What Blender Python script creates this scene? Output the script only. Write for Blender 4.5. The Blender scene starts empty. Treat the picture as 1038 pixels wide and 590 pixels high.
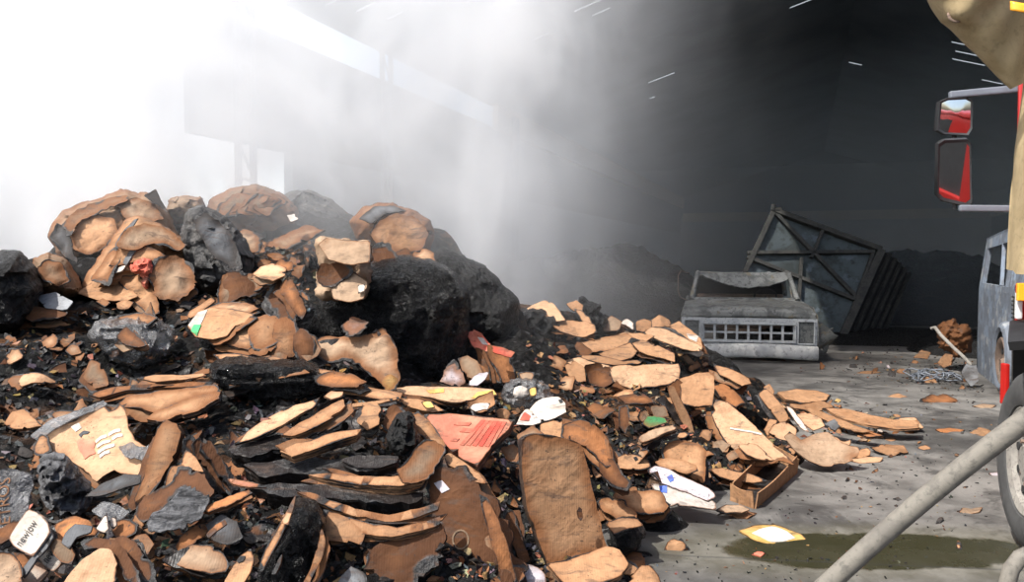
import bpy, bmesh, math, random
import numpy as np
from mathutils import Vector, Matrix, noise as mnoise
from mathutils.geometry import delaunay_2d_cdt
from mathutils.bvhtree import BVHTree

random.seed(11)
SC = bpy.context.scene
COL = SC.collection
FPX, CX, CY = 807.0, 519.0, 295.0
PITCH = math.atan(33 / FPX)
CAM = Vector((0, 0, 1.55))
FWD = Vector((0, math.cos(PITCH), -math.sin(PITCH)))
UPV = Vector((0, math.sin(PITCH), math.cos(PITCH)))
RGT = Vector((1, 0, 0))

# ------------------------------------------------------------------ helpers
def ray(px, py):
    return FWD * FPX + RGT * (px - CX) + UPV * (CY - py)

def at(px, py, Z):
    """the world point seen at a photo pixel, Z metres in front of the camera"""
    return CAM + ray(px, py) * (Z / FPX)

UD = Vector((math.sin(math.radians(20)), math.cos(math.radians(20)), 0))
VD = Vector((UD.y, -UD.x, 0))
def hall(u, v, z):
    """hall axes: u runs down the length of the warehouse, v across it"""
    return UD * u + VD * v + Vector((0, 0, z))

def tag(o, label, cat, group=None, kind=None):
    if label: o['label'] = label
    if cat: o['category'] = cat
    if group: o['group'] = group
    if kind: o['kind'] = kind
    return o

def struct(o, label=None):
    o['kind'] = 'structure'
    if label: o['label'] = label
    return o

def empty(name, loc, rz=0.0):
    o = bpy.data.objects.new(name, None)
    COL.objects.link(o)
    o.matrix_world = Matrix.Translation(Vector(loc)) @ Matrix.Rotation(rz, 4, 'Z')
    return o

def link_mesh(name, verts, faces, mat, parent=None, smooth=False, sharp=None, matrix=None):
    me = bpy.data.meshes.new(name)
    me.from_pydata([tuple(v) for v in verts], [], faces)
    me.update()
    if mat: me.materials.append(mat)
    if smooth:
        me.polygons.foreach_set('use_smooth', [True] * len(me.polygons))
        if sharp: me.set_sharp_from_angle(angle=math.radians(sharp))
    o = bpy.data.objects.new(name, me)
    COL.objects.link(o)
    if matrix is not None: o.matrix_world = matrix
    if parent is not None: o.parent = parent
    return o

class MB:
    """collects shapes of ONE part and links them as one mesh"""
    def __init__(self): self.v, self.f = [], []
    def add(self, vs, fs):
        b = len(self.v)
        self.v += [Vector(v) for v in vs]
        self.f += [tuple(b + i for i in f) for f in fs]
        return self
    def box(self, c, s, rot=None, bev=0.0):
        bm = bmesh.new()
        bmesh.ops.create_cube(bm, size=1)
        for v in bm.verts: v.co = Vector((v.co.x * s[0], v.co.y * s[1], v.co.z * s[2]))
        if bev > 0:
            bmesh.ops.bevel(bm, geom=list(bm.edges), offset=bev, segments=2, affect='EDGES', profile=0.6)
        M = Matrix.Translation(Vector(c))
        if rot is not None: M = M @ rot
        bm.verts.index_update()
        self.add([M @ v.co for v in bm.verts], [[v.index for v in f.verts] for f in bm.faces])
        bm.free()
        return self
    def bar(self, a, b, w, h, up=(0, 0, 1), bev=0.0):
        a, b = Vector(a), Vector(b)
        y = (b - a)
        L = y.length
        y.normalize()
        x = y.cross(Vector(up))
        if x.length < 1e-4: x = y.cross(Vector((1, 0, 0)))
        x.normalize()
        z = x.cross(y)
        R = Matrix((x, y, z)).transposed().to_4x4()
        return self.box((a + b) / 2, (w, L, h), R, bev)
    def tube(self, pts, r, n=10, cap=True):
        pts = [Vector(p) for p in pts]
        rs = r if isinstance(r, (list, tuple)) else [r] * len(pts)
        vs, fs = [], []
        t0 = (pts[1] - pts[0]).normalized()
        x = t0.orthogonal().normalized()
        for i, p in enumerate(pts):
            t = (pts[min(i + 1, len(pts) - 1)] - pts[max(i - 1, 0)]).normalized()
            x = (x - t * x.dot(t)).normalized()
            y = t.cross(x)
            for k in range(n):
                a = 2 * math.pi * k / n
                vs.append(p + (x * math.cos(a) + y * math.sin(a)) * rs[i])
        for i in range(len(pts) - 1):
            for k in range(n):
                k2 = (k + 1) % n
                fs.append((i * n + k, i * n + k2, (i + 1) * n + k2, (i + 1) * n + k))
        if cap:
            fs.append(tuple(range(n))[::-1])
            fs.append(tuple((len(pts) - 1) * n + k for k in range(n)))
        return self.add(vs, fs)
    def lathe(self, prof, M, n=32):
        """prof: (radius, height) pairs spun about local z, placed by M"""
        vs, fs = [], []
        for (r, h) in prof:
            for k in range(n):
                a = 2 * math.pi * k / n
                vs.append(M @ Vector((r * math.cos(a), r * math.sin(a), h)))
        for i in range(len(prof) - 1):
            for k in range(n):
                k2 = (k + 1) % n
                fs.append((i * n + k, i * n + k2, (i + 1) * n + k2, (i + 1) * n + k))
        return self.add(vs, fs)
    def grid(self, fn, nu, nv):
        vs = [fn(i / nu, j / nv) for i in range(nu + 1) for j in range(nv + 1)]
        w = nv + 1
        fs = [(i * w + j, (i + 1) * w + j, (i + 1) * w + j + 1, i * w + j + 1) for i in range(nu) for j in range(nv)]
        return self.add(vs, fs)
    def shell(self, fn, nu, nv, off):
        """a grid surface with thickness: off is a vector or scalar along the grid normal"""
        g = [[Vector(fn(i / nu, j / nv)) for j in range(nv + 1)] for i in range(nu + 1)]
        nrm = [[None] * (nv + 1) for _ in range(nu + 1)]
        for i in range(nu + 1):
            for j in range(nv + 1):
                a = g[min(i + 1, nu)][j] - g[max(i - 1, 0)][j]
                b = g[i][min(j + 1, nv)] - g[i][max(j - 1, 0)]
                nrm[i][j] = a.cross(b).normalized()
        w = nv + 1
        top = [g[i][j] for i in range(nu + 1) for j in range(w)]
        bot = [g[i][j] + nrm[i][j] * off for i in range(nu + 1) for j in range(w)]
        N = len(top)
        fs = []
        for i in range(nu):
            for j in range(nv):
                q = (i * w + j, (i + 1) * w + j, (i + 1) * w + j + 1, i * w + j + 1)
                fs.append(q[::-1]); fs.append(tuple(N + k for k in q))
        rim = [i * w for i in range(nu + 1)] + [nu * w + j for j in range(1, w)] + [i * w + nv for i in range(nu - 1, -1, -1)] + [j for j in range(nv - 1, 0, -1)]
        for a, b in zip(rim, rim[1:] + rim[:1]):
            fs.append((a, b, N + b, N + a))
        return self.add(top + bot, fs)
    def holed(self, xs, ys, holes, place, t):
        """a plate in a local x/y frame with rectangular holes cut right through it; place(x, y, d) -> point"""
        X = sorted(set(xs + [h[0] for h in holes] + [h[2] for h in holes]))
        Y = sorted(set(ys + [h[1] for h in holes] + [h[3] for h in holes]))
        def solid(i, j):
            if i < 0 or j < 0 or i >= len(X) - 1 or j >= len(Y) - 1: return False
            cx, cy = (X[i] + X[i + 1]) / 2, (Y[j] + Y[j + 1]) / 2
            return not any(h[0] < cx < h[2] and h[1] < cy < h[3] for h in holes)
        idx = {}
        vs, fs = [], []
        def vid(i, j, d):
            k = (i, j, d)
            if k not in idx:
                idx[k] = len(vs)
                vs.append(place(X[i], Y[j], d * t))
            return idx[k]
        for i in range(len(X) - 1):
            for j in range(len(Y) - 1):
                if not solid(i, j): continue
                for d in (0, 1):
                    q = [vid(i, j, d), vid(i + 1, j, d), vid(i + 1, j + 1, d), vid(i, j + 1, d)]
                    fs.append(q if d == 0 else q[::-1])
                for (di, dj, a, b) in ((-1, 0, (i, j), (i, j + 1)), (1, 0, (i + 1, j), (i + 1, j + 1)), (0, -1, (i, j), (i + 1, j)), (0, 1, (i, j + 1), (i + 1, j + 1))):
                    if not solid(i + di, j + dj):
                        fs.append([vid(*a, 0), vid(*b, 0), vid(*b, 1), vid(*a, 1)])
        return self.add(vs, fs)
    def build(self, name, mat, parent=None, smooth=False, sharp=None):
        return link_mesh(name, self.v, self.f, mat, parent, smooth, sharp)

def nz(p, s, off=0.0):
    return mnoise.noise(Vector((p[0] * s + off, p[1] * s - off, p[2] * s + 2 * off)))
def fbm(p, s, off=0.0, o=4):
    return mnoise.fractal(Vector((p[0] * s + off, p[1] * s - off, p[2] * s + 2 * off)), 0.9, 2.1, o)

# ------------------------------------------------------------------ materials
class NT:
    def __init__(self, name):
        self.m = bpy.data.materials.new(name)
        self.m.use_nodes = True
        self.t = self.m.node_tree
        self.t.nodes.clear()
        self.out = self.t.nodes.new('ShaderNodeOutputMaterial')
    def n(self, kind, **kw):
        nd = self.t.nodes.new('ShaderNode' + kind)
        for k, v in kw.items(): setattr(nd, k, v)
        return nd
    def put(self, sock, v):
        if v is None: return
        if isinstance(v, bpy.types.NodeSocket): self.t.links.new(v, sock)
        else: sock.default_value = v
    def math(self, op, a, b=None, c=None, clamp=False):
        nd = self.n('Math', operation=op, use_clamp=clamp)
        self.put(nd.inputs[0], a); self.put(nd.inputs[1], b); self.put(nd.inputs[2], c)
        return nd.outputs[0]
    def mix(self, f, a, b, blend='MIX'):
        nd = self.n('Mix', data_type='RGBA', blend_type=blend)
        self.put(nd.inputs[0], f)
        for s, v in ((nd.inputs[6], a), (nd.inputs[7], b)):
            self.put(s, (*v, 1) if isinstance(v, tuple) and len(v) == 3 else v)
        return nd.outputs[2]
    def ramp(self, v, a, b, lo=0.0, hi=1.0, smooth=True):
        nd = self.n('MapRange', interpolation_type='SMOOTHSTEP' if smooth else 'LINEAR')
        for i, x in enumerate((v, a, b, lo, hi)): self.put(nd.inputs[i], x)
        return nd.outputs[0]
    def noise(self, vec, scale, detail=4, rough=0.55, dist=0.0):
        nd = self.n('TexNoise')
        self.put(nd.inputs['Vector'], vec)
        nd.inputs['Scale'].default_value = scale
        nd.inputs['Detail'].default_value = detail
        nd.inputs['Roughness'].default_value = rough
        nd.inputs['Distortion'].default_value = dist
        return nd
    def voro(self, vec, scale, feature='F1'):
        nd = self.n('TexVoronoi', feature=feature)
        self.put(nd.inputs['Vector'], vec)
        nd.inputs['Scale'].default_value = scale
        return nd
    def coord(self, kind='Object', scale=None, shift=False):
        v = self.n('TexCoord').outputs[kind]
        if shift:
            oi = self.n('ObjectInfo').outputs['Random']
            m = self.n('VectorMath', operation='ADD')
            self.put(m.inputs[0], v)
            self.put(m.inputs[1], self.math('MULTIPLY', oi, 37.0))
            v = m.outputs[0]
        if scale:
            m = self.n('Mapping')
            self.put(m.inputs['Vector'], v)
            m.inputs['Scale'].default_value = scale
            v = m.outputs[0]
        return v
    def attr(self, name, typ='GEOMETRY'):
        return self.n('Attribute', attribute_name=name, attribute_type=typ)
    def bump(self, h, strength=0.3, dist=0.02, normal=None):
        nd = self.n('Bump')
        nd.inputs['Strength'].default_value = strength
        nd.inputs['Distance'].default_value = dist
        self.put(nd.inputs['Height'], h)
        if normal is not None: self.put(nd.inputs['Normal'], normal)
        return nd.outputs[0]
    def surf(self, col, rough=0.8, normal=None, metal=0.0, spec=None, alpha=None, trans=None):
        p = self.n('BsdfPrincipled')
        self.put(p.inputs['Base Color'], (*col, 1) if isinstance(col, tuple) and len(col) == 3 else col)
        self.put(p.inputs['Roughness'], rough)
        self.put(p.inputs['Metallic'], metal)
        if spec is not None: self.put(p.inputs['Specular IOR Level'], spec)
        if alpha is not None: self.put(p.inputs['Alpha'], alpha)
        if trans is not None: self.put(p.inputs['Transmission Weight'], trans)
        if normal is not None: self.put(p.inputs['Normal'], normal)
        self.t.links.new(p.outputs[0], self.out.inputs['Surface'])
        return self.m

CHAR = (0.010, 0.0095, 0.0095)
def card_mat(name, ca, cb, scorch=(0.135, 0.052, 0.018), speck=0.62, rough=0.82):
    """cardboard: mottled board, scorched towards burnt edges (mesh attribute 'edge'), object values 'burn' and 'tone'"""
    k = NT(name)
    co = k.coord(shift=True)
    n1 = k.noise(co, 5, 4).outputs[0]
    n2 = k.noise(co, 28, 5, 0.65).outputs[0]
    n3 = k.noise(co, 11, 6, 0.6, 0.4).outputs[0]
    base = k.mix(k.ramp(n1, 0.3, 0.7), ca, cb)
    base = k.mix(k.math('MULTIPLY', k.ramp(n2, 0.38, 0.72), 0.5), base, tuple(c * 0.5 for c in ca))
    base = k.mix(k.math('MULTIPLY', k.ramp(k.noise(k.coord(shift=True, scale=(3, 55, 3)), 1.0, 5, 0.6, 0.3).outputs[0], 0.54, 0.68), 0.2), base, tuple(c * 0.6 for c in ca))
    tone = k.attr('tone', 'OBJECT').outputs['Fac']
    bright = k.n('HueSaturation')
    k.put(bright.inputs['Color'], base); k.put(bright.inputs['Value'], tone)
    base = bright.outputs[0]
    # cut edges show the stacked plies
    side = k.attr('side').outputs['Fac']
    ply = k.noise(k.coord(shift=True, scale=(9, 9, 160)), 1.0, 2).outputs[0]
    burn = k.attr('burn', 'OBJECT').outputs['Fac']
    edge = k.attr('edge').outputs['Fac']
    # warm scorch patches away from the edge, growing with how burnt the piece is
    big = k.noise(co, 3.2, 5, 0.6, 0.3).outputs[0]
    patch = k.ramp(k.math('ADD', big, k.math('ADD', k.math('MULTIPLY', burn, 2.2), k.math('MULTIPLY', k.math('SUBTRACT', k.n('ObjectInfo').outputs['Random'], 0.5), 0.16))), 0.56, 0.80)
    base = k.mix(k.math('MULTIPLY', patch, 0.75), base, scorch)
    low = k.noise(co, 4.3, 2, 0.5).outputs[0]
    wob = k.math('ADD', k.math('SUBTRACT', n3, 0.5), k.math('MULTIPLY', k.math('SUBTRACT', low, 0.46), 3.2))
    e = k.math('ADD', edge, k.math('MULTIPLY', wob, k.math('MULTIPLY', burn, 2.0)))
    b0 = k.math('ADD', burn, 0.0015)
    m1 = k.math('MAXIMUM', k.ramp(e, k.math('MULTIPLY', b0, 0.35), k.math('MULTIPLY', b0, 1.5), 1, 0), k.math('MULTIPLY', k.ramp(e, k.math('MULTIPLY', b0, 0.5), k.math('MULTIPLY', b0, 4.5), 1, 0), k.ramp(burn, 0.003, 0.012)))
    m2 = k.ramp(e, k.math('MULTIPLY', b0, 0.05), k.math('MULTIPLY', b0, 0.62), 1, 0)
    col = k.mix(k.math('MULTIPLY', m1, 0.9), base, scorch)
    plyc = k.mix(k.ramp(ply, 0.42, 0.6), tuple(c * 0.7 for c in ca), (0.03, 0.018, 0.012))
    plyc = k.mix(k.math('MULTIPLY', k.ramp(burn, 0.006, 0.014), 0.88), plyc, CHAR)
    col = k.mix(k.math('MULTIPLY', side, 0.9), col, plyc)
    black = k.mix(k.ramp(n2, 0.5, 0.72), CHAR, (0.05, 0.05, 0.052))
    col = k.mix(m2, col, black)
    sp = k.math('MULTIPLY', k.ramp(k.noise(co, 75, 3, 0.6).outputs[0], speck, speck + 0.04), k.ramp(k.noise(co, 7, 3).outputs[0], 0.48, 0.62))
    col = k.mix(k.math('MULTIPLY', sp, 0.8), col, (0.03, 0.022, 0.018))
    # soot smears
    sm = k.ramp(k.noise(k.coord(shift=True, scale=(4, 13, 4)), 1.0, 7, 0.72, 0.8).outputs[0], 0.52, 0.68)
    col = k.mix(k.math('MULTIPLY', sm, 0.72), col, (0.06, 0.04, 0.03))
    # faint flute lines pressed through the liner
    fl = k.n('TexWave', wave_type='BANDS', bands_direction='X')
    k.put(fl.inputs['Vector'], co); fl.inputs['Scale'].default_value = 30; fl.inputs['Distortion'].default_value = 0.6
    h = k.math('ADD', k.math('MULTIPLY', n3, 1.3), k.math('MULTIPLY', fl.outputs[0], 0.05))
    h = k.math('ADD', h, k.math('MULTIPLY', k.math('ABSOLUTE', k.math('SUBTRACT', k.noise(co, 6.5, 3, 0.55, 0.5).outputs[0], 0.5)), -3.0))
    h = k.math('ADD', h, k.math('MULTIPLY', k.math('MULTIPLY', m2, n2), 1.5))
    return k.surf(col, k.ramp(m2, 0, 1, rough, 0.5), k.bump(h, 0.38, 0.02), spec=0.22)

def char_mat(name, lo, hi, rough=(0.28, 0.65), stretch=(9, 9, 9), amount=(0.55, 0.72), bstr=0.9):
    k = NT(name)
    co = k.coord(shift=True)
    n1 = k.noise(k.coord(shift=True, scale=stretch), 1.0, 8, 0.65, 0.6).outputs[0]
    n2 = k.noise(co, 42, 5, 0.7).outputs[0]
    v = k.voro(co, 26).outputs['Distance']
    col = k.mix(k.ramp(k.math('ADD', k.math('MULTIPLY', n1, 0.7), k.math('MULTIPLY', n2, 0.3)), amount[0], amount[1]), lo, hi)
    h = k.math('ADD', k.math('MULTIPLY', n1, 1.6), k.math('ADD', k.math('MULTIPLY', n2, 0.35), k.math('MULTIPLY', v, 0.35)))
    return k.surf(col, k.ramp(n2, 0.35, 0.65, rough[0], rough[1]), k.bump(h, bstr, 0.05), spec=0.32)

def flat_mat(name, col, rough=0.7, var=0.25, metal=0.0, scale=14, bstr=0.15, col2=None, spec=None):
    k = NT(name)
    co = k.coord(shift=True)
    n1 = k.noise(co, scale, 5, 0.6).outputs[0]
    c2 = col2 if col2 else tuple(c * (1 - var * 2) for c in col)
    c = k.mix(k.ramp(n1, 0.35, 0.7), col, c2)
    return k.surf(c, rough, k.bump(n1, bstr, 0.01), metal, spec)

M = {}
M['card'] = card_mat('kraft_cardboard', (0.34, 0.190, 0.100), (0.275, 0.145, 0.072))
M['pale'] = card_mat('pale_cardboard', (0.42, 0.268, 0.160), (0.36, 0.215, 0.122))
M['brown'] = card_mat('scorched_cardboard', (0.19, 0.078, 0.029), (0.12, 0.048, 0.018), scorch=(0.06, 0.024, 0.010))
M['tan'] = card_mat('dusty_cardboard', (0.26, 0.182, 0.120), (0.21, 0.140, 0.088))
M['white'] = card_mat('white_printed_board', (0.41, 0.38, 0.345), (0.36, 0.31, 0.26))
M['red'] = card_mat('red_printed_board', (0.36, 0.045, 0.03), (0.30, 0.12, 0.075))
M['redpale'] = card_mat('red_striped_board', (0.40, 0.20, 0.125), (0.38, 0.10, 0.065))
M['yellow'] = card_mat('yellow_paper', (0.46, 0.30, 0.07), (0.42, 0.27, 0.10))
M['greyboard'] = card_mat('dark_grey_board', (0.085, 0.088, 0.092), (0.05, 0.05, 0.052), scorch=(0.03, 0.025, 0.022))
M['lilac'] = card_mat('lilac_white_paper', (0.48, 0.44, 0.455), (0.40, 0.37, 0.41), speck=0.56)
M['black'] = card_mat('burnt_black_board', (0.016, 0.0135, 0.012), (0.008, 0.0075, 0.007), scorch=(0.012, 0.009, 0.008), rough=0.42)
M['green'] = card_mat('green_sheet', (0.025, 0.16, 0.055), (0.02, 0.10, 0.04))
M['blueink'] = card_mat('blue_print', (0.05, 0.10, 0.45), (0.12, 0.18, 0.5))
M['ink'] = card_mat('black_ink', (0.02, 0.02, 0.02), (0.03, 0.03, 0.03))
M['brownink'] = card_mat('brown_ink', (0.20, 0.10, 0.055), (0.16, 0.08, 0.04))
M['char'] = char_mat('char_black', (0.004, 0.004, 0.004), (0.018, 0.018, 0.0185), rough=(0.35, 0.75))
M['charfilm'] = char_mat('melted_black_film', (0.003, 0.003, 0.003), (0.009, 0.009, 0.0095), rough=(0.1, 0.38), stretch=(5, 13, 30), bstr=1.0)
M['ash'] = char_mat('grey_ash', (0.02, 0.02, 0.021), (0.15, 0.15, 0.155), rough=(0.45, 0.8), stretch=(8, 22, 8), amount=(0.40, 0.62))
M['darkgrey'] = char_mat('smoked_grey_bale', (0.035, 0.035, 0.036), (0.15, 0.14, 0.13), rough=(0.5, 0.85), stretch=(5, 5, 18), amount=(0.4, 0.7))

def film_mat(name, col, alpha):
    k = NT(name)
    co = k.coord(shift=True)
    n1 = k.noise(co, 7, 6, 0.65, 0.8).outputs[0]
    n2 = k.noise(co, 22, 5, 0.6).outputs[0]
    c = k.mix(k.ramp(n1, 0.35, 0.7), col, tuple(q * 0.3 for q in col))
    a = k.ramp(n2, 0.3, 0.7, alpha, min(1, alpha + .25))
    return k.surf(c, 0.22, k.bump(k.math('ADD', n1, k.math('MULTIPLY', n2, .4)), 0.9, 0.05), spec=0.6, alpha=a)
M['film'] = film_mat('grey_plastic_film', (0.17, 0.17, 0.172), 0.5)
M['darkfilm'] = film_mat('dark_plastic_film', (0.075, 0.075, 0.08), 0.75)
# ------------------------------------------------------------------ the place: floor, hall, sky
def floor_material():
    k = NT('wet_concrete_floor')
    co = k.coord('Object')
    a = k.noise(co, 0.55, 6, 0.6, 0.4).outputs[0]
    b = k.noise(co, 3.1, 6, 0.65).outputs[0]
    c = k.noise(co, 21, 8, 0.78).outputs[0]
    col = k.mix(k.ramp(k.math('ADD', k.math('MULTIPLY', a, 0.6), k.math('MULTIPLY', b, 0.4)), 0.38, 0.64), (0.05, 0.048, 0.045), (0.165, 0.157, 0.145))
    col = k.mix(k.math('MULTIPLY', k.ramp(c, 0.5, 0.75), 0.55), col, (0.035, 0.032, 0.03))
    # soot tracked over it
    soot = k.ramp(k.noise(co, 1.7, 8, 0.74, 0.8).outputs[0], 0.49, 0.60)
    col = k.mix(k.math('MULTIPLY', soot, 0.72), col, (0.03, 0.028, 0.027))
    # a shallow, muddy, olive-brown puddle in front of the fire truck, and damp around it
    sep = k.n('SeparateXYZ'); k.put(sep.inputs[0], co)
    dx = k.math('DIVIDE', k.math('SUBTRACT', sep.outputs[0], 1.93), 0.86)
    dy = k.math('DIVIDE', k.math('SUBTRACT', sep.outputs[1], 4.17), 0.27)
    r2 = k.math('ADD', k.math('MULTIPLY', dx, dx), k.math('MULTIPLY', dy, dy))
    r2 = k.math('ADD', r2, k.math('MULTIPLY', k.math('SUBTRACT', b, 0.5), 1.5))
    wet = k.ramp(r2, 0.9, 1.15, 1, 0)
    damp = k.ramp(r2, 0.8, 3.6, 1, 0)
    col = k.mix(k.math('MULTIPLY', damp, 0.4), col, (0.075, 0.068, 0.035))
    col = k.mix(k.math('MULTIPLY', wet, 0.9), col, (0.022, 0.021, 0.009))
    # slab joints
    sx = k.math('ABSOLUTE', k.math('SUBTRACT', sep.outputs[1], k.math('ADD', 4.2, k.math('MULTIPLY', sep.outputs[0], -0.12))))
    joint = k.ramp(k.math('ADD', sx, k.math('MULTIPLY', c, 0.02)), 0.012, 0.026, 1, 0)
    col = k.mix(k.math('MULTIPLY', joint, 0.6), col, (0.03, 0.03, 0.028))
    h = k.math('ADD', k.math('MULTIPLY', b, 0.5), k.math('MULTIPLY', c, 0.35))
    h = k.math('MULTIPLY', h, k.math('SUBTRACT', 1.0, wet))
    rough = k.math('SUBTRACT', k.ramp(b, 0.3, 0.7, 0.5, 0.8), k.math('MULTIPLY', wet, 0.42))
    return k.surf(col, rough, k.bump(h, 0.35, 0.02), spec=0.4)

mb = MB()
mb.grid(lambda s, t: (-34 + 78 * s, -30 + 120 * t, 0), 26, 40)
floor = struct(mb.build('floor', floor_material()))

M['steel_dark'] = flat_mat('sooty_cladding', (0.09, 0.10, 0.11), 0.85, 0.15, scale=0.7)
M['roof_dark'] = flat_mat('sooty_roof_sheet', (0.22, 0.255, 0.285), 0.9, 0.1, scale=0.5)
M['concrete'] = flat_mat('smoked_concrete_beam', (0.85, 0.74, 0.60), 0.85, 0.03, scale=2)
M['backwall'] = flat_mat('smoked_block_wall', (0.62, 0.66, 0.68), 0.9, 0.1, scale=0.6)
M['lattice'] = flat_mat('grey_lattice_steel', (0.20, 0.21, 0.22), 0.6, 0.1)

VL, VR, VRIDGE, UEND = -9.5, 13.0, 1.5, 67.0
EAVE, RIDGE = 6.5, 9.9
# left wall: cladding hung between open ground level and the open clerestory
mb = MB()
mb.holed([10.6, UEND], [3.62, 5.82], [], lambda x, y, d: hall(x, VL - d, y), 0.12)
struct(mb.build('wall_left', M['steel_dark']))
mb = MB()
mb.holed([13.4, UEND], [0.0, 3.62], [], lambda x, y, d: hall(x, VL - d, y), 0.2)
struct(mb.build('wall_left_lower', M['roof_dark']))
mb = MB()
mb.holed([VL, VR], [0.0, 4.9], [], lambda x, y, d: hall(UEND + d, x, y), 0.3)
struct(mb.build('wall_back', M['backwall']))
mb = MB()
mb.holed([VL, VR], [4.9, 12.5], [], lambda x, y, d: hall(UEND + d, x, y), 0.3)
struct(mb.build('wall_back_upper', M['roof_dark']))
mb = MB()
mb.holed([6.0, UEND], [0.0, EAVE], [], lambda x, y, d: hall(x, VR + d, y), 0.2)
struct(mb.build('wall_right', M['steel_dark']))
mb = MB()
mb.holed([VL + 0.2, VR], [4.55, 5.25], [], lambda x, y, d: hall(UEND - 0.05 - d, x, y), 0.35)
struct(mb.build('trim_1', M['concrete']))
mb = MB()
mb.holed([24.0, UEND - 0.1], [5.7, 6.5], [], lambda x, y, d: hall(x, VL + 0.1 + d, y), 0.2)
struct(mb.build('trim_2', M['concrete']))
# the short stretch of the same beam that shows behind the mirrors, on the far right wall
mb = MB()
mb.holed([26.0, UEND - 0.6], [4.55, 5.25], [], lambda x, y, d: hall(x, VR - 0.02 - d, y), 0.2)
struct(mb.build('trim_3', M['concrete']))

# gable roof, burnt through in thin slits
def slope_z(v): return EAVE + (RIDGE - EAVE) * (1 - abs(v - VRIDGE) / (VRIDGE - VL))
def on_slope(px, py, left):
    d = ray(px, py)
    s = (RIDGE - EAVE) / (VRIDGE - VL) * (1 if left else -1)
    # z = RIDGE + s*(v - VRIDGE)
    dv, cv = d.dot(VD), CAM.dot(VD)
    t = (RIDGE + s * (cv - VRIDGE) - CAM.z) / (d.z - s * dv)
    p = CAM + d * t
    return p.dot(UD), p.dot(VD)
slits = [((362, 13), (380, 1), 1), ((392, 21), (408, 11), 1), ((494, 9), (507, 2), 1), ((505, 22), (521, 14), 1), ((579, 9), (613, 2), 1),
         ((598, 14), (620, 10), 1), ((540, 41), (556, 33), 1), ((656, 84), (684, 74), 1), ((800, 4), (829, 1), 1), ((860, 64), (874, 65), 0),
         ((964, 43), (985, 46), 0), ((968, 52), (996, 57), 0), ((965, 60), (999, 66), 0), ((996, 80), (1016, 86), 0), ((330, 6), (340, 0), 1), ((658, 100), (664, 98), 1)]
def roof_slope(name, va, vb, ustart, left):
    holes = []
    for a, b, l in slits:
        if bool(l) != left: continue
        (u1, v1), (u2, v2) = on_slope(*a, left), on_slope(*b, left)
        um = (u1 + u2) / 2
        v1, v2 = min(v1, v2), max(v1, v2)
        w = 0.0021 * um
        if v2 - v1 < 0.2: v2 = v1 + 0.2
        holes.append((um - w, max(v1, va + .05), um + w, min(v2, vb - .05)))
    holes = [h for h in holes if h[0] > ustart and h[3] > h[1]]
    mb = MB()
    mb.holed([ustart, UEND], [va, vb], holes, lambda x, y, d: hall(x, y, slope_z(y) + d), 0.06)
    struct(mb.build(name, M['roof_dark']))
roof_slope('ceiling', VL - 0.05, VRIDGE, 13.2, True)
roof_slope('ceiling.001', VRIDGE, VR + 0.2, 9.1, False)
mb = MB()
mb.holed([9.1, 13.2], [-2.7, VRIDGE], [], lambda x, y, d: hall(x, y, slope_z(y) + d), 0.06)  # unseen front roof strip, edges set to shade the pickup and spare the smoke
struct(mb.build('ceiling.002', M['roof_dark']))

# lattice columns under the left eave
def lattice_column(u, label):
    t = empty('lattice_column', hall(u, VL + 0.35, 0))
    tag(t, label, 'column', 'lattice columns along the open side of the hall')
    t.rotation_euler.z = -math.radians(20)
    w = 0.2
    for sx in (-1, 1):
        m = MB(); m.box((0, sx * w, 3.15), (0.10, 0.09, 6.3), bev=0.01); m.build('chord', M['lattice'], t)
    m = MB()
    for k in range(9):
        z0 = 0.25 + k * 0.68
        a, b = (-w, w) if k % 2 else (w, -w)
        m.bar((0, a, z0), (0, b, z0 + 0.6), 0.04, 0.04)
        m.bar((0, -w, z0 - 0.04), (0, w, z0 - 0.04), 0.04, 0.05)
    m.build('lacing', M['lattice'], t)
    return t
lattice_column(11.55, 'pale lattice steel column rising from the bales against the sky gap')
lattice_column(16.6, 'hazier lattice steel column half lost in smoke, by the bright roof gap')
lattice_column(25.5, 'far lattice steel column hidden deep in the smoke by the left wall')

# ------------------------------------------------------------------ light
SUN_D = Vector((0.46, 0.36, -0.81)).normalized()
sl = bpy.data.lights.new('sun', 'SUN')
sl.energy = 7.4
sl.angle = math.radians(0.6)
sl.color = (1.0, 0.965, 0.91)
so = bpy.data.objects.new('sun', sl)
COL.objects.link(so)
so.rotation_euler = SUN_D.to_track_quat('-Z', 'Y').to_euler()
so.location = (-8, -8, 14)

w = bpy.data.worlds.new('sky')
SC.world = w
w.use_nodes = True
nt = w.node_tree
nt.nodes.clear()
wo = nt.nodes.new('ShaderNodeOutputWorld')
bg = nt.nodes.new('ShaderNodeBackground')
sky = nt.nodes.new('ShaderNodeTexSky')
sky.sky_type = 'NISHITA'
sky.sun_disc = False
sky.sun_elevation = math.asin(-SUN_D.z)
sky.sun_rotation = math.atan2(-SUN_D.x, -SUN_D.y)
sky.air_density = 1.0
sky.dust_density = 3.2
sky.ozone_density = 1.0
bg.inputs['Strength'].default_value = 0.215
nt.links.new(sky.outputs[0], bg.inputs[0])
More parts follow.
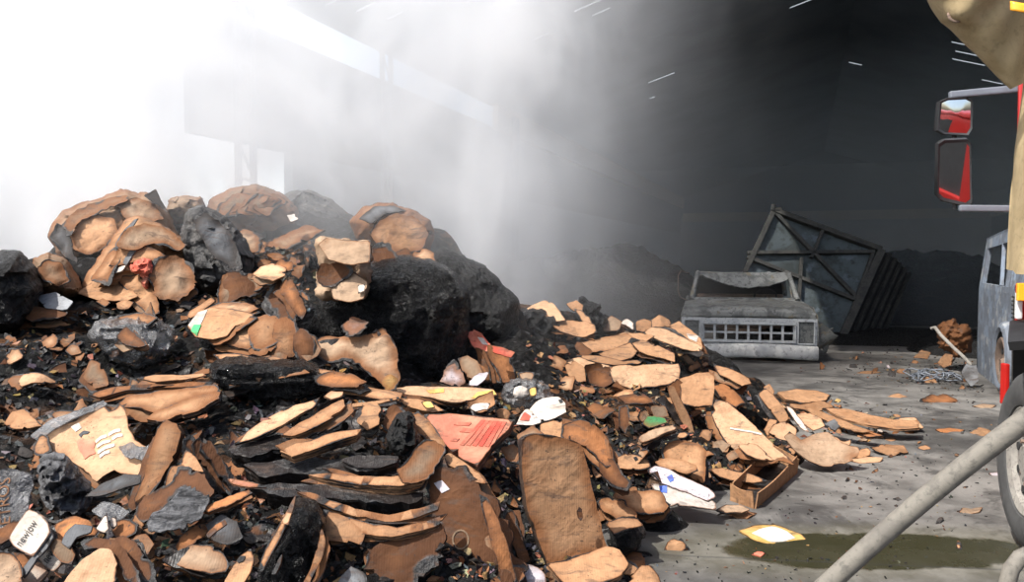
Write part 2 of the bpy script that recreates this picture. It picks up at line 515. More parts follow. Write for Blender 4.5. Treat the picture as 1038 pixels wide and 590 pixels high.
# bright smoke haze low in the sky on the open, sunny side of the hall
tc = nt.nodes.new('ShaderNodeTexCoord')
sx = nt.nodes.new('ShaderNodeSeparateXYZ')
nt.links.new(tc.outputs['Generated'], sx.inputs[0])
def wramp(sock, a, b):
    r = nt.nodes.new('ShaderNodeMapRange'); r.interpolation_type = 'SMOOTHSTEP'
    nt.links.new(sock, r.inputs[0])
    r.inputs[1].default_value = a; r.inputs[2].default_value = b; r.inputs[3].default_value = 1; r.inputs[4].default_value = 0
    return r.outputs[0]
mu = nt.nodes.new('ShaderNodeMath'); mu.operation = 'MULTIPLY'
nt.links.new(wramp(sx.outputs[2], 0.12, 0.62), mu.inputs[0])
nt.links.new(wramp(sx.outputs[0], -0.42, -0.12), mu.inputs[1])
bh = nt.nodes.new('ShaderNodeBackground')
bh.inputs[0].default_value = (0.93, 0.97, 1.0, 1)
m2 = nt.nodes.new('ShaderNodeMath'); m2.operation = 'MULTIPLY'; m2.inputs[1].default_value = 1.5
nt.links.new(mu.outputs[0], m2.inputs[0])
nt.links.new(m2.outputs[0], bh.inputs['Strength'])
ad = nt.nodes.new('ShaderNodeAddShader')
nt.links.new(bg.outputs[0], ad.inputs[0]); nt.links.new(bh.outputs[0], ad.inputs[1])
nt.links.new(ad.outputs[0], wo.inputs[0])

# ------------------------------------------------------------------ smoke
def smoke_material():
    k = NT('drifting_smoke')
    co = k.coord('Object')
    sep = k.n('SeparateXYZ'); k.put(sep.inputs[0], co)
    X, Y, Z = sep.outputs
    mp = k.n('Mapping'); k.put(mp.inputs['Vector'], co); mp.inputs['Scale'].default_value = (1, 1, 0.8); mp.inputs['Location'].default_value = (3.1, 0.4, 1.7)
    n1 = k.noise(mp.outputs[0], 0.62, 5, 0.62, 0.9).outputs[0]
    # the plume leans a little to the right as it rises
    lean = k.math('SUBTRACT', X, k.math('MULTIPLY', Z, 0.16))
    e = k.math('ADD', lean, k.math('MULTIPLY', k.math('SUBTRACT', n1, 0.5), 7.5))
    right = k.math('ADD', k.ramp(e, -0.3, 1.1, 1, 0), k.math('MULTIPLY', k.ramp(e, 0.3, 3.0, 1, 0), 0.13))
    left = k.ramp(k.math('ADD', X, k.math('MULTIPLY', n1, 2.0)), -5.0, -1.2, 1, 0)
    body = k.math('ADD', k.math('MULTIPLY', right, SMOKE[0]), k.math('MULTIPLY', left, SMOKE[1]))
    puff = k.ramp(n1, 0.40, 0.60, 0.15, 1.8)
    near = k.ramp(Y, 6.0, 9.8, 0.09, 1)
    far = k.ramp(Y, 12.8, 13.9, 1, 0)
    d = k.math('MULTIPLY', k.math('MULTIPLY', body, puff), k.math('MULTIPLY', near, far))
    d = k.math('ADD', d, SMOKE[2])
    sc = k.n('VolumeScatter')
    sc.inputs['Color'].default_value = (0.955, 0.98, 1.0, 1)
    sc.inputs['Anisotropy'].default_value = 0.0
    k.put(sc.inputs['Density'], d)
    k.t.links.new(sc.outputs[0], k.out.inputs['Volume'])
    return k.m
SMOKE = (0.36, 0.32, 0.0)
mb = MB()
mb.box((-5.0, 10.0, 4.9), (15.0, 8.0, 9.6))
smoke = mb.build('smoke_cloud', smoke_material())
tag(smoke, 'white to blue-grey smoke rising behind the smouldering bales', 'smoke', kind='stuff')

k = NT('hall_haze')
sc = k.n('VolumeScatter')
sc.inputs['Color'].default_value = (0.80, 0.91, 1.0, 1)
sc.inputs['Density'].default_value = 0.03
k.t.links.new(sc.outputs[0], k.out.inputs['Volume'])
mb = MB()
mb.holed([18.0, 42.0], [-9.0, 12.5], [], lambda x, y, d: hall(x, y, 0.05 + 6.1 * d), 1.0)
haze = mb.build('hall_haze', k.m)
tag(haze, 'thin grey smoke haze filling the dark hall', 'haze', kind='stuff')

# ------------------------------------------------------------------ camera, colour
cd = bpy.data.cameras.new('camera')
cd.sensor_fit = 'HORIZONTAL'
cd.sensor_width = 36
cd.lens = FPX / 1038 * 36
cd.clip_end = 300
cam = bpy.data.objects.new('camera', cd)
COL.objects.link(cam)
cam.location = CAM
cam.rotation_euler = (math.pi / 2 - PITCH, 0, 0)
SC.camera = cam
vs = SC.view_settings
vs.view_transform = 'Standard'
vs.look = 'None'
vs.exposure = 0.16
vs.gamma = 1
vs.use_curve_mapping = False
cy = SC.cycles
cy.use_denoising = True
cy.volume_bounces = 14
cy.max_bounces = 14
cy.volume_step_rate = 0.45
cy.volume_max_steps = 256
cy.transparent_max_bounces = 8
# ------------------------------------------------------------------ the heap everything lies on
CTRL = [  # photo pixel and distance of points on the heap's surface
 (0,590,2.95),(80,590,2.95),(150,590,2.95),(300,590,3.02),(450,590,3.2),(560,590,3.45),(640,592,3.82),
 (0,545,3.15),(150,545,3.2),(300,545,3.25),(450,545,3.4),(560,545,3.65),(650,545,4.2),
 (0,500,3.45),(150,500,3.55),(300,500,3.6),(450,500,3.75),(560,500,3.98),(660,500,4.65),(740,502,5.15),
 (0,440,3.95),(150,440,4.05),(300,440,4.1),(420,440,4.35),(520,440,4.75),(640,440,5.2),(720,440,5.65),(800,440,6.25),(855,445,6.8),
 (0,390,4.4),(150,390,4.6),(300,390,4.75),(430,395,5.0),(520,390,5.65),(640,390,6.3),(740,390,7.2),(800,398,8.3),
 (0,340,5.0),(100,340,5.3),(250,340,5.4),(360,345,5.5),(470,350,6.2),(560,345,7.0),(640,345,7.6),(700,352,8.3),
 (0,300,5.5),(80,305,5.8),(200,300,5.9),(340,300,6.0),(430,290,6.4),(500,300,7.0),(570,312,7.7),
 (0,262,6.2),(100,255,6.5),(200,255,6.7),(300,252,6.8),(400,255,7.0),(470,268,7.2),
 (-40,285,6.6), (0,280,7.4), (40,270,7.8), (120,222,7.2),(250,205,8.0),(310,205,8.3),(400,222,8.0),(600,318,8.1),(690,340,8.6),(740,378,8.8),
]
cp = []
for (px, py, Z) in CTRL:
    p = at(px, py, Z)
    cp.append((p.x, p.y, p.z - 0.05))
# where the heap meets the floor: along its right edge, behind and to the sides
for (x, y) in [(0.57, 3.8), (0.72, 4.35), (1.15, 4.85), (0.85, 3.75), (1.0, 4.3), (1.45, 4.75), (1.75, 5.15), (1.95, 5.6), (2.4, 6.1), (2.75, 6.6), (3.1, 7.4), (3.2, 8.4), (2.9, 9.4), (2.4, 10.2), (1.4, 10.4), (0.3, 10.2),
               (0.9, 3.4), (0.6, 2.6), (1.4, 4.2), (2.4, 5.2), (3.2, 6.2), (3.8, 7.4), (3.8, 8.6), (3.4, 10),
               (-0.9, 11.6), (-2.4, 12.2), (-4.4, 12.4), (-6.4, 12.0), (-8.2, 11), (-9.2, 9.5), (-9.5, 8), (-9, 6.4)]:
    cp.append((x, y, -0.12))
for x in (-6, -4.5, -3, -1.5, -0.2, 0.6): cp.append((x, 1.3, 0.0))
for (x, y, z) in [(-5.0, 4.0, .9), (-6.2, 5.5, 1.0), (-6.4, 7.2, 1.15), (-5.8, 8.6, 1.2), (-4.0, 9.4, 1.5), (-2.5, 9.8, 1.35), (-1.0, 9.0, 1.1), (-3.5, 3.0, .6), (-3.0, 2.2, .35), (-1.5, 2.1, .2), (-0.3, 2.2, .15)]:
    cp.append((x, y, z))
CP = np.array(cp)
def heap_height(XY):
    d2 = ((XY[:, None, :] - CP[None, :, :2]) ** 2).sum(2)
    wt = 1.0 / (d2 + 0.02) ** 2.2
    return (wt * CP[None, :, 2]).sum(1) / wt.sum(1)
HX, HY = np.arange(-9.6, 4.2, 0.055), np.arange(1.5, 12.6, 0.055)
gx, gy = np.meshgrid(HX, HY, indexing='ij')
H0 = heap_height(np.stack([gx.ravel(), gy.ravel()], 1)).reshape(gx.shape)
def chop(a, n=3):
    for _ in range(n):
        b = np.pad(a, 1, mode='edge')
        a = (b[:-2, 1:-1] + b[2:, 1:-1] + b[1:-1, :-2] + b[1:-1, 2:] + 2 * a) / 6
    return a
H0 = chop(H0, 2)
def heap_mesh():
    nx, ny = gx.shape
    vs, keep = [], np.zeros(nx * ny, bool)
    for i in range(nx):
        for j in range(ny):
            x, y, h = HX[i], HY[j], float(H0[i, j])
            k = min(1.0, max(0.0, h / 0.25))
            h2 = h + (fbm((x, y, 0), 2.3, 3.0, 5) * 0.075 + abs(fbm((x, y, 0), 6.5, 9.0, 4)) * 0.06) * k
            vs.append((x + 0.03 * nz((x, y, h), 5, 1), y + 0.03 * nz((x, y, h), 5, 7), h2))
            keep[i * ny + j] = h2 > -0.03
    fs = []
    for i in range(nx - 1):
        for j in range(ny - 1):
            q = (i * ny + j, (i + 1) * ny + j, (i + 1) * ny + j + 1, i * ny + j + 1)
            if keep[list(q)].any(): fs.append(q)
    used = sorted({k for f in fs for k in f})
    mp = {k: n for n, k in enumerate(used)}
    return [vs[k] for k in used], [tuple(mp[k] for k in f) for f in fs]
def heap_material():
    k = NT('charred_paper_debris')
    co = k.coord('Object')
    wob = k.n('VectorMath', operation='ADD')
    nn = k.noise(co, 9, 3)
    k.put(wob.inputs[0], co)
    sc = k.n('VectorMath', operation='SCALE'); k.put(sc.inputs[0], nn.outputs['Color']); sc.inputs['Scale'].default_value = 0.12
    k.put(wob.inputs[1], sc.outputs[0])
    st = k.n('Mapping'); k.put(st.inputs['Vector'], wob.outputs[0]); st.inputs['Scale'].default_value = (1, 1, 2.6)
    v1 = k.voro(st.outputs[0], 9)
    v2 = k.voro(st.outputs[0], 24)
    sp1 = k.n('SeparateColor'); k.put(sp1.inputs[0], v1.outputs['Color'])
    sp2 = k.n('SeparateColor'); k.put(sp2.inputs[0], v2.outputs['Color'])
    big = k.noise(co, 0.9, 4, 0.6).outputs[0]
    col = k.mix(sp2.outputs[0], (0.005, 0.005, 0.005), (0.018, 0.0175, 0.017))
    col = k.mix(k.math('MULTIPLY', k.ramp(sp2.outputs[1], 0.93, 0.97), 0.6), col, (0.07, 0.07, 0.073))
    brown = k.math('MULTIPLY', k.ramp(sp1.outputs[0], 0.66, 0.74), k.ramp(big, 0.46, 0.64))
    col = k.mix(k.math('MULTIPLY', brown, 0.7), col, (0.10, 0.045, 0.019))
    kraft = k.math('MULTIPLY', k.ramp(sp2.outputs[2], 0.86, 0.9), k.ramp(big, 0.46, 0.64))
    col = k.mix(k.math('MULTIPLY', kraft, 0.55), col, (0.20, 0.11, 0.05))
    n = k.noise(co, 34, 6, 0.7).outputs[0]
    h = k.math('ADD', k.math('MULTIPLY', sp1.outputs[1], 0.7), k.math('ADD', k.math('MULTIPLY', sp2.outputs[0], 0.5), k.math('MULTIPLY', n, 0.5)))
    return k.surf(col, k.ramp(n, 0.35, 0.65, 0.5, 0.85), k.bump(h, 0.9, 0.05), spec=0.06)
hv, hf = heap_mesh()
heap = link_mesh('debris_heap', hv, hf, heap_material(), smooth=False)
tag(heap, 'long mound of black burnt paper and ash under the cardboard', 'debris heap', kind='stuff')
# what a thing can lie on: the heap and the floor
_fv = [(-34, -6, 0), (44, -6, 0), (44, 90, 0), (-34, 90, 0)]
n0 = len(hv)
GROUND = BVHTree.FromPolygons([Vector(v) for v in hv] + [Vector(v) for v in _fv], list(hf) + [(n0, n0 + 1, n0 + 2, n0 + 3)])
def hit(px, py):
    d = ray(px, py).normalized()
    loc, nrm, i, t = GROUND.ray_cast(CAM, d)
    if loc is None: return at(px, py, 8.0), Vector((0, -0.5, 0.85)), 8.0
    if nrm.z < 0: nrm = -nrm
    return loc, nrm, t

# ------------------------------------------------------------------ pieces: sheets, stacks of plies, lumps
def outline(poly, seg, jag, seed):
    """subdivide a polygon's boundary and roughen it like a torn or burnt edge"""
    out = []
    n = len(poly)
    for i in range(n):
        a, b = Vector(poly[i]), Vector(poly[(i + 1) % n])
        m = max(1, int(round((b - a).length / seg)))
        for k in range(m):
            p = a.lerp(b, k / m)
            if k:
                d = (b - a).normalized()
                j = mnoise.noise(Vector((p.x * 9 + seed, p.y * 9, seed))) + 0.7 * mnoise.noise(Vector((p.x * 31, p.y * 31 + seed, seed)))
                j += 0.9 * mnoise.cell(Vector((p.x * 17 + seed, p.y * 17, seed))) - 0.45
                p = p + Vector((-d.y, d.x)) * j * jag
            out.append(p)
    return out
def tears(b, small, seed):
    """a few sharp rips and bitten corners in a board's outline"""
    r = random.Random(seed * 7 + 1)
    n = len(b)
    c = sum(b, Vector((0, 0))) / n
    out = list(b)
    for _ in range(r.choice((1, 1, 2, 3))):
        i = r.randrange(n)
        dep = r.uniform(.03, .11) * small
        w = r.choice((0, 0, 1))
        for k in range(-w, w + 1):
            p = out[(i + k) % n]
            d = c - p
            if d.length > 1e-6: out[(i + k) % n] = p + d.normalized() * dep * r.uniform(.7, 1)
    return out
def fill(b, step, seed):
    """triangulate the inside of boundary b with a scatter of inner points"""
    rnd = random.Random(seed)
    P = np.array([(p.x, p.y) for p in b])
    lo, hi = P.min(0), P.max(0)
    pts = []
    A, B = P, np.roll(P, -1, 0)
    def edge_d(q):
        ab = B - A
        t = np.clip(((q - A) * ab).sum(1) / np.maximum((ab * ab).sum(1), 1e-12), 0, 1)
        return np.sqrt((((A + ab * t[:, None]) - q) ** 2).sum(1)).min()
    def inside(q):
        c = (A[:, 1] > q[1]) != (B[:, 1] > q[1])
        xi = A[:, 0] + (q[1] - A[:, 1]) / np.where(B[:, 1] == A[:, 1], 1e-12, B[:, 1] - A[:, 1]) * (B[:, 0] - A[:, 0])
        return (np.sum(c & (q[0] < xi)) % 2) == 1
    ny = int((hi[1] - lo[1]) / step) + 1
    nx = int((hi[0] - lo[0]) / step) + 1
    for i in range(nx + 1):
        for j in range(ny + 1):
            q = np.array((lo[0] + (i + (0.5 if j % 2 else 0) + rnd.uniform(-.15, .15)) * step, lo[1] + (j + rnd.uniform(-.15, .15)) * step))
            if inside(q) and edge_d(q) > step * 0.45: pts.append(q)
    allv = [Vector((p.x, p.y)) for p in b] + [Vector((float(q[0]), float(q[1]))) for q in pts]
    nb = len(b)
    r = delaunay_2d_cdt(allv, [], [list(range(nb))], 1, 1e-6)
    vv, ff = r[0], r[2]
    ed = [edge_d(np.array((v.x, v.y))) for v in vv]
    # boundary loop from the faces
    cnt = {}
    for f in ff:
        for a, c in zip(f, f[1:] + f[:1]): cnt[(a, c)] = 1
    nxt = {a: c for (a, c) in cnt if (c, a) not in cnt}
    return vv, ff, ed, nxt
def put_attr(me, name, vals):
    a = me.attributes.new(name, 'FLOAT', 'POINT')
    a.data.foreach_set('value', vals)

SEED = [100]
LAID = []
def sheet(name, label, poly, mat='card', n=None, lift=0.02, thick=None, curl=None, crumple=0.35, burn=0.03, tone=1.0, jag=None, cat=None, group=None,
          Z=None, parent=None, bowl=0.0, fold=None, kind=None, fit=True):
    """a torn board: outline given as photo pixels, put on its own plane (normal n) where it rests on the heap, with thickness, bend and burnt rim"""
    SEED[0] += 1
    sd = SEED[0]
    cx = sum(p[0] for p in poly) / len(poly); cy = sum(p[1] for p in poly) / len(poly)
    loc, nrm, t = hit(cx, cy)
    if Z is not None: loc = at(cx, cy, Z)
    if n is None:
        nn = (nrm * 0.5 + Vector((0.0, -0.45, 0.75))).normalized()
        rnd = random.Random(sd)
        nn = (nn + Vector((rnd.uniform(-.18, .18), rnd.uniform(-.12, .12), 0))).normalized()
    else: nn = Vector(n).normalized()
    dirc = (loc - CAM).normalized()
    if nn.dot(dirc) > -0.12: nn = (nn - dirc * (0.12 + nn.dot(dirc) + 0.02)).normalized()
    o = loc - dirc * lift
    dist = (o - CAM).length
    W = []
    for (px, py) in poly:
        d = ray(px, py).normalized()
        tt = (o - CAM).dot(nn) / d.dot(nn)
        tt = min(max(tt, dist * 0.72), dist * 1.4)
        W.append(CAM + d * tt)
    x = RGT - nn * RGT.dot(nn)
    x.normalize()
    y = nn.cross(x)
    P2 = [Vector(((w - o).dot(x), (w - o).dot(y))) for w in W]
    area = sum(P2[i].x * P2[i - 1].y - P2[i - 1].x * P2[i].y for i in range(len(P2)))
    if area > 0: P2 = P2[::-1]
    size = max(max(p.x for p in P2) - min(p.x for p in P2), max(p.y for p in P2) - min(p.y for p in P2))
    small = min(max(p.x for p in P2) - min(p.x for p in P2), max(p.y for p in P2) - min(p.y for p in P2))
    seg = min(0.05, max(0.012, size / 22))
    if jag is None: jag = 0.0015 + max(0, burn - .008) * 0.42 + 0.005 * small
    jag = min(jag, small * 0.10)
    b = outline(P2, seg, jag, sd * 1.37)
    if small > 0.10 and parent is None: b = tears(b, small, sd)
    vv, ff, ed, nxt = fill(b, max(seg * 1.25, size / 16), sd)
    if thick is None: thick = 0.007
    R = max(size / 2, 1e-3)
    rc = random.Random(sd * 3 + 2)
    creases = [(math.cos(a), math.sin(a), rc.uniform(-.5, .5), rc.choice((-1, 1)) * rc.uniform(.02, .085)) for a in [rc.uniform(0, math.pi) for _ in range(rc.choice((1, 2, 2, 3)))]]
    def h(p):
        z = 0.0
        for (ca_, sa_, of_, am_) in creases: z += am_ * min(1.0, 0.35 + crumple) * (abs(p.x * ca_ + p.y * sa_ - of_ * R) - .4 * R)
        if curl:
            a = math.radians(curl[0])
            s = (p.x * math.cos(a) + p.y * math.sin(a)) / R
            z += curl[1] * s * s
        if bowl: z += bowl * (p.x * p.x + p.y * p.y) / (R * R)
        if fold:
            a = math.radians(fold[0])
            z += -fold[1] * abs((p.x * math.cos(a) + p.y * math.sin(a)) - fold[2] * R) / R
        q = (p.x, p.y, sd * 0.37)
        z += crumple * (0.05 * R * nz(q, 2.2 / max(R, .05) * 0.7, sd) + 0.012 * nz(q, 14, sd) + 0.012 * (abs(nz(q, 7, sd + 3)) - .25))
        return z
    N = len(vv)
    levels = 1 if thick < 0.02 else min(9, int(thick / 0.009))
    verts = [Vector((p.x, p.y, h(p))) for p in vv]
    faces = [tuple(f) for f in ff]
    edge = list(ed); side = [0.0] * N
    prev = {i: i for i in nxt}
    rnd = random.Random(sd + 5)
    for L in range(1, levels + 1):
        cur = {}
        off = rnd.uniform(-1, 0.6) * 0.006 if levels > 1 else 0
        for i in nxt:
            p = vv[i]
            c = Vector((p.x, p.y)).normalized() if p.length > 1e-6 else Vector((0, 0))
            jj = off + (0.006 * mnoise.noise(Vector((p.x * 16, p.y * 16, L * 3.1 + sd))) if levels > 1 else 0)
            q = Vector((p.x, p.y)) + c * jj
            cur[i] = len(verts)
            verts.append(Vector((q.x, q.y, h(p) - thick * L / levels)))
            edge.append(0.0 if burn > 0.012 else 0.006 * (L % 2)); side.append(1.0)
        for a, c in nxt.items():
            faces.append((prev[c], prev[a], cur[a], cur[c]))
        prev = cur
    base = len(verts)
    inner = {}
    for i in range(N):
        if i in prev: inner[i] = prev[i]
        else:
            inner[i] = len(verts)
            verts.append(verts[i] - Vector((0, 0, thick))); edge.append(ed[i]); side.append(0.0)
    faces += [tuple(inner[k] for k in f[::-1]) for f in ff]
    # rest on the heap: bring it out towards the light where the heap would swallow it
    Mx = Matrix((x, y, nn)).transposed().to_4x4()
    Mx.translation = o
    if fit and Z is None and parent is None:
        pen = []
        for i in range(0, N, 2):
            w = Mx @ verts[i]
            d = (w - CAM)
            L = d.length
            lc, nr, ix, tt = GROUND.ray_cast(CAM, d / L)
            if lc is not None: pen.append(L - tt)
        if pen:
            pen.sort()
            s = pen[int(len(pen) * 0.82)]
            if s > 0:
                s = min(s, 0.30)
                k = 1 - s / dist
                Mx = Matrix.Translation(CAM) @ Matrix.Scale(k, 4) @ Matrix.Translation(-CAM) @ Mx
                sc = Matrix.Scale(k, 4)
                verts = [v * k for v in verts]
                Mx = Matrix.Translation(Mx.translation) @ Mx.to_3x3().normalized().to_4x4()
    ob = link_mesh(name, verts, faces, M[mat], smooth=True, sharp=38)
    put_attr(ob.data, 'edge', edge); put_attr(ob.data, 'side', side)
    ob['burn'] = float(burn); ob['tone'] = float(tone)
    ob.matrix_world = Mx
    if parent is not None:
        ob.parent = parent
        ob.matrix_parent_inverse = parent.matrix_world.inverted()
        if label: ob['label'] = label
    elif label:
        tag(ob, label, cat or 'cardboard', group, kind)
        if not group: LAID.append((poly, (Mx.translation - CAM).dot(FWD), nn, burn, mat, thick))
    return ob

def on_sheet(base, name, poly, mat, label=None, lift=0.004, burn=0.0, tone=1.0):
    """a label, print or stain lying on a sheet: same plane, following its bend"""
    me = base.data
    Mw = base.matrix_world
    tris = BVHTree.FromPolygons([Mw @ v.co for v in me.vertices], [tuple(p.vertices) for p in me.polygons])
    W = []
    for (px, py) in poly:
        d = ray(px, py).normalized()
        lc, nr, i, t = tris.ray_cast(CAM, d)
        W.append(lc if lc is not None else None)
    ok = [w for w in W if w is not None]
    if len(ok) < 3: return None
    nn = (Mw.to_3x3() @ Vector((0, 0, 1))).normalized()
    x = (Mw.to_3x3() @ Vector((1, 0, 0))).normalized(); y = nn.cross(x)
    o = sum(ok, Vector()) / len(ok)
    P2 = [Vector(((w - o).dot(x), (w - o).dot(y))) for w in ok]
    if sum(P2[i].x * P2[i - 1].y - P2[i - 1].x * P2[i].y for i in range(len(P2))) > 0: P2 = P2[::-1]
    size = max(max(p.x for p in P2) - min(p.x for p in P2), max(p.y for p in P2) - min(p.y for p in P2))
    b = outline(P2, max(size / 8, .006), 0.0006, 3.3)
    vv, ff, ed, nxt = fill(b, max(size / 7, .01), 5)
    verts = []
    for p in vv:
        w = o + x * p.x + y * p.y
        lc, nr, i, t = tris.ray_cast(w + nn * 0.3, -nn)
        z = ((lc - o).dot(nn) if lc is not None else 0.0) + lift
        verts.append(Vector((p.x, p.y, z)))
    N = len(verts)
    allv = verts + [v - Vector((0, 0, lift * 0.8)) for v in verts]
    faces = [tuple(f) for f in ff] + [tuple(N + k for k in f[::-1]) for f in ff] + [(c, a, N + a, N + c) for a, c in nxt.items()]
    ob = link_mesh(name, allv, faces, M[mat], smooth=True, sharp=38)
    put_attr(ob.data, 'edge', list(ed) * 2 if burn > 0 else [0.2] * (2 * N)); put_attr(ob.data, 'side', [0.0] * (2 * N))
    ob['burn'] = float(burn); ob['tone'] = float(tone)
    Mx = Matrix((x, y, nn)).transposed().to_4x4(); Mx.translation = o
    ob.matrix_world = Mx
    ob.parent = base
    ob.matrix_parent_inverse = Mw.inverted()
    if label: ob['label'] = label
    return ob

def lump(name, label, poly, mat, depth=0.5, Z=None, amp=0.05, freq=3.0, ridge=0.0, strata=0.0, burn=0.0, tone=1.0, cat='bale', group=None, parent=None, lift=0.0, back=0.7, res=26, pw=0.5, sdir=0.0, facet=0.0, cells=16):
    """a closed lump (bale, crumpled bag): outline from the photo, swollen towards the viewer and away to a real depth"""
    SEED[0] += 1
    sd = SEED[0]
    cx = sum(p[0] for p in poly) / len(poly); cy = sum(p[1] for p in poly) / len(poly)
    if Z is None:
        loc, nrm, t = hit(cx, cy)
    else: loc = at(cx, cy, Z)
    d0 = (loc - CAM); d0.z *= 0.25
    nn = -d0.normalized()
    loc = loc - (loc - CAM).normalized() * lift
    W = []
    for (px, py) in poly:
        d = ray(px, py).normalized()
        W.append(CAM + d * ((loc - CAM).dot(nn) / d.dot(nn)))
    x = Vector((0, 0, 1)).cross(nn).normalized(); y = nn.cross(x)
    P2 = [Vector(((w - loc).dot(x), (w - loc).dot(y))) for w in W]
    if sum(P2[i].x * P2[i - 1].y - P2[i - 1].x * P2[i].y for i in range(len(P2))) > 0: P2 = P2[::-1]
    size = max(max(p.x for p in P2) - min(p.x for p in P2), max(p.y for p in P2) - min(p.y for p in P2))
    b = outline(P2, size / res, amp * (0.12 if facet else 0.4), sd)
    vv, ff, ed, nxt = fill(b, size / res, sd)
    em = max(ed)
    def nrm_h(e): return (max(0.0, 1 - (1 - min(1, e / (em * 0.95))) ** 2)) ** pw
    N = len(vv)
    verts, edge = [], []
    rnd = random.Random(sd)
    xs_, ys_ = [p.x for p in P2], [p.y for p in P2]
    CL = [(rnd.uniform(min(xs_), max(xs_)), rnd.uniform(min(ys_), max(ys_)), rnd.uniform(-1, 1), rnd.uniform(-1.0, 0.5), rnd.uniform(-1, 1)) for _ in range(cells)]
    def fac(p):
        wx, wy = p.x + 0.07 * size * nz((p.x, p.y, 0), 2.2 / size, sd), p.y + 0.07 * size * nz((p.x, p.y, 3), 2.2 / size, sd)
        best, bd = None, 1e9
        for c in CL:
            d = (wx - c[0]) ** 2 + ((wy - c[1]) * 1.5) ** 2
            if d < bd: bd, best = d, c
        return (best[2] * (wx - best[0]) + best[3] * (wy - best[1])) * 0.9 + best[4] * 0.05 * size
    def disp(p, z, s):
        q = Vector((p.x, p.y, z))
        if facet: return facet * fac(p) + fbm(q, freq * 2.5, sd, 4) * amp * 0.35 + disp0(p, z) * 0.55
        return disp0(p, z)
    def disp0(p, z):
        q = Vector((p.x, p.y, z))
        a = fbm(q, freq, sd, 5) * amp
        if ridge: a += ridge * (0.5 - abs(fbm(q, freq * 1.7, sd + 4, 4)))
        if strata:
            w = p.y * math.cos(sdir) + p.x * math.sin(sdir) + 0.12 * nz(q, 2.5, sd)
            a += strata * (abs(((w * 11) % 1.0) - 0.5) * 2 - 0.5) + strata * nz((0, w * 24, sd), 1)
        return a
    for i, p in enumerate(vv):
        f = nrm_h(ed[i])
        z = depth * 0.5 * f
        verts.append(Vector((p.x, p.y, z + disp(p, z, 1) * min(1, f * 1.6)))); edge.append(ed[i] + 0.3 * f)
    back_i = {}
    for i, p in enumerate(vv):
        if i in nxt: back_i[i] = i; continue
        f = nrm_h(ed[i])
        back_i[i] = len(verts)
        z = -depth * back * f
        verts.append(Vector((p.x, p.y, z + disp(p, z, -1) * min(1, f)))); edge.append(ed[i])
    faces = [tuple(f) for f in ff] + [tuple(back_i[k] for k in f[::-1]) for f in ff]
    ob = link_mesh(name, verts, faces, M[mat], smooth=True, sharp=50)
    put_attr(ob.data, 'edge', edge); put_attr(ob.data, 'side', [0.0] * len(verts))
    ob['burn'] = float(burn); ob['tone'] = float(tone)
    Mx = Matrix((x, y, nn)).transposed().to_4x4(); Mx.translation = loc
    ob.matrix_world = Mx
    if parent is not None:
        ob.parent = parent
        ob.matrix_parent_inverse = parent.matrix_world.inverted()
    elif label: tag(ob, label, cat, group)
    return ob

def flap_on(base, name, poly, mat, label=None, out=0.03, face=0.5, **kw):
    """a loose flap of board that belongs to a bale: lies against its surface"""
    Mw = base.matrix_world
    t = BVHTree.FromPolygons([Mw @ v.co for v in base.data.vertices], [tuple(p.vertices) for p in base.data.polygons])
    cx = sum(p[0] for p in poly) / len(poly); cy = sum(p[1] for p in poly) / len(poly)
    d = ray(cx, cy).normalized()
    Ns, Zs = [], []
    for (px, py) in [(cx, cy)] + [((p[0] + cx) / 2, (p[1] + cy) / 2) for p in poly]:
        lc, nr, i, tt = t.ray_cast(CAM, ray(px, py).normalized())
        if lc is not None: Ns.append(nr if nr.dot(d) < 0 else -nr); Zs.append((lc - CAM).dot(FWD))
    if not Zs: return None
    n = (sum(Ns, Vector()).normalized() * (1 - face) + Vector((0, -0.75, 0.65)) * face).normalized()
    return sheet(name, label, poly, mat, n=n, Z=min(Zs) * 0.5 + sum(Zs) / len(Zs) * 0.5 - out, parent=base, **kw)
# ------------------------------------------------------------------ vehicles
def paint_mat(name, cols, rough=0.75, scale=5, metal=0.0, bstr=0.3):
    """burnt paint: patches of several colours broken up by noise"""
    k = NT(name)
    co = k.coord(shift=True)
    n1 = k.noise(co, scale, 6, 0.65, 0.5).outputs[0]
    n2 = k.noise(co, scale * 4, 6, 0.7).outputs[0]
    col = k.mix(k.ramp(n1, 0.40, 0.55), cols[0], cols[1])
    col = k.mix(k.math('MULTIPLY', k.ramp(n2, 0.5, 0.68), 0.85), col, cols[2])
    if len(cols) > 3: col = k.mix(k.math('MULTIPLY', k.ramp(k.noise(co, scale * 1.7, 5, 0.6).outputs[0], 0.56, 0.66), 0.9), col, cols[3])
    return k.surf(col, rough, k.bump(n2, bstr, 0.01), metal, 0.3)
M['burntpaint'] = paint_mat('burnt_pickup_paint', [(0.09, 0.094, 0.09), (0.19, 0.195, 0.185), (0.04, 0.04, 0.036), (0.15, 0.13, 0.09)], scale=4)
M['grillepaint'] = paint_mat('scorched_grille', [(0.27, 0.29, 0.30), (0.36, 0.375, 0.375), (0.12, 0.12, 0.12)], scale=6)
M['bumper'] = paint_mat('scorched_bumper', [(0.34, 0.345, 0.34), (0.50, 0.50, 0.47), (0.14, 0.14, 0.135)], scale=3)
M['soot'] = flat_mat('soot_black', (0.012, 0.012, 0.012), 0.9, 0.2)
M['glassburnt'] = paint_mat('smoked_lamp_glass', [(0.05, 0.055, 0.055), (0.11, 0.115, 0.11), (0.02, 0.02, 0.02)], rough=0.4, scale=14)
M['ruststeel'] = paint_mat('rusty_burnt_steel', [(0.17, 0.115, 0.085), (0.12, 0.085, 0.065), (0.06, 0.045, 0.038)], scale=9)
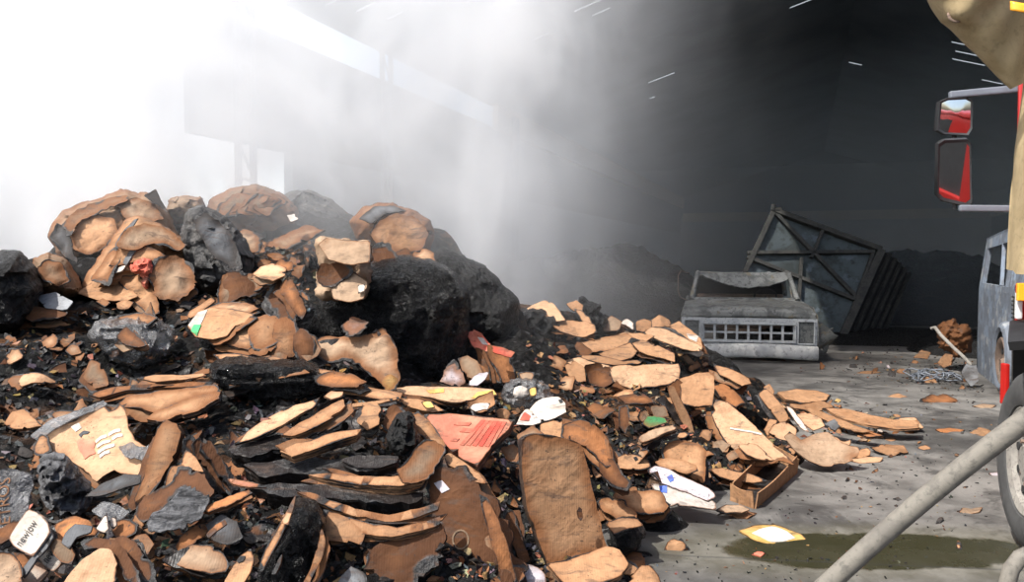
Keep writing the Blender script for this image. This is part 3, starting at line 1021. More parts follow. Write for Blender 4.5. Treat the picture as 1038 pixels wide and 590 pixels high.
M['dumpsteel'] = paint_mat('sooty_dump_steel', [(0.022, 0.023, 0.022), (0.04, 0.039, 0.035), (0.012, 0.012, 0.012)], scale=5)
M['dumppanel'] = paint_mat('scorched_dump_floor', [(0.026, 0.033, 0.033), (0.05, 0.064, 0.07), (0.015, 0.019, 0.018), (0.085, 0.106, 0.125)], scale=1.5)
M['tyre'] = flat_mat('dusty_tyre_rubber', (0.05, 0.05, 0.049), 0.85, 0.2, scale=9)
M['rim'] = paint_mat('dusty_painted_rim', [(0.19, 0.175, 0.155), (0.23, 0.215, 0.19), (0.09, 0.083, 0.073)], scale=10)
M['firered'] = flat_mat('fire_engine_red', (0.36, 0.013, 0.01), 0.35, 0.05)
M['reflector'] = flat_mat('amber_reflective_sheet', (0.85, 0.36, 0.02), 0.4, 0.05)
M['blackplastic'] = flat_mat('black_moulded_plastic', (0.018, 0.018, 0.019), 0.5, 0.2)
M['armgrey'] = flat_mat('grey_painted_arm', (0.13, 0.145, 0.17), 0.5, 0.08)
M['mirror'] = flat_mat('mirror_glass', (0.78, 0.80, 0.82), 0.03, 0.02, metal=1.0, bstr=0.0)
M['chrome'] = flat_mat('worn_chrome', (0.6, 0.6, 0.6), 0.2, 0.05, metal=1.0)
M['headlampglass'] = flat_mat('pale_lamp_glass', (0.62, 0.63, 0.62), 0.25, 0.1)
M['canvas'] = paint_mat('khaki_canvas', [(0.23, 0.175, 0.095), (0.26, 0.20, 0.113), (0.19, 0.145, 0.08)], rough=0.9, scale=8, bstr=0.2)
M['hose'] = paint_mat('grey_brown_hose', [(0.115, 0.105, 0.09), (0.15, 0.137, 0.115), (0.08, 0.074, 0.063)], rough=0.7, scale=10, bstr=0.15)
M['blueburnt'] = paint_mat('burnt_blue_grey_paint', [(0.15, 0.185, 0.235), (0.11, 0.125, 0.15), (0.07, 0.07, 0.07), (0.25, 0.26, 0.265)], scale=3.5)
M['blueburntrust'] = paint_mat('burnt_rusted_cab_paint', [(0.22, 0.185, 0.13), (0.17, 0.135, 0.09), (0.10, 0.075, 0.055)], scale=3.5)

# ---- the burnt-out pickup, resting on its bare rims
PK = empty('pickup_truck', at(758, 366, 12.0).xy.to_3d(), math.radians(-13))
tag(PK, 'burnt-out grey pickup truck with a collapsed roof, nose towards the cardboard', 'truck')
m = MB()
holes = []
for r in range(2):
    for c in range(8):
        x0 = -0.655 + c * 0.164
        z0 = 0.325 + r * 0.125
        holes.append((x0 + .018, z0, x0 + .148, z0 + 0.100))
holes += [(-0.935, 0.285, -0.715, 0.615), (0.715, 0.285, 0.935, 0.615)]
m.holed([-0.98, 0.98], [0.22, 0.655], holes, lambda x, y, d: Vector((x, -0.03 + d + 0.035 * abs(x) ** 3, y)), 0.06)
for zz in (0.300, 0.572):
    m.box((0, -0.045, zz), (1.34, 0.03, 0.022), bev=0.005)
for xx in (-0.67, 0.67):
    m.box((xx, -0.045, 0.437), (0.022, 0.03, 0.28), bev=0.005)
g = m.build('grille', M['grillepaint'], PK)
for sx in (-1, 1):
    m = MB(); m.box((sx * 0.825, 0.03, 0.45), (0.235, 0.05, 0.34), bev=0.012)
    hl = m.build('headlight', M['glassburnt'], PK)
    m = MB()
    for (x_, z_, w_, h_) in ((0, .17, .235, .02), (0, -.17, .235, .02), (.115, 0, .02, .34), (-.115, 0, .02, .34)):
        m.box((sx * 0.825 + x_, -.012, 0.45 + z_), (w_, .04, h_), bev=.004)
    m.build('lamp_bezel', M['grillepaint'], hl)
# hood: rounded lip, slightly buckled, sloping back to the windscreen
def hoodf(s, t):
    x = (s * 2 - 1)
    y = t
    prof = [(0.0, 0.655), (-0.045, 0.69), (-0.05, 0.76), (-0.01, 0.815), (0.10, 0.842), (0.5, 0.862), (0.95, 0.875), (1.28, 0.885)]
    f = y * (len(prof) - 1); i = min(int(f), len(prof) - 2); q = f - i
    py = prof[i][0] * (1 - q) + prof[i + 1][0] * q
    pz = prof[i][1] * (1 - q) + prof[i + 1][1] * q
    ax = abs(x)
    pz -= 0.045 * ax ** 6 + (0.03 * (1 - ax) * math.exp(-((y - 0.75) / .2) ** 2))
    pz += 0.012 * nz((x, y, 0), 5, 3) - (0.02 if abs(ax - 0.62) < 0.03 else 0)
    return Vector((x * (0.965 - 0.02 * y), py + 0.05 * ax ** 4, pz))
m = MB(); m.shell(hoodf, 44, 30, -0.02)
m.build('hood', M['burntpaint'], PK, smooth=True, sharp=45)
for sx in (-1, 1):
    def fend(s, t, sx=sx):
        y = 0.02 + 1.45 * s
        z = 0.12 + 0.70 * t
        arch = ((y - 0.62) / 0.42) ** 2 + ((z - 0.12) / 0.36) ** 2
        x = 0.955 + 0.03 * math.sin(math.pi * t) - (0.04 if t > .9 else 0)
        if arch < 1: z = 0.12 + 0.36 * math.sqrt(max(0, 1 - ((y - 0.62) / 0.42) ** 2)) + 0.001 * t
        return Vector((sx * x, y, z))
    m = MB(); m.shell(fend, 30, 12, 0.02 * sx)
    m.build('fender', M['burntpaint'], PK, smooth=True, sharp=40)
    m = MB()
    m.lathe([(0.0, 0.03), (0.06, 0.03), (0.08, 0.0), (0.16, -0.02), (0.19, 0.03), (0.20, 0.03), (0.205, -0.13), (0.18, -0.13)], Matrix.Translation((sx * 0.86, 0.62, 0.205)) @ Matrix.Rotation(sx * math.pi / 2, 4, 'Y'), 24)
    m.build('wheel', M['ruststeel'], PK, smooth=True, sharp=35)
# bumper: a bent C-section, buckled right of centre
def bumpf(s, t):
    x = -0.99 + 1.98 * s
    a = -0.5 * math.pi + math.pi * t
    z = 0.165 + 0.088 * math.sin(a) + 0.02 * math.sin(x * 2.5 + 1.0) - 0.02 * max(0, x - 0.2)
    y = -0.13 - 0.05 * math.cos(a) ** 0.6 + 0.16 * abs(x) ** 5 - 0.05 * math.exp(-((x - 0.1) / 0.10) ** 2) + 0.01 * nz((x, z, 0), 6, 2)
    return Vector((x, y, z))
m = MB(); m.shell(bumpf, 50, 10, 0.018)
for sx in (-0.5, 0.5): m.box((sx, -0.02, 0.19), (0.09, 0.2, 0.09))
m.build('bumper', M['bumper'], PK, smooth=True, sharp=40)
# cab
m = MB()
for sx in (-1, 1):
    m.tube([(sx * 0.84, 1.20, 0.87), (sx * 0.79, 1.42, 1.10), (sx * 0.745, 1.62, 1.285), (sx * 0.74, 2.0, 1.31), (sx * 0.74, 2.55, 1.27), (sx * 0.80, 2.66, 0.88)], [0.045, 0.036, 0.04, 0.035, 0.035, 0.04], 8)
    m.tube([(sx * 0.80, 1.55, 0.88), (sx * 0.745, 1.72, 1.26)], 0.018, 6)
m.bar((-0.86, 1.24, 0.88), (0.86, 1.24, 0.88), 0.07, 0.05)
m.bar((-0.76, 2.62, 1.25), (0.76, 2.62, 1.25), 0.06, 0.05)
m.build('cab_frame', M['burntpaint'], PK, smooth=True, sharp=50)
def rooff(s, t):
    x = -0.785 + 1.57 * s
    c = max(0.0, 1 - ((x - 0.10) / 0.74) ** 2)
    if t < 0.3:                                   # the front edge hangs down over the windscreen
        q = t / 0.3
        y = 1.57 + 0.10 * q - 0.05 * c * (1 - q)
        z = 1.265 - 0.20 * c * (1 - q) + 0.055 * math.sin(q * math.pi / 2)
    else:
        q = (t - 0.3) / 0.7
        y = 1.67 + 0.95 * q
        z = 1.32 - 0.08 * c * math.sin(q * math.pi) - 0.03 * q
    z += 0.016 * nz((x, y, 0), 6, 5) + 0.020 * nz((x, y, 0), 15, 8)
    return Vector((x, y + 0.02 * nz((x, z, 0), 12, 4), z))
m = MB(); m.shell(rooff, 36, 24, -0.025)
m.build('roof', M['burntpaint'], PK, smooth=True, sharp=50)
m = MB()
m.box((0, 2.67, 0.72), (1.5, 0.05, 1.06), bev=0.01)
m.build('cab_back_panel', M['soot'], PK)  # black panel raised to stand in for the shaded cab interior
m = MB()
m.box((0, 1.42, 0.74), (1.6, 0.26, 0.2), bev=0.04)
m.build('dashboard', M['soot'], PK)
m = MB()
m.lathe([(0.165, 0), (0.18, 0.012), (0.195, 0), (0.18, -0.012), (0.165, 0)], Matrix.Translation((0.38, 1.72, 0.90)) @ Matrix.Rotation(math.radians(-55), 4, 'X'), 24)
m.bar((0.38, 1.72, 0.90), (0.38, 1.5, 0.76), 0.03, 0.03)
m.build('steering_wheel', M['soot'], PK)
m = MB(); m.box((0, 2.25, 0.4), (1.5, 0.5, 0.14), bev=0.03); m.box((0, 2.52, 0.66), (1.5, 0.12, 0.5), bev=0.03)
m.build('seat_frame', M['ruststeel'], PK)
for sx in (-1, 1):
    m = MB(); m.box((sx * 0.915, 2.05, 0.52), (0.05, 1.16, 0.70), bev=0.02)
    d = m.build('door', M['burntpaint'], PK)
    m = MB(); m.box((sx * 0.945, 2.45, 0.68), (0.03, 0.13, 0.035), bev=0.008); m.build('handle', M['soot'], d)
m = MB()
m.tube([(-0.90, 1.30, 0.84), (-1.02, 1.18, 0.90), (-1.06, 1.12, 1.0), (-1.06, 1.14, 1.27), (-1.02, 1.2, 1.34), (-0.88, 1.45, 1.30)], 0.011, 6)
m.build('mirror_bracket', M['ruststeel'], PK)
m = MB()
m.grid(lambda s, t: Vector((0.98 + 0.30 * s - 0.06 * t, 0.05 + 0.35 * s * t, 0.56 - 0.28 * t + 0.05 * math.sin(5 * s + 3 * t) - 0.10 * s)), 8, 8)
m.shell(lambda s, t: Vector((0.985 + 0.28 * s * (1 - .35 * t), 0.05 + 0.3 * s, 0.60 - 0.34 * t - 0.12 * s + 0.03 * math.sin(7 * s + 5 * t))), 10, 10, 0.012)
m.build('torn_fender_panel', M['burntpaint'], PK, smooth=True)
m = MB()
for sx in (-1, 1): m.box((sx * 0.36, 2.0, 0.28), (0.08, 1.7, 0.13))
m.box((0, 1.9, 0.28), (0.8, 0.08, 0.1)); m.box((0, 2.8, 0.28), (0.8, 0.08, 0.1))
m.build('chassis', M['ruststeel'], PK)

# ---- tipper body thrown on its side behind the pickup: braced floor towards us
DP = empty('dump_body', Vector((5.8, 15.8, 0)))
tag(DP, 'tipped steel dump body showing its cross-braced floor behind the pickup', 'dump body')
A, B, C_, D_ = at(784, 214, 16.0), at(893, 254, 15.5), at(852, 348, 14.9), at(742, 305, 15.5)
nrm = (B - A).cross(D_ - A).normalized()
if nrm.y > 0: nrm = -nrm
def onface(px, py, off=0.0):
    d = ray(px, py).normalized()
    t = (A - CAM).dot(nrm) / d.dot(nrm)
    return CAM + d * t + nrm * off
A, B, C_, D_ = onface(784, 214), onface(893, 254), onface(851, 347), onface(740, 308)
AW = Vector((1.15, 1.2, -0.55))
def local(mb):
    mb.v = [v - DP.location for v in mb.v]
    return mb
m = MB()
m.shell(lambda s, t: A.lerp(B, s).lerp(D_.lerp(C_, s), t) - nrm * (0.05 + 0.03 * nz((s, t, 0), 5, 2)), 14, 14, 0.03)
local(m).build('floor_panel', M['dumppanel'], DP, smooth=True, sharp=50)
def beam(name, p, q, w, h, mat='dumpsteel', off=0.03):
    m = MB(); m.bar(p + nrm * off, q + nrm * off, w, h, up=nrm, bev=0.01)
    return local(m).build(name, M[mat], DP)
for (p, q, w) in ((A, B, .10), (B, C_, .14), (C_, D_, .10), (D_, A, .10)): beam('frame_beam', p, q, w, 0.14)
for (a, b, w) in (((785, 216), (868, 302), .075), ((757, 257), (886, 256), .07), ((757, 261), (866, 304), .075), ((834, 233), (822, 262), .06), ((812, 262), (808, 330), .06), ((868, 302), (884, 258), .06)):
    beam('cross_brace', onface(*a), onface(*b), w, 0.09)
m = MB()
m.shell(lambda s, t: B.lerp(C_, s) + AW * t + Vector((0.05, 0, 0.06)) * math.sin(math.pi * t), 10, 10, -0.04)
side = local(m).build('side_wall', M['soot'], DP)
for k in range(1, 6):
    m = MB(); f = k / 5.5
    p, q = B + AW * f, C_ + AW * f
    o = Vector((0.06, -0.01, 0.05))
    m.bar(p + o, q + o, 0.07, 0.07)
    local(m).build('side_rib', M['dumpsteel'], side)
m = MB(); m.shell(lambda s, t: A.lerp(B, s) + AW * t, 8, 8, 0.04); local(m).build('upper_wall', M['dumpsteel'], DP)
m = MB(); m.shell(lambda s, t: D_.lerp(A, s) + AW * t, 8, 8, 0.04); local(m).build('far_wall', M['dumpsteel'], DP)
m = MB(); m.shell(lambda s, t: C_.lerp(D_, s) + AW * t, 8, 8, 0.04); local(m).build('lower_wall', M['dumpsteel'], DP)
m = MB(); m.tube([A + nrm * .1 + Vector((-.03, 0, -.02)), A + nrm * .1 + Vector((-.01, 0, .10))], 0.05, 8); m.box(A + nrm * .1 + Vector((.07, 0, .0)), (0.14, 0.06, 0.07)); local(m).build('hinge_lug', M['dumpsteel'], DP)

# ---- the burnt cab on the right, side-on
VB = at(1012, 384, 9.6); VB.z = 0
VAN = empty('burnt_truck_cab', VB)
tag(VAN, 'burnt blue-grey truck cab with empty windows beside the fire truck', 'truck')
P0, P1 = at(990, 375, 11.0), at(1034, 411, 8.4)
vd = Vector((P0.x - P1.x, P0.y - P1.y, 0)); VLen = vd.length; vd.normalize()
vo = Vector((-vd.y, vd.x, 0))
if vo.x > 0: vo = -vo
def vs_(a, z, off=0.0):
    """a metres back along the cab side from its near corner, z up"""
    return Vector((P1.x, P1.y, 0)) + vd * a + Vector((0, 0, z)) + vo * off - VB
def a_of(px):
    d = ray(px, 300); d.z = 0
    o = Vector((P1.x, P1.y, 0))
    # solve CAM + d t = o + vd a
    det = d.x * (-vd.y) - d.y * (-vd.x)
    return (d.x * (o.y) - d.y * (o.x)) / det if abs(det) > 1e-6 else 0
def side_plate(name, poly, mat, th=0.05, off=0.0, parent=None, smooth=False):
    m = MB()
    n = len(poly)
    vs = [vs_(a, z, off) for a, z in poly] + [vs_(a, z, off - th) for a, z in poly]
    m.add(vs, [tuple(range(n)), tuple(range(n, 2 * n))[::-1]] + [(i, (i + 1) % n, n + (i + 1) % n, n + i) for i in range(n)])
    return m.build(name, M[mat], parent or VAN)
aF = VLen
m = MB()
W0, W1 = 0.45, aF - 0.18
wb = aF
wh = [(0.52, 1.22, 1.0, 1.83), (1.06, 1.22, aF - 0.2, 1.80)]
hs = [h for h in wh] + [(0.45 + .0, 0.0, 0.45 + 0.72, 0.62)]
def cabz(a, z, d):
    lean = 0.10 * max(0, z - 1.1)
    top = 1.0 - 0.07 * (a / aF)
    return vs_(a, z * (top if z > 1.3 else 1), -lean - d)
m.holed([0.0, aF * .2, aF * .4, aF * .6, aF * .8, aF], [0.14, 0.9, 1.15, 1.96], hs, cabz, 0.05)
m.build('body_side', M['blueburnt'], VAN)
side_plate('rusted_panel', [(0.0, 0.3), (0.42, 0.3), (0.42, 1.12), (0.0, 1.2)], 'blueburntrust', 0.03, 0.012)
for (q, r_, z_) in ((0.62, 0.67, 1.78), (0.76, 0.81, 1.78), (1.35, 1.62, 1.74)):
    m = MB(); m.bar(vs_(q, 1.22, -.03), vs_(r_, z_, -.09), 0.035, 0.04, up=vo)
    m.build('window_bar', M['blueburnt'], VAN)
m = MB()
for q in range(7):
    m = MB(); m.box(vs_(0.30, 0.86 + q * 0.045, 0.02), (0.03, 0.17, 0.016), Matrix.Rotation(math.atan2(vd.y, vd.x) - math.pi / 2, 4, 'Z'))
    m.build('vent_louvre', M['soot'], VAN)
m = MB(); m.shell(lambda s, t: vs_(aF * s, 1.95 - 0.13 * s + 0.02 * math.sin(3 * s), -0.08 - 1.5 * t) + Vector((0, 0, 0.08 * math.sin(math.pi * t))), 6, 8, 0.03); m.build('roof', M['blueburnt'], VAN)
m = MB(); m.shell(lambda s, t: vs_(0.0, 0.2 + 1.7 * s, -0.06 - 1.5 * t), 6, 6, 0.03); m.build('near_end_panel', M['blueburntrust'], VAN)
m = MB(); m.shell(lambda s, t: vs_(aF, 0.15 + 1.0 * s, -0.06 - 1.5 * t), 6, 6, 0.03); m.build('far_end_panel', M['blueburnt'], VAN)
m = MB(); m.box(vs_(aF * .5, 0.75, -0.8), (1.1, 1.6, 0.9), Matrix.Rotation(math.atan2(vd.y, vd.x) - math.pi / 2, 4, 'Z')); m.build('black_interior_block', M['soot'], VAN)  # solid black block filling the lower part of the cab
m = MB()
R = Matrix.Translation(vs_(0.72, 0.33, 0.02)) @ Matrix(((vd.x, 0, vo.x), (vd.y, 0, vo.y), (0, 1, 0))).to_4x4()
m.lathe([(0.0, 0.05), (0.07, 0.05), (0.09, 0.02), (0.2, 0.0), (0.26, 0.05), (0.315, 0.055), (0.325, 0.04), (0.30, -0.03), (0.31, -0.2), (0.0, -0.2)], R, 30)
wl = m.build('wheel_rim', M['ruststeel'], VAN, smooth=True, sharp=35)
for k in range(6):
    a = k * math.pi / 3
    m = MB()
    m.lathe([(0.0, 0.019), (0.032, 0.019), (0.034, 0.0)], R @ Matrix.Translation((0.175 * math.cos(a), 0.175 * math.sin(a), 0.004)), 10)
    m.build('rim_opening', M['soot'], wl)
m = MB(); m.lathe([(0.30, 0.10), (0.35, 0.12), (0.40, 0.10), (0.42, 0.04), (0.42, 0.0), (0.36, -0.01)], Matrix.Translation(vs_(0.72, 0.42, -0.03)) @ R.to_3x3().to_4x4(), 26); m.build('wheel_arch', M['blueburnt'], VAN, smooth=True, sharp=40)

# ---- fire truck: only its edge stands in the frame
FT = empty('fire_truck', Vector((3.3, 5.0, 0)))
tag(FT, 'red fire truck at the frame edge with black mirrors, mudguard and a dusty wheel', 'fire truck')
fd = Vector((math.sin(math.radians(33.4)), math.cos(math.radians(33.4)), 0))   # the way it points, away from us
fo = Vector((-fd.y, fd.x, 0))                                                   # its left, towards the yard
FO = Vector((2.76, 4.10, 0))                                                    # foot of the near front wheel, outer face
def ft(a, s, z): return FO + fd * a + fo * s + Vector((0, 0, z)) - FT.location
RF = Matrix(((fd.x, fo.x, 0), (fd.y, fo.y, 0), (0, 0, 1))).to_4x4()
def fbox(mb, c, s, bev=0.01):
    return mb.box(ft(*c), s, Matrix(((fd.x, -fo.x, 0), (fd.y, -fo.y, 0), (0, 0, 1))).to_4x4(), bev)
# cab shell: side skin set well inside the wheel's face
m = MB()
m.holed([-0.62, 2.15], [0.5, 2.55], [(-0.62, 0.5, 0.62, 1.22), (0.1, 1.62, 1.2, 2.4)], lambda x, y, d: ft(x, -0.16 - d, y), 0.06)
fbox(m, (0.9, -1.3, 2.6), (2.6, 2.3, 0.10), 0.03)
fbox(m, (1.98, -1.3, 1.4), (0.06, 2.2, 1.9), 0.02)
fbox(m, (-0.58, -1.3, 1.55), (0.06, 2.24, 2.0), 0.02)
fbox(m, (0.7, -2.42, 1.55), (2.6, 0.06, 2.0), 0.02)
cabm = m.build('cab', M['firered'], FT)
m = MB(); fbox(m, (0.65, -0.22, 2.0), (1.08, 0.02, 0.78)); m.build('side_window', M['blackplastic'], FT)
m = MB(); fbox(m, (1.62, -0.10, 0.62), (0.5, 0.10, 0.62), 0.03); m.build('front_step', M['firered'], FT)
# amber reflective square and the red-edged lamp on the side, by the coat hem
p = at(1036, 296, 4.75) - FT.location
m = MB(); m.box(p, (0.055, 0.03, 0.105), Matrix.Rotation(-math.radians(15), 4, 'Z'), 0.006); m.build('amber_reflector', M['reflector'], FT)
p = at(1035, 322, 4.85) - FT.location
m = MB(); m.box(p, (0.06, 0.05, 0.42), Matrix.Rotation(-math.radians(15), 4, 'Z'), 0.012); m.build('lamp_housing', M['firered'], FT)
p = at(1032.5, 310, 4.8) - FT.location
m = MB(); m.box(p, (0.035, 0.04, 0.16), Matrix.Rotation(-math.radians(15), 4, 'Z'), 0.01); lm = m.build('marker_lamp', M['headlampglass'], FT)
# mudguard: a black arch standing out round the wheel
def arch(s, t):
    a = math.radians(62 + 120 * s)
    r = 0.70 + 0.02 * math.sin(math.pi * t)
    return ft(-r * math.cos(a), 0.16 - 0.36 * t, 0.52 + r * math.sin(a))
m = MB(); m.shell(arch, 30, 6, 0.05)
m.build('mudguard', M['blackplastic'], FT, smooth=True, sharp=50)
m = MB(); m.box(at(1018.5, 389, 5.25) - FT.location, (0.028, 0.06, 0.27), None, 0.008); m.build('mudguard_red_edge', M['firered'], FT)
m = MB(); m.box(at(1044, 322, 5.3) - FT.location, (0.15, 0.10, 0.46), None, 0.02); m.build('front_corner_panel', M['firered'], FT)
# steered front wheel
wa = math.radians(17.0)
wdv = Vector((math.sin(wa), math.cos(wa), 0)); wov = Vector((-wdv.y, wdv.x, 0))
WC = at(1043, 479, 4.18); WC.z = 0.485
RW = Matrix.Translation(WC - FT.location) @ Matrix(((wdv.x, 0, wov.x), (wdv.y, 0, wov.y), (0, 1, 0))).to_4x4() @ Matrix.Scale(0.485 / 0.52, 4)
m = MB()
m.lathe([(0.30, 0.0), (0.315, 0.04), (0.36, 0.055), (0.44, 0.05), (0.49, 0.02), (0.515, -0.02), (0.52, -0.06), (0.52, -0.22), (0.50, -0.27), (0.40, -0.29), (0.30, -0.25)], RW, 56)
wt = m.build('wheel', M['tyre'], FT, smooth=True, sharp=30)
m = MB()
m.lathe([(0.0, 0.03), (0.085, 0.03), (0.10, 0.01), (0.12, -0.035), (0.19, -0.02), (0.245, -0.01), (0.262, 0.02), (0.30, 0.035), (0.308, 0.03), (0.30, -0.2), (0.0, -0.2)], RW, 48)
m.build('rim', M['rim'], wt, smooth=True, sharp=30)
for k in range(10):
    a = k * math.pi / 5 + .2
    m = MB()
    m.lathe([(0.0, 0.012), (0.024, 0.012), (0.026, -0.01)], RW @ Matrix.Translation((0.215 * math.cos(a), 0.215 * math.sin(a), -0.012)), 12)
    m.build('rim_hole', M['soot'], wt)
for k in range(10):
    a = k * math.pi / 5
    m = MB()
    m.lathe([(0.0, 0.03), (0.012, 0.03), (0.016, 0.0), (0.016, -0.02)], RW @ Matrix.Translation((0.15 * math.cos(a), 0.15 * math.sin(a), -0.02)), 6)
    m.build('wheel_nut', M['ruststeel'], wt)
# two mirrors on long grey arms
MZ = 6.2
def mirror(name, poly, arms, curved):
    lo = at(sum(p[0] for p in poly) / len(poly), sum(p[1] for p in poly) / len(poly), MZ)
    nn = Vector((-0.245, -1, -0.20)).normalized() if not curved else Vector((-0.17, -1, -0.14)).normalized()
    def pt(p, off):
        d = ray(*p).normalized()
        return CAM + d * ((lo - CAM).dot(nn) / d.dot(nn)) + nn * off - FT.location
    cx = sum(p[0] for p in poly) / len(poly); cy = sum(p[1] for p in poly) / len(poly)
    def ring(k, off): return [pt((cx + (p[0] - cx) * k, cy + (p[1] - cy) * k), off) for p in poly]
    n = len(poly)
    m = MB()
    rings = [ring(0.90, 0.004), ring(1.0, 0.012), ring(1.04, -0.02), ring(1.0, -0.09), ring(0.8, -0.13)]
    vs = [v for r in rings for v in r]
    fs = [(i * n + k, i * n + (k + 1) % n, (i + 1) * n + (k + 1) % n, (i + 1) * n + k) for i in range(len(rings) - 1) for k in range(n)]
    fs.append(tuple(range((len(rings) - 1) * n, len(rings) * n)))
    m.add(vs, fs)
    hs = m.build(name, M['blackplastic'], FT, smooth=True, sharp=50)
    m = MB()
    r0, r1, c = ring(0.91, 0.003), ring(0.5, 0.012 if curved else 0.003), pt((cx, cy), 0.018 if curved else 0.003)
    m.add(r0 + r1 + [c], [(k, (k + 1) % n, n + (k + 1) % n, n + k) for k in range(n)] + [(n + k, n + (k + 1) % n, 2 * n) for k in range(n)])
    m.build('mirror_glass', M['mirror'], hs, smooth=curved)
mirror('small_mirror', [(953, 103), (960, 100), (980, 99), (985.5, 102), (985, 131), (981, 137), (957, 136), (950, 132)], None, True)
mirror('large_mirror', [(951, 146), (957, 142), (980, 141), (984, 146), (985, 205), (980, 209), (955, 203), (950, 198)], None, False)
m = MB()
def fp(px, py, z): return at(px, py, z) - FT.location
m.bar(fp(962, 96.5, MZ + .02), fp(1042, 89, MZ - .1), 0.06, 0.055, bev=0.012)
m.build('mirror_arm', M['armgrey'], FT)
m = MB()
m.bar(fp(972, 211, MZ + .02), fp(1042, 211.5, MZ - .1), 0.05, 0.05, bev=0.012)
m.build('mirror_arm', M['armgrey'], FT)
m = MB(); m.tube([fp(967, 100, MZ + .08), fp(968, 212, MZ + .08)], 0.018, 8); m.build('mirror_post', M['blackplastic'], FT)
m = MB(); m.bar(fp(1036.5, 60, MZ - .15), fp(1033, 262, MZ - .15), 0.05, 0.05, bev=0.01); m.build('door_edge', M['firered'], FT)

# ---- canvas firefighter's coat hanging over the truck's side
CZ = 3.5
CT = empty('canvas_coat', at(1030, 275, CZ))
tag(CT, 'khaki canvas firefighter coat hanging at the fire truck with one sleeve out', 'coat')
def cv(px, py, dz=0.0): return at(px, py, CZ + dz) - CT.location
prof = [((1000, -28), 66), ((1003, 0), 54), ((1010, 22), 41), ((1018, 44), 30), ((1027, 66), 21), ((1034, 86), 11)]
def sleeve(s, t):
    f = s * (len(prof) - 1); i = min(int(f), len(prof) - 2); q = f - i
    c = Vector((prof[i][0][0] * (1 - q) + prof[i + 1][0][0] * q, prof[i][0][1] * (1 - q) + prof[i + 1][0][1] * q))
    w = prof[i][1] * (1 - q) + prof[i + 1][1] * q
    a = 2 * math.pi * t
    x = c.x + w * 0.92 * math.cos(a); y = c.y - 0.42 * w * math.cos(a)
    wr = 1 + 0.09 * nz((s * 4, math.cos(a) * 1.5, math.sin(a) * 1.5), 1.3, 4) * (0.35 + abs(math.sin(a))) + 0.05 * math.sin(17 * s + 4 * math.cos(a)) * max(0, math.sin(a))
    x = c.x + (x - c.x) * wr; y = c.y + (y - c.y) * wr
    return cv(x, y, -0.9 * w / FPX * CZ * math.sin(a) * wr)
m = MB(); m.shell(sleeve, 40, 40, 0.008); m.build('sleeve', M['canvas'], CT, smooth=True, sharp=60)
def skirt(s, t):
    y = -46 + 322 * s
    k = max(0.0, (y - 60) / 216)
    xl = 1041 - (13 * min(1, k * 2.2) if y > 60 else 0) - 6 * max(0, k - .45) / .55
    x = xl + 100 * t - (22 * (1 - s) ** 2) * t
    return cv(x, y + 2.5 * math.sin(9 * t) * s - (3 if t < .1 else 0), 0.05 * math.sin(14 * t + 2 * s) * min(1, s * 3) + 0.03 * nz((s * 4, t * 6, 0), 1.2, 2) - 0.25 * t + (0.06 if t < 0.04 else 0))
m = MB(); m.shell(skirt, 34, 40, 0.01); m.build('coat_body', M['canvas'], CT, smooth=True, sharp=60)
m = MB(); m.shell(lambda s, t: cv(1024 + 30 * s, 1 + 9 * t + 5 * s, -0.26 - .02 * math.sin(3 * s)), 6, 4, 0.006); m.build('reflective_band', M['reflector'], CT, smooth=True)
m = MB(); m.lathe([(0.02, 0.0), (0.03, 0.004), (0.036, 0.0), (0.03, -0.006)], Matrix.Translation(cv(968.5, 16, -0.14)) @ Matrix.Rotation(math.radians(70), 4, 'X'), 18); m.build('eyelet', M['ruststeel'], CT, smooth=True)

m = MB(); m.bar(cv(1010, -40, .06) + CT.location - FT.location, cv(1170, -40, .4) + CT.location - FT.location, 0.04, 0.04, bev=.01); m.build('grab_rail', M['armgrey'], FT)

# ---- hose: one run crossing the corner, one bend lying in front of the wheel
m = MB()
pts = []
for k in range(25):
    s = k / 24
    px, py = 800 + 300 * s, 628 - 246 * s - 10 * math.sin(math.pi * s)
    pts.append(at(px, py, 2.75 - 0.35 * s))
m.tube(pts, 0.033, 14)
hz = m.build('fire_hose', M['hose'], smooth=True, sharp=60)
tag(hz, 'grey fire hose slanting up across the lower right corner', 'hose')
m = MB()
pts = [at(px, py, 3.3) for px, py in ((1018, 620), (1020, 596), (1025, 577), (1034, 565), (1046, 560), (1060, 562))]
m.tube(pts, 0.032, 14)
tag(m.build('fire_hose', M['hose'], smooth=True, sharp=60), 'short bend of grey hose standing below the fire truck wheel', 'hose')

# ---- black mounds of debris in the shade behind the vehicles
def mound(name, label, cx, cy, rx, ry, h, rot, seed):
    m = MB()
    def f(s, t):
        a, r = 2 * math.pi * s, t
        x, y = rx * r * math.cos(a), ry * r * math.sin(a)
        z = h * (1 - r * r) ** 0.8 if r < 1 else 0
        z += (0.28 * fbm((x, y, 0), 0.8, seed, 5) + 0.12 * abs(fbm((x, y, 0), 3.2, seed + 3, 4))) * (1 - r ** 4) * min(1.0, h)
        c, q = math.cos(rot), math.sin(rot)
        return Vector((cx + c * x - q * y, cy + q * x + c * y, z - 0.05))
    m.grid(f, 90, 26)
    tag(m.build(name, M['char'], smooth=False), label, 'debris mound', kind='stuff')
mound('debris_mound', 'black mound of burnt waste in the shade left of the pickup', 1.9, 18.4, 3.4, 2.6, 1.75, 0.1, 3)
mound('debris_mound', 'black mound of burnt waste behind the tipped dump body', 10.6, 20.6, 4.6, 2.6, 1.65, -0.1, 8)
mound('debris_mound', 'low black ash bed spread under and around the tipped dump body', 7.3, 15.6, 3.6, 1.9, 0.20, -.12, 12)
mound('debris_mound', 'low black debris strewn against the burnt cab', 8.0, 13.2, 1.4, 1.2, 0.42, 0.2, 5)
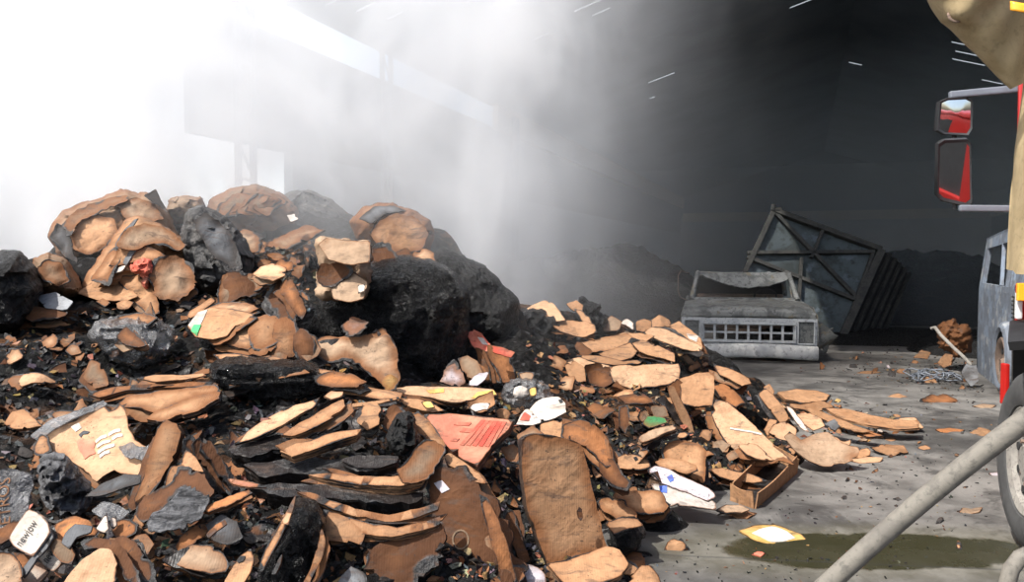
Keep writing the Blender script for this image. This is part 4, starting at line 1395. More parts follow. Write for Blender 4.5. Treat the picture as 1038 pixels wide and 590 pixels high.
# ------------------------------------------------------------------ bales and big lumps along the crest
S, L = sheet, lump
UP, FACE, TILT = (0, -0.35, 0.94), (0.05, -0.95, 0.3), (0, -0.7, 0.72)
L('cardboard_bale', 'big brown crushed bale at the far left crest with a scorched left side', [(48,240),(53,226),(66,212),(80,206),(100,201),(122,191),(140,196),(157,196),(172,216),(184,245),(172,266),(140,276),(100,268),(80,276),(62,262)], 'tan', depth=1.1, Z=6.9, amp=0.07, freq=2.2, ridge=0.05, strata=0.012, sdir=0.9, burn=0.07, tone=1.0, facet=0.55, cells=22, res=44)
S('cardboard_flap', 'black pointed flap sticking up from the top of the biggest bale', [(146,198),(158,192),(164,204),(170,216),(161,208),(152,203)], 'greyboard', n=(0.1,-0.9,0.4), Z=6.5, burn=0.01, tone=0.6)
L('cardboard_bale', 'peach-brown folded bale with a red bag on its front, below the biggest bale', [(76,298),(92,272),(112,244),(128,222),(142,219),(165,228),(188,244),(204,268),(206,300),(184,314),(150,318),(125,309),(100,304)], 'card', depth=1.0, Z=6.3, amp=0.05, freq=2.6, ridge=0.07, strata=0.012, sdir=-0.75, burn=0.05, tone=0.92, facet=0.55, cells=22, res=44)
b2 = bpy.data.objects['cardboard_bale.001']
L('cardboard_bale', 'smoke-grey slumped bale right of the peach-brown bale', [(186,262),(184,235),(190,214),(202,208),(216,212),(232,224),(246,240),(258,260),(254,284),(236,298),(212,300),(196,288)], 'darkgrey', depth=0.9, Z=6.3, amp=0.08, freq=3.0, ridge=0.08, strata=0.012, sdir=0.7, facet=0.55, cells=22, res=44)
L('cardboard_bale', 'layered grey-brown bale on the crest, highest of the hazy ones', [(204,222),(214,201),(238,190),(262,187),(286,196),(304,212),(306,240),(276,252),(240,250),(214,240)], 'tan', depth=1.2, Z=7.9, amp=0.07, freq=2.4, ridge=0.09, strata=0.012, sdir=0.5, burn=0.08, tone=0.72, facet=0.55, cells=22, res=44)
L('cardboard_bale', 'dark hazy bale on the crest right of the layered grey-brown one', [(282,205),(292,195),(312,192),(334,201),(352,217),(350,240),(318,252),(288,246)], 'darkgrey', depth=1.1, Z=8.3, amp=0.06, freq=2.4, ridge=0.06, strata=0.012, facet=0.55, cells=22, res=44)
L('cardboard_bale', 'round tan bale with a smooth face at the right end of the crest', [(354,226),(366,211),(380,206),(398,205),(404,209),(420,213),(437,224),(441,238),(436,254),(420,265),(396,262),(372,252),(360,240)], 'tan', depth=1.0, Z=7.5, amp=0.045, freq=2.2, ridge=0.04, burn=0.11, tone=1.0, facet=0.55, cells=22, res=44)
L('cardboard_bale', 'small brown bale peeping over the crest between the biggest and layered bales', [(168,214),(172,202),(186,198),(204,200),(210,216),(200,228),(178,228)], 'tan', depth=0.8, Z=7.4, amp=0.05, freq=3, burn=0.06, tone=0.85, facet=0.55, cells=22, res=44)
L('cardboard_bale', 'dull brown bale low at the left under the biggest bale', [(28,278),(34,262),(48,256),(66,262),(78,278),(84,296),(66,304),(42,300)], 'tan', depth=0.8, Z=5.9, amp=0.05, freq=3, ridge=0.05, burn=0.06, tone=0.75, facet=0.55, cells=22, res=44)
L('charred_bale', 'black charred bale cut off by the left frame edge', [(-30,262),(0,254),(20,254),(36,270),(44,292),(38,318),(20,338),(-30,344)], 'char', depth=1.0, Z=5.5, amp=0.08, freq=3, ridge=0.12, facet=0.3, cells=26, res=46)
L('charred_bale', 'glossy black burnt bale standing tall in the middle of the heap', [(312,330),(326,300),(352,276),(380,264),(410,258),(440,264),(462,276),(476,296),(476,330),(472,366),(462,392),(430,396),(404,394),(370,372),(330,356)], 'charfilm', depth=1.0, Z=5.85, amp=0.06, freq=2.6, ridge=0.11, sdir=0.4, facet=0.3, cells=26, res=46)
L('charred_bale', 'dull black smouldering bale sloping down behind the glossy black one', [(424,300),(432,262),(448,250),(466,258),(490,268),(508,286),(526,304),(528,326),(522,350),(500,362),(466,362),(440,340)], 'char', depth=1.1, Z=6.9, amp=0.06, freq=2.6, ridge=0.09, facet=0.3, cells=26, res=46)
L('charred_bundle', 'black burnt clump on top of the right-hand cardboard ridge', [(584,306),(594,302),(606,308),(614,322),(612,334),(600,336),(590,324)], 'char', depth=0.3, Z=7.6, amp=0.05, freq=6, ridge=0.07, cat='burnt bundle')
L('charred_bundle', 'black clump under the pale panels left of the right-hand ridge', [(524,318),(540,312),(560,318),(572,334),(562,346),(540,344),(526,336)], 'char', depth=0.4, Z=7.2, amp=0.05, freq=5, ridge=0.08, cat='burnt bundle')

# loose flaps that belong to the bales
BL = [o for o in SC.objects if o.name.startswith('cardboard_bale')]
def bale(word): return [o for o in BL if word in o['label']][0]
b = bale('big brown crushed')
flap_on(b, 'flap', [(72,236),(80,222),(96,216),(116,222),(120,234),(108,250),(90,258),(74,252)], 'card', burn=.012, tone=1.25, crumple=1.0)
flap_on(b, 'flap', [(62,226),(78,212),(104,203),(126,196),(130,204),(104,214),(82,222),(68,238)], 'tan', burn=.03, tone=.8, crumple=1.2)
flap_on(b, 'flap', [(118,206),(136,200),(156,206),(166,222),(150,226),(128,222)], 'tan', burn=.02, tone=1.15, crumple=1.0)
flap_on(b, 'flap', [(50,240),(58,226),(70,232),(72,250),(78,266),(64,258)], 'greyboard', burn=.02, tone=1.6, crumple=1.2)
flap_on(b, 'flap', [(140,232),(160,226),(178,240),(176,256),(156,250)], 'tan', burn=.016, tone=1.0, crumple=1.0)
b = bale('peach-brown folded')
flap_on(b, 'flap', [(118,250),(128,234),(146,226),(166,230),(190,248),(182,254),(156,246),(134,254)], 'tan', burn=.02, tone=1.0, crumple=1.0)
flap_on(b, 'flap', [(92,284),(104,264),(116,250),(124,256),(116,276),(110,290)], 'card', burn=.02, tone=1.0, crumple=.9)
flap_on(b, 'flap', [(110,270),(122,250),(140,246),(160,254),(172,262),(150,266),(132,266)], 'card', burn=.012, tone=1.15, crumple=.9)
flap_on(b, 'strap', [(116,248),(121,240),(136,222),(140,221),(128,240),(120,252)], 'greyboard', burn=0, tone=1.4)
flap_on(b, 'strap', [(124,266),(128,258),(142,246),(146,247),(134,259),(128,268)], 'greyboard', burn=0, tone=1.6)
flap_on(b, 'paper_shred', [(112,274),(120,271),(128,268),(124,275),(116,277)], 'white', burn=0, tone=1.1)
b = bale('layered grey-brown')
for k in range(6):
    flap_on(b, 'flap', [(212+9*k,226-3*k),(222+9*k,208-2*k),(238+9*k,196),(262+6*k,196+2*k),(250+8*k,206),(232+8*k,218)], 'tan', burn=.02, tone=.62+.09*(k%3), crumple=1.3)
b = bale('round tan')
flap_on(b, 'flap', [(374,236),(384,222),(402,216),(424,222),(434,236),(428,252),(408,258),(386,252)], 'card', burn=.016, tone=1.0, crumple=.5)
flap_on(b, 'flap', [(364,222),(378,210),(400,208),(412,214),(392,216),(376,226)], 'greyboard', burn=.01, tone=1.8)
b = bale('dull brown')
flap_on(b, 'flap', [(38,272),(48,262),(64,268),(72,284),(58,290),(44,284)], 'tan', burn=.016, tone=.9, crumple=1.2)
b = bale('smoke-grey')
flap_on(b, 'flap', [(196,224),(208,216),(226,228),(240,250),(246,272),(232,276),(214,256)], 'greyboard', burn=.02, tone=1.2, crumple=1.4)

# pieces on and around the crest
rb = L('plastic_bag', 'red torn plastic bag tucked into the peach-brown bale', [(132,272),(138,264),(148,262),(156,268),(155,280),(150,294),(144,290),(142,280),(135,278)], 'red', depth=0.16, Z=5.72, amp=0.03, freq=9, ridge=0.05, tone=1.5, cat='bag')
S('crumpled_sheet', 'crumpled kraft paper hanging below the red bag', [(118,284),(140,276),(150,284),(158,300),(162,318),(148,318),(136,306)], 'card', n=(-.2,-.8,.5), Z=5.7, crumple=2.2, burn=0.01)
S('crumpled_sheet', 'creased brown paper fold right of the red bag', [(156,262),(178,258),(196,270),(200,292),(182,306),(160,302),(152,286)], 'tan', n=(.2,-.8,.5), Z=5.72, crumple=2.4, burn=0.03, tone=1.05)
S('cardboard_sheet', 'smooth kraft flap across the foot of the peach-brown bale', [(76,296),(98,284),(128,286),(140,300),(128,306),(100,304)], 'card', n=(-.1,-.6,.8), Z=5.75, burn=0.006)
S('cardboard_sheet', 'dark rust-brown curled flap beneath the smoke-grey bale', [(218,306),(222,288),(230,276),(252,276),(270,284),(262,296),(244,302),(230,306)], 'brown', n=(.1,-.8,.5), Z=5.7, curl=(20,-.06), burn=0.03, tone=1.0)
S('cardboard_sheet', 'pale cream panel lit brightly beside the hollow carton', [(256,277),(264,270),(276,267),(290,271),(289,279),(276,284),(264,282)], 'pale', n=(-.1,-.55,.85), Z=5.55, burn=0.008, tone=1.15)
S('cardboard_sheet', 'small orange flap above the pale cream panel', [(277,270),(284,263),(296,265),(298,274),(288,276)], 'brown', n=(-.1,-.7,.7), Z=5.6, burn=0.01, tone=1.8)
S('cardboard_sheet', 'orange-brown strip curling down left of the hollow carton', [(278,292),(288,281),(296,284),(303,298),(308,312),(304,322),(296,314),(288,300)], 'brown', n=(-.3,-.8,.5), Z=5.4, curl=(0,-.05), burn=0.012, tone=1.75)
S('cardboard_sheet', 'dark brown sheet leaning behind the orange curling strip', [(268,300),(280,284),(290,292),(300,318),(290,330),(276,318)], 'brown', n=(-.4,-.8,.4), Z=5.5, burn=0.03, tone=0.8)
hc = L('carton', 'crumpled hollow kraft carton open at the front, high in the middle', [(319,246),(328,239),(346,242),(376,244),(377,258),(376,272),(374,288),(369,304),(354,306),(336,304),(324,303),(320,286),(322,266)], 'tan', depth=0.42, Z=5.35, amp=0.035, freq=4.5, ridge=0.05, burn=0.006, tone=1.25, cat='box')
S('opening_shade', None, [(323,275),(332,268),(346,267),(357,272),(359,277),(348,285),(338,292),(326,290)], 'brown', n=(0,-.9,.4), Z=5.05, parent=hc, burn=0.03, tone=0.7, bowl=0.03)  # dark sheet on the solid lump, its colour stands for the shaded hollow
S('flap', None, [(336,292),(348,284),(359,276),(372,286),(369,303),(354,306),(338,303)], 'tan', n=(-.05,-.8,.6), Z=5.0, parent=hc, burn=0.004, tone=1.25, crumple=0.9)
S('flap', None, [(322,246),(330,239),(350,243),(376,244),(375,266),(356,268),(334,264)], 'tan', n=(0,-.75,.6), Z=5.02, parent=hc, burn=0.004, tone=1.2, crumple=1.0)
S('label', 'small white label', [(363,289),(370,288),(369,295),(363,297)], 'white', n=(-.05,-.8,.6), Z=4.96, parent=hc, burn=0.0, tone=1.2)
S('cardboard_sheet', 'pale torn scrap catching light below the round tan bale', [(420,260),(428,252),(438,255),(444,268),(442,280),(432,274),(424,268)], 'pale', n=(-.1,-.7,.7), Z=6.4, crumple=1.4, burn=0.012)
S('cardboard_sheet', 'curled brown board left of the pale torn scrap', [(400,256),(412,252),(422,264),(416,276),(404,270)], 'brown', n=(0,-.8,.5), Z=6.4, curl=(40,.05), burn=0.02, tone=1.0)
S('cardboard_sheet', 'dark burnt board on the shoulder right of the hollow carton', [(377,250),(390,246),(402,258),(400,280),(384,284),(376,270)], 'brown', n=(.1,-.8,.5), Z=5.75, burn=0.04, tone=0.7)
S('cardboard_sheet', 'tan shred lying along the crest in front of the dark hazy bale', [(268,246),(292,236),(316,228),(330,234),(308,244),(284,254)], 'tan', n=(0,-.6,.8), Z=7.0, burn=0.02, tone=1.1, crumple=1.2)
S('cardboard_sheet', 'straw-coloured shred below the layered grey-brown bale', [(226,240),(246,232),(268,240),(262,254),(240,254)], 'tan', n=(0,-.6,.8), Z=7.0, burn=0.02, tone=1.15, crumple=1.6)
S('paper_scrap', 'bright white paper scrap on the crest above the hollow carton', [(291,219),(298,216),(302,221),(295,225)], 'white', n=(0,-.6,.8), Z=6.9, burn=0.0, tone=1.1, cat='paper', crumple=1.2)
S('cardboard_sheet', 'thin kraft strip pointing at the dark rust-brown flap', [(188,318),(214,302),(218,305),(206,314),(192,323)], 'card', n=(-.1,-.5,.8), Z=5.5, burn=0.008)

# ------------------------------------------------------------------ left slope
pb = L('plastic_bag', 'grey clear plastic bag full of scraps on the left slope', [(90,335),(96,326),(116,322),(136,322),(158,322),(174,332),(182,348),(172,362),(150,370),(124,370),(104,358),(92,346)], 'film', depth=0.4, Z=5.05, amp=0.05, freq=5, ridge=0.09, cat='bag', lift=0.05)
S('cardboard_sheet', 'brown wedge lying on the grey plastic bag', [(118,341),(128,330),(140,340),(149,350),(140,352),(126,348)], 'brown', n=(0,-.7,.7), Z=4.78, burn=0.012, tone=1.4)
S('cardboard_sheet', 'peach scrap at the top edge of the grey plastic bag', [(102,326),(122,320),(144,317),(160,322),(150,330),(128,330),(112,332)], 'card', n=(0,-.6,.8), Z=4.95, burn=0.012, tone=1.0)
sl = S('cardboard_sheet', 'kraft board with a white and green end, foremost of the stepped sheets', [(190,330),(201,316),(216,312),(236,314),(258,317),(250,325),(238,330),(230,340),(216,344),(199,342)], 'card', n=(-.1,-.6,.8), Z=5.0, burn=0.005, tone=1.05)
on_sheet(sl, 'printed_end', [(191,330),(201,317),(211,314),(203,330),(199,340)], 'white', 'white printed end')
on_sheet(sl, 'green_strip', [(194,336),(197,330),(204,330),(200,341)], 'green', 'green strip', lift=0.008, tone=2.6)
S('cardboard_sheet', 'stepped kraft sheet second from the white and green end', [(216,344),(226,332),(242,322),(262,318),(268,326),(262,344),(250,352),(232,349)], 'card', n=(-.1,-.62,.75), Z=4.97, burn=0.012, tone=0.98, bowl=-.02, thick=0.02)
S('cardboard_sheet', 'rounded scorched sheet third in the stepped row', [(250,334),(256,322),(268,316),(281,318),(286,330),(280,346),(266,354),(252,350)], 'card', n=(-.05,-.75,.65), Z=4.93, burn=0.02, tone=0.85, bowl=-.03, thick=0.02)
S('cardboard_sheet', 'rounded brown sheet fourth in the stepped row, charred rim', [(276,340),(280,324),(290,318),(299,325),(302,344),(296,360),(284,362),(276,354)], 'card', n=(.05,-.85,.5), Z=4.9, burn=0.022, tone=0.75, bowl=-.03, thick=0.02)
S('cardboard_sheet', 'dark brown rounded end sheet closing the stepped row', [(297,338),(304,331),(314,338),(320,350),(316,362),(304,366),(297,356)], 'brown', n=(.15,-.9,.4), Z=4.88, burn=0.016, tone=1.0, bowl=-.03, thick=0.02)
S('cardboard_sheet', 'cream sheet behind the stepped row near the rust flap', [(206,314),(222,306),(246,306),(262,312),(250,318),(226,316)], 'pale', n=(-.1,-.5,.85), Z=5.15, burn=0.014, tone=0.95)
S('crumpled_sheet', 'large crumpled tan board with a bent arch end beside the glossy black bale', [(312,346),(330,340),(352,340),(374,342),(388,334),(398,344),(403,362),(404,386),(394,392),(382,384),(366,372),(348,364),(328,366),(316,360)], 'tan', n=(0,-.75,.62), Z=4.95, crumple=2.6, burn=0.016, tone=1.3)
S('paper_scrap', 'grey-white scrap of film above the large crumpled tan board', [(346,330),(356,322),(374,326),(366,338),(352,340)], 'lilac', n=(0,-.7,.7), Z=4.98, tone=0.75, cat='paper')
S('crumpled_sheet', 'yellowed paper knob at the foot of the glossy black bale', [(386,386),(394,380),(404,384),(402,394),(390,396)], 'yellow', n=(0,-.7,.7), Z=4.7, crumple=2, tone=0.9, burn=0.01, cat='paper')
S('cardboard_sheet', 'kraft strip running down under the stepped row to the right', [(262,356),(290,364),(320,374),(346,379),(348,383),(316,382),(286,373),(264,362)], 'card', n=(0,-.4,.9), Z=4.72, burn=0.006, tone=0.9)
S('cardboard_sheet', 'thin light edge of board left of the long strip, under the stepped row', [(216,360),(240,358),(262,362),(270,368),(246,366),(222,365)], 'card', n=(0,-.4,.9), Z=4.75, burn=0.006)
L('charred_bundle', 'grey-black burnt wad of layers lying across the middle left', [(210,376),(224,364),(250,362),(284,364),(318,368),(332,380),(330,396),(306,406),(268,408),(236,400),(216,390)], 'charfilm', depth=0.35, Z=4.72, amp=0.03, freq=4, strata=0.04, ridge=0.06, cat='burnt bundle', lift=0.1)
S('cardboard_sheet', 'mauve-brown sheet lying on the grey-black wad', [(222,384),(244,377),(274,372),(300,372),(314,378),(288,382),(256,388),(232,394)], 'tan', n=(0,-.4,.9), Z=4.5, burn=0.012, tone=0.9)
S('cardboard_sheet', 'reddish-brown sheet at the right end of the grey-black wad', [(318,382),(336,376),(356,379),(372,388),(362,393),(336,392),(322,390)], 'brown', n=(0,-.5,.85), Z=4.5, burn=0.010, tone=1.75)
S('cardboard_sheet', 'kraft strip below the reddish-brown sheet', [(330,392),(352,391),(380,394),(408,398),(404,405),(382,405),(352,399)], 'card', n=(0,-.4,.9), Z=4.5, burn=0.008, tone=1.05)
S('cardboard_sheet', 'long thin brown board laid level above the two kraft leaves', [(88,398),(112,392),(150,389),(190,388),(216,387),(212,392),(168,393),(126,396),(100,402)], 'brown', n=(0,-.4,.92), Z=4.35, burn=0.008, tone=1.3, thick=0.02)
S('cardboard_sheet', 'thin tan slat resting on the long thin brown board', [(139,384),(156,380),(182,380),(206,378),(209,381),(182,385),(156,387)], 'card', n=(0,-.4,.92), Z=4.4, burn=0.003, tone=0.95)
S('cardboard_sheet', 'broad kraft leaf with a thick charred rim, upper of two', [(116,412),(128,402),(152,398),(184,394),(222,390),(224,397),(196,402),(176,410),(158,418),(136,414)], 'card', n=(-.05,-.5,.86), Z=4.15, burn=0.012, tone=1.0, thick=0.03)
S('cardboard_sheet', 'broad kraft leaf with a thick charred rim, lower of two', [(148,424),(160,415),(182,407),(204,400),(224,396),(222,404),(204,414),(182,422),(162,428)], 'card', n=(-.05,-.5,.86), Z=4.08, burn=0.012, tone=0.95, thick=0.03)
rp = S('cardboard_sheet', 'large pale kraft panel printed with a red mark and white lettering', [(38,446),(50,436),(75,425),(95,413),(110,406),(122,410),(128,420),(130,434),(138,448),(152,457),(150,468),(142,484),(118,480),(98,488),(84,474),(66,460),(50,456)], 'pale', n=(-.02,-.6,.8), Z=3.86, burn=0.006, tone=1.08, crumple=0.5)
on_sheet(rp, 'red_mark', [(78,448),(83,444),(88,447),(93,445),(97,449),(95,455),(97,460),(91,462),(86,466),(83,460),(80,456)], 'redpale', 'red printed mark', tone=1.2)
for k, (x0, y0, x1, y1) in enumerate(((97,447,108,441), (110,440,122,435), (98,452,112,446), (114,444,124,440), (99,458,116,450), (101,462,111,457))):
    on_sheet(rp, 'white_lettering', [(x0,y0),((x0+x1)/2,(y0+y1)/2-1.5),(x1,y1),(x1+.5,y1+2.6),((x0+x1)/2,(y0+y1)/2+1.6),(x0+.5,y0+2.8)], 'white', 'smudged white print' if k == 0 else None, tone=1.25)
on_sheet(rp, 'white_scuff', [(72,433),(80,429),(83,434),(77,438)], 'white', 'white scuff', tone=1.3)
on_sheet(rp, 'charred_curl', [(80,441),(85,437),(91,438),(89,440),(84,441),(82,444)], 'greyboard', 'charred curl')
S('cardboard_sheet', 'grey-edged film strip along the upper left of the pale red-marked panel', [(30,440),(48,428),(78,416),(104,404),(108,408),(84,420),(56,434),(38,446)], 'film', n=(0,-.6,.8), Z=3.95, burn=0.0, tone=2.6)
S('cardboard_sheet', 'curled peach ear at the left corner of the pale red-marked panel', [(33,452),(40,440),(48,442),(50,456),(42,462),(34,460)], 'card', n=(-.3,-.7,.6), Z=3.82, burn=0.008, curl=(10,-.02))
S('cardboard_sheet', 'small tan flap at the left frame edge, pale and peach halves', [(2,426),(10,418),(24,411),(30,420),(42,431),(26,432),(12,432)], 'card', n=(-.1,-.6,.8), Z=4.05, burn=0.006, fold=(60,.04,0.1))
S('cardboard_sheet', 'mottled scrap above the grey-edged film strip', [(50,420),(60,416),(80,416),(86,412),(78,422),(58,428)], 'tan', n=(0,-.6,.8), Z=4.1, burn=0.01)
S('cardboard_sheet', 'cream tongue curling out of the black litter at the left', [(14,382),(20,376),(30,377),(42,378),(56,381),(44,386),(32,388),(22,392)], 'pale', n=(0,-.5,.85), Z=4.4, burn=0.006, curl=(0,-.04))
S('cardboard_sheet', 'cracked cream egg-shaped scrap in the black litter near the left edge', [(4,362),(10,354),(20,354),(24,362),(16,368),(8,368)], 'pale', n=(0,-.6,.8), Z=4.7, burn=0.008, crumple=1.8)
S('cardboard_sheet', 'grey-brown standing flap in the black litter, dark red-rimmed', [(84,382),(92,364),(102,368),(108,380),(110,390),(96,394)], 'tan', n=(-.2,-.85,.4), Z=4.6, burn=0.01, tone=0.7)
S('cardboard_sheet', 'dusty tan flap above the grey-brown standing flap', [(66,356),(72,348),(80,350),(82,358),(72,360)], 'tan', n=(0,-.7,.7), Z=4.9, burn=0.01, tone=1.0)
S('cardboard_sheet', 'small cream curl left of the dusty tan flap', [(42,346),(54,338),(60,344),(54,352),(46,352)], 'pale', n=(0,-.6,.8), Z=4.9, burn=0.012, tone=0.95)
S('cardboard_sheet', 'grey plastic-coated panel below the dull brown bale', [(36,300),(56,296),(74,306),(66,314),(46,312)], 'greyboard', n=(-.1,-.5,.85), Z=5.4, burn=0.0, tone=3.0)
S('cardboard_sheet', 'dark purple-brown flap below the grey plastic-coated panel', [(24,316),(34,310),(58,312),(68,318),(50,324),(30,326)], 'brown', n=(0,-.6,.8), Z=5.3, burn=0.02, tone=0.8)
S('cardboard_sheet', 'kraft chip under the peach-brown bale', [(118,308),(126,304),(136,306),(130,313),(120,313)], 'card', n=(0,-.6,.8), Z=5.5, burn=0.008)
S('cardboard_sheet', 'second kraft chip left under the peach-brown bale', [(97,306),(104,302),(112,307),(106,311)], 'card', n=(0,-.6,.8), Z=5.55, burn=0.01, tone=.9)

# ------------------------------------------------------------------ lower left corner
L('charred_bundle', 'crumbled clump of black ash flakes left of the pale red-marked panel', [(40,470),(52,460),(66,460),(78,472),(92,488),(94,506),(84,518),(64,520),(48,512),(42,492)], 'ash', depth=0.32, Z=3.5, amp=0.03, freq=9, ridge=0.10, cat='burnt bundle', lift=0.06)
S('cardboard_slab', 'long narrow bundle of kraft plies standing up right of the pale red-marked panel', [(160,434),(168,426),(180,430),(184,438),(176,462),(164,484),(150,506),(138,516),(136,506),(148,474)], 'card', n=(-.05,-.85,.5), Z=3.5, burn=0.01, tone=0.75, thick=0.05, crumple=0.6)
S('cardboard_sheet', 'oval flap, dark green-grey with a brown tip, across the pale panel', [(86,504),(94,497),(106,489),(126,480),(143,482),(142,490),(124,496),(104,502)], 'greyboard', n=(-.05,-.55,.85), Z=3.32, burn=0.008, tone=0.9)
ef = S('plastic_film', 'dark clear film printed ETROS at the left frame edge', [(-14,480),(6,474),(20,478),(33,481),(34,492),(29,504),(25,536),(8,536),(-14,534)], 'darkfilm', n=(.1,-.92,.3), Z=3.15, burn=0.0, tone=0.9, crumple=1.5, cat='film')
# printed carton, three faces divided by dark tape
pc = empty('printed_carton', at(36, 560, 2.9))
tag(pc, 'white carton printed twice with a dark word, torn open in the bottom left corner', 'box')
f1 = S('panel', None, [(9,545),(18,531),(29,516),(40,522),(49,531),(51,540),(42,553),(34,564),(24,560),(13,553)], 'white', n=(-.25,-.75,.6), Z=2.93, parent=pc, burn=0.004, tone=1.0, crumple=0.3)
f2 = S('panel', None, [(37,563),(44,556),(50,549),(57,557),(62,571),(55,579),(48,577),(42,572)], 'white', n=(-.15,-.85,.5), Z=2.92, parent=pc, burn=0.004, tone=0.92, crumple=0.3)
f3 = S('panel', None, [(20,584),(28,575),(37,566),(45,574),(49,580),(40,590),(26,592)], 'white', n=(-.15,-.6,.75), Z=2.91, parent=pc, burn=0.01, tone=0.85, crumple=0.5)
S('tape', 'dark tape', [(20,581),(34,563),(46,549),(52,539),(54,545),(47,556),(37,566),(24,586)], 'greyboard', n=(-.2,-.75,.62), Z=2.88, parent=pc, burn=0.0, tone=1.6)
S('inner_panel', 'orange-brown inside', [(14,560),(24,561),(33,565),(24,578),(16,584)], 'brown', n=(-.1,-.8,.5), Z=2.95, parent=pc, burn=0.01, tone=2.0)
S('cardboard_sheet', 'orange-brown open flap with a dark blue-grey bend, right of the printed carton', [(52,540),(52,530),(62,527),(74,523),(88,525),(96,534),(94,540),(80,546),(68,552),(56,548)], 'brown', n=(0,-.7,.7), Z=3.0, burn=0.006, tone=2.3, curl=(30,-.04))
S('cardboard_sheet', 'dull dark panel crossing the orange-brown open flap', [(62,550),(66,540),(76,531),(94,534),(92,540),(78,545),(70,556)], 'greyboard', n=(0,-.7,.7), Z=2.93, burn=0.0, tone=1.3)
S('cardboard_sheet', 'grey-brown tongue hanging beside the second printed face', [(50,552),(56,546),(68,550),(76,562),(72,572),(62,570),(54,562)], 'tan', n=(-.1,-.85,.4), Z=2.9, burn=0.006, tone=0.55)
S('paper_scrap', 'white paper triangle standing near the printed carton', [(97,536),(108,520),(110,542)], 'white', n=(-.2,-.8,.5), Z=3.05, burn=0.0, tone=1.35, cat='paper')
S('paper_scrap', 'small white oval tag with a dark mark beside the paper triangle', [(112,526),(117,523),(118,532),(114,536),(111,532)], 'white', n=(-.1,-.8,.5), Z=3.08, burn=0.0, tone=1.2, cat='paper')
S('paper_scrap', 'narrow white strip above the orange-brown open flap', [(40,521),(52,527),(64,526),(70,528),(56,530),(44,528)], 'white', n=(0,-.6,.8), Z=3.05, burn=0.003, tone=1.1, cat='paper')
S('cardboard_sheet', 'rust-red flap to the right of the white oval tag', [(113,537),(120,527),(132,526),(141,532),(138,541),(126,546),(116,544)], 'brown', n=(0,-.7,.7), Z=3.1, burn=0.006, tone=1.4)
S('corrugated_scrap', 'scrap of bare corrugated board beneath the rust-red flap', [(132,550),(138,543),(148,541),(156,552),(150,562),(138,560)], 'tan', n=(0,-.7,.7), Z=3.05, burn=0.004, tone=0.8)
S('cardboard_sheet', 'large smooth kraft panel filling the bottom edge near the left', [(58,600),(70,582),(84,567),(102,556),(113,558),(119,572),(118,588),(112,602)], 'pale', n=(-.05,-.7,.7), Z=2.8, burn=0.004, tone=1.0)
S('cardboard_sheet', 'dark curved board overhanging the large smooth kraft panel', [(80,548),(96,543),(114,547),(128,560),(140,578),(142,592),(130,588),(118,570),(100,556),(84,556)], 'brown', n=(0,-.7,.7), Z=2.85, burn=0.016, tone=1.0, curl=(40,-.04))
S('cardboard_sheet', 'brown striped board right of the dark curved board', [(116,546),(128,542),(142,556),(156,576),(158,594),(144,594),(132,570)], 'brown', n=(-.1,-.7,.7), Z=2.9, burn=0.012, tone=1.1)
S('cardboard_sheet', 'rounded tan lid split down its middle at the bottom', [(164,562),(176,556),(192,549),(212,552),(226,560),(232,570),(228,578),(214,582),(200,578),(184,572)], 'tan', n=(0,-.65,.75), Z=2.98, burn=0.008, tone=1.15, fold=(0,.03,0.2))
ht = S('cardboard_tag', 'kraft tag with an oval hole at the bottom edge', [(227,592),(236,574),(244,563),(254,556),(257,566),(254,580),(246,592),(236,598)], 'card', n=(-.1,-.75,.65), Z=2.93, burn=0.004, tone=1.15)
on_sheet(ht, 'hole', [(240,569),(244,564),(249,564),(247,569),(242,571)], 'greyboard', 'dark oval hole', tone=0.3)
S('ash_sheet', 'silvery sheet of grey ash with fine ridges', [(150,534),(160,518),(176,504),(188,494),(200,498),(212,505),(208,516),(205,526),(190,530),(176,538),(160,540)], 'ash', n=(-.05,-.75,.65), Z=3.1, crumple=1.2, cat='ash sheet')
S('cardboard_sheet', 'brown curved sheet tucked under the silvery ash', [(166,560),(178,548),(194,534),(205,526),(207,538),(198,550),(182,560)], 'brown', n=(0,-.8,.55), Z=3.08, burn=0.008, tone=1.6, curl=(45,-.04))
S('cardboard_sheet', 'burnt brown sheet with a black wavy top rim above the silvery ash', [(137,520),(146,504),(162,494),(174,487),(180,473),(194,474),(208,484),(217,500),(204,503),(188,494),(172,506),(158,520),(146,530)], 'brown', n=(-.05,-.75,.6), Z=3.2, burn=0.022, tone=1.5)
S('cardboard_sheet', 'peach triangular scrap between the two standing bundles', [(176,488),(182,470),(188,456),(197,462),(206,478),(196,476),(186,480)], 'card', n=(-.1,-.7,.7), Z=3.35, burn=0.006, tone=1.05)
for k, (dx, lab) in enumerate(((0, 'striped dark board leaning left, leftmost ply of the slanting black bundle'), (9, 'striped dark board, middle ply of the slanting black bundle'), (18, 'striped dark board, rightmost ply of the slanting black bundle'))):
    S('cardboard_slab', lab, [(186 + dx, 448 + k * 2), (193 + dx, 440 + k * 3), (206 + dx, 458 + k * 3), (220 + dx * .9, 478 + k * 2), (232 + dx * .6, 494), (224 + dx * .6, 500), (208 + dx, 484), (196 + dx, 466)], 'brown', n=(.45,-.75,.45), Z=3.5 - 0.02 * k, burn=0.022, tone=0.75, thick=0.045)
S('cardboard_sheet', 'red-brown strip pointing left above the shadowed hollow', [(206,517),(216,510),(236,501),(252,496),(256,499),(240,507),(226,515),(212,520)], 'brown', n=(0,-.6,.8), Z=3.15, burn=0.006, tone=2.1, thick=0.02)
S('cardboard_sheet', 'pinkish strip with two thin plies at the left end of the fanned stack', [(230,485),(246,487),(262,490),(270,494),(252,494),(236,491)], 'redpale', n=(0,-.4,.9), Z=3.3, burn=0.006, tone=0.8)
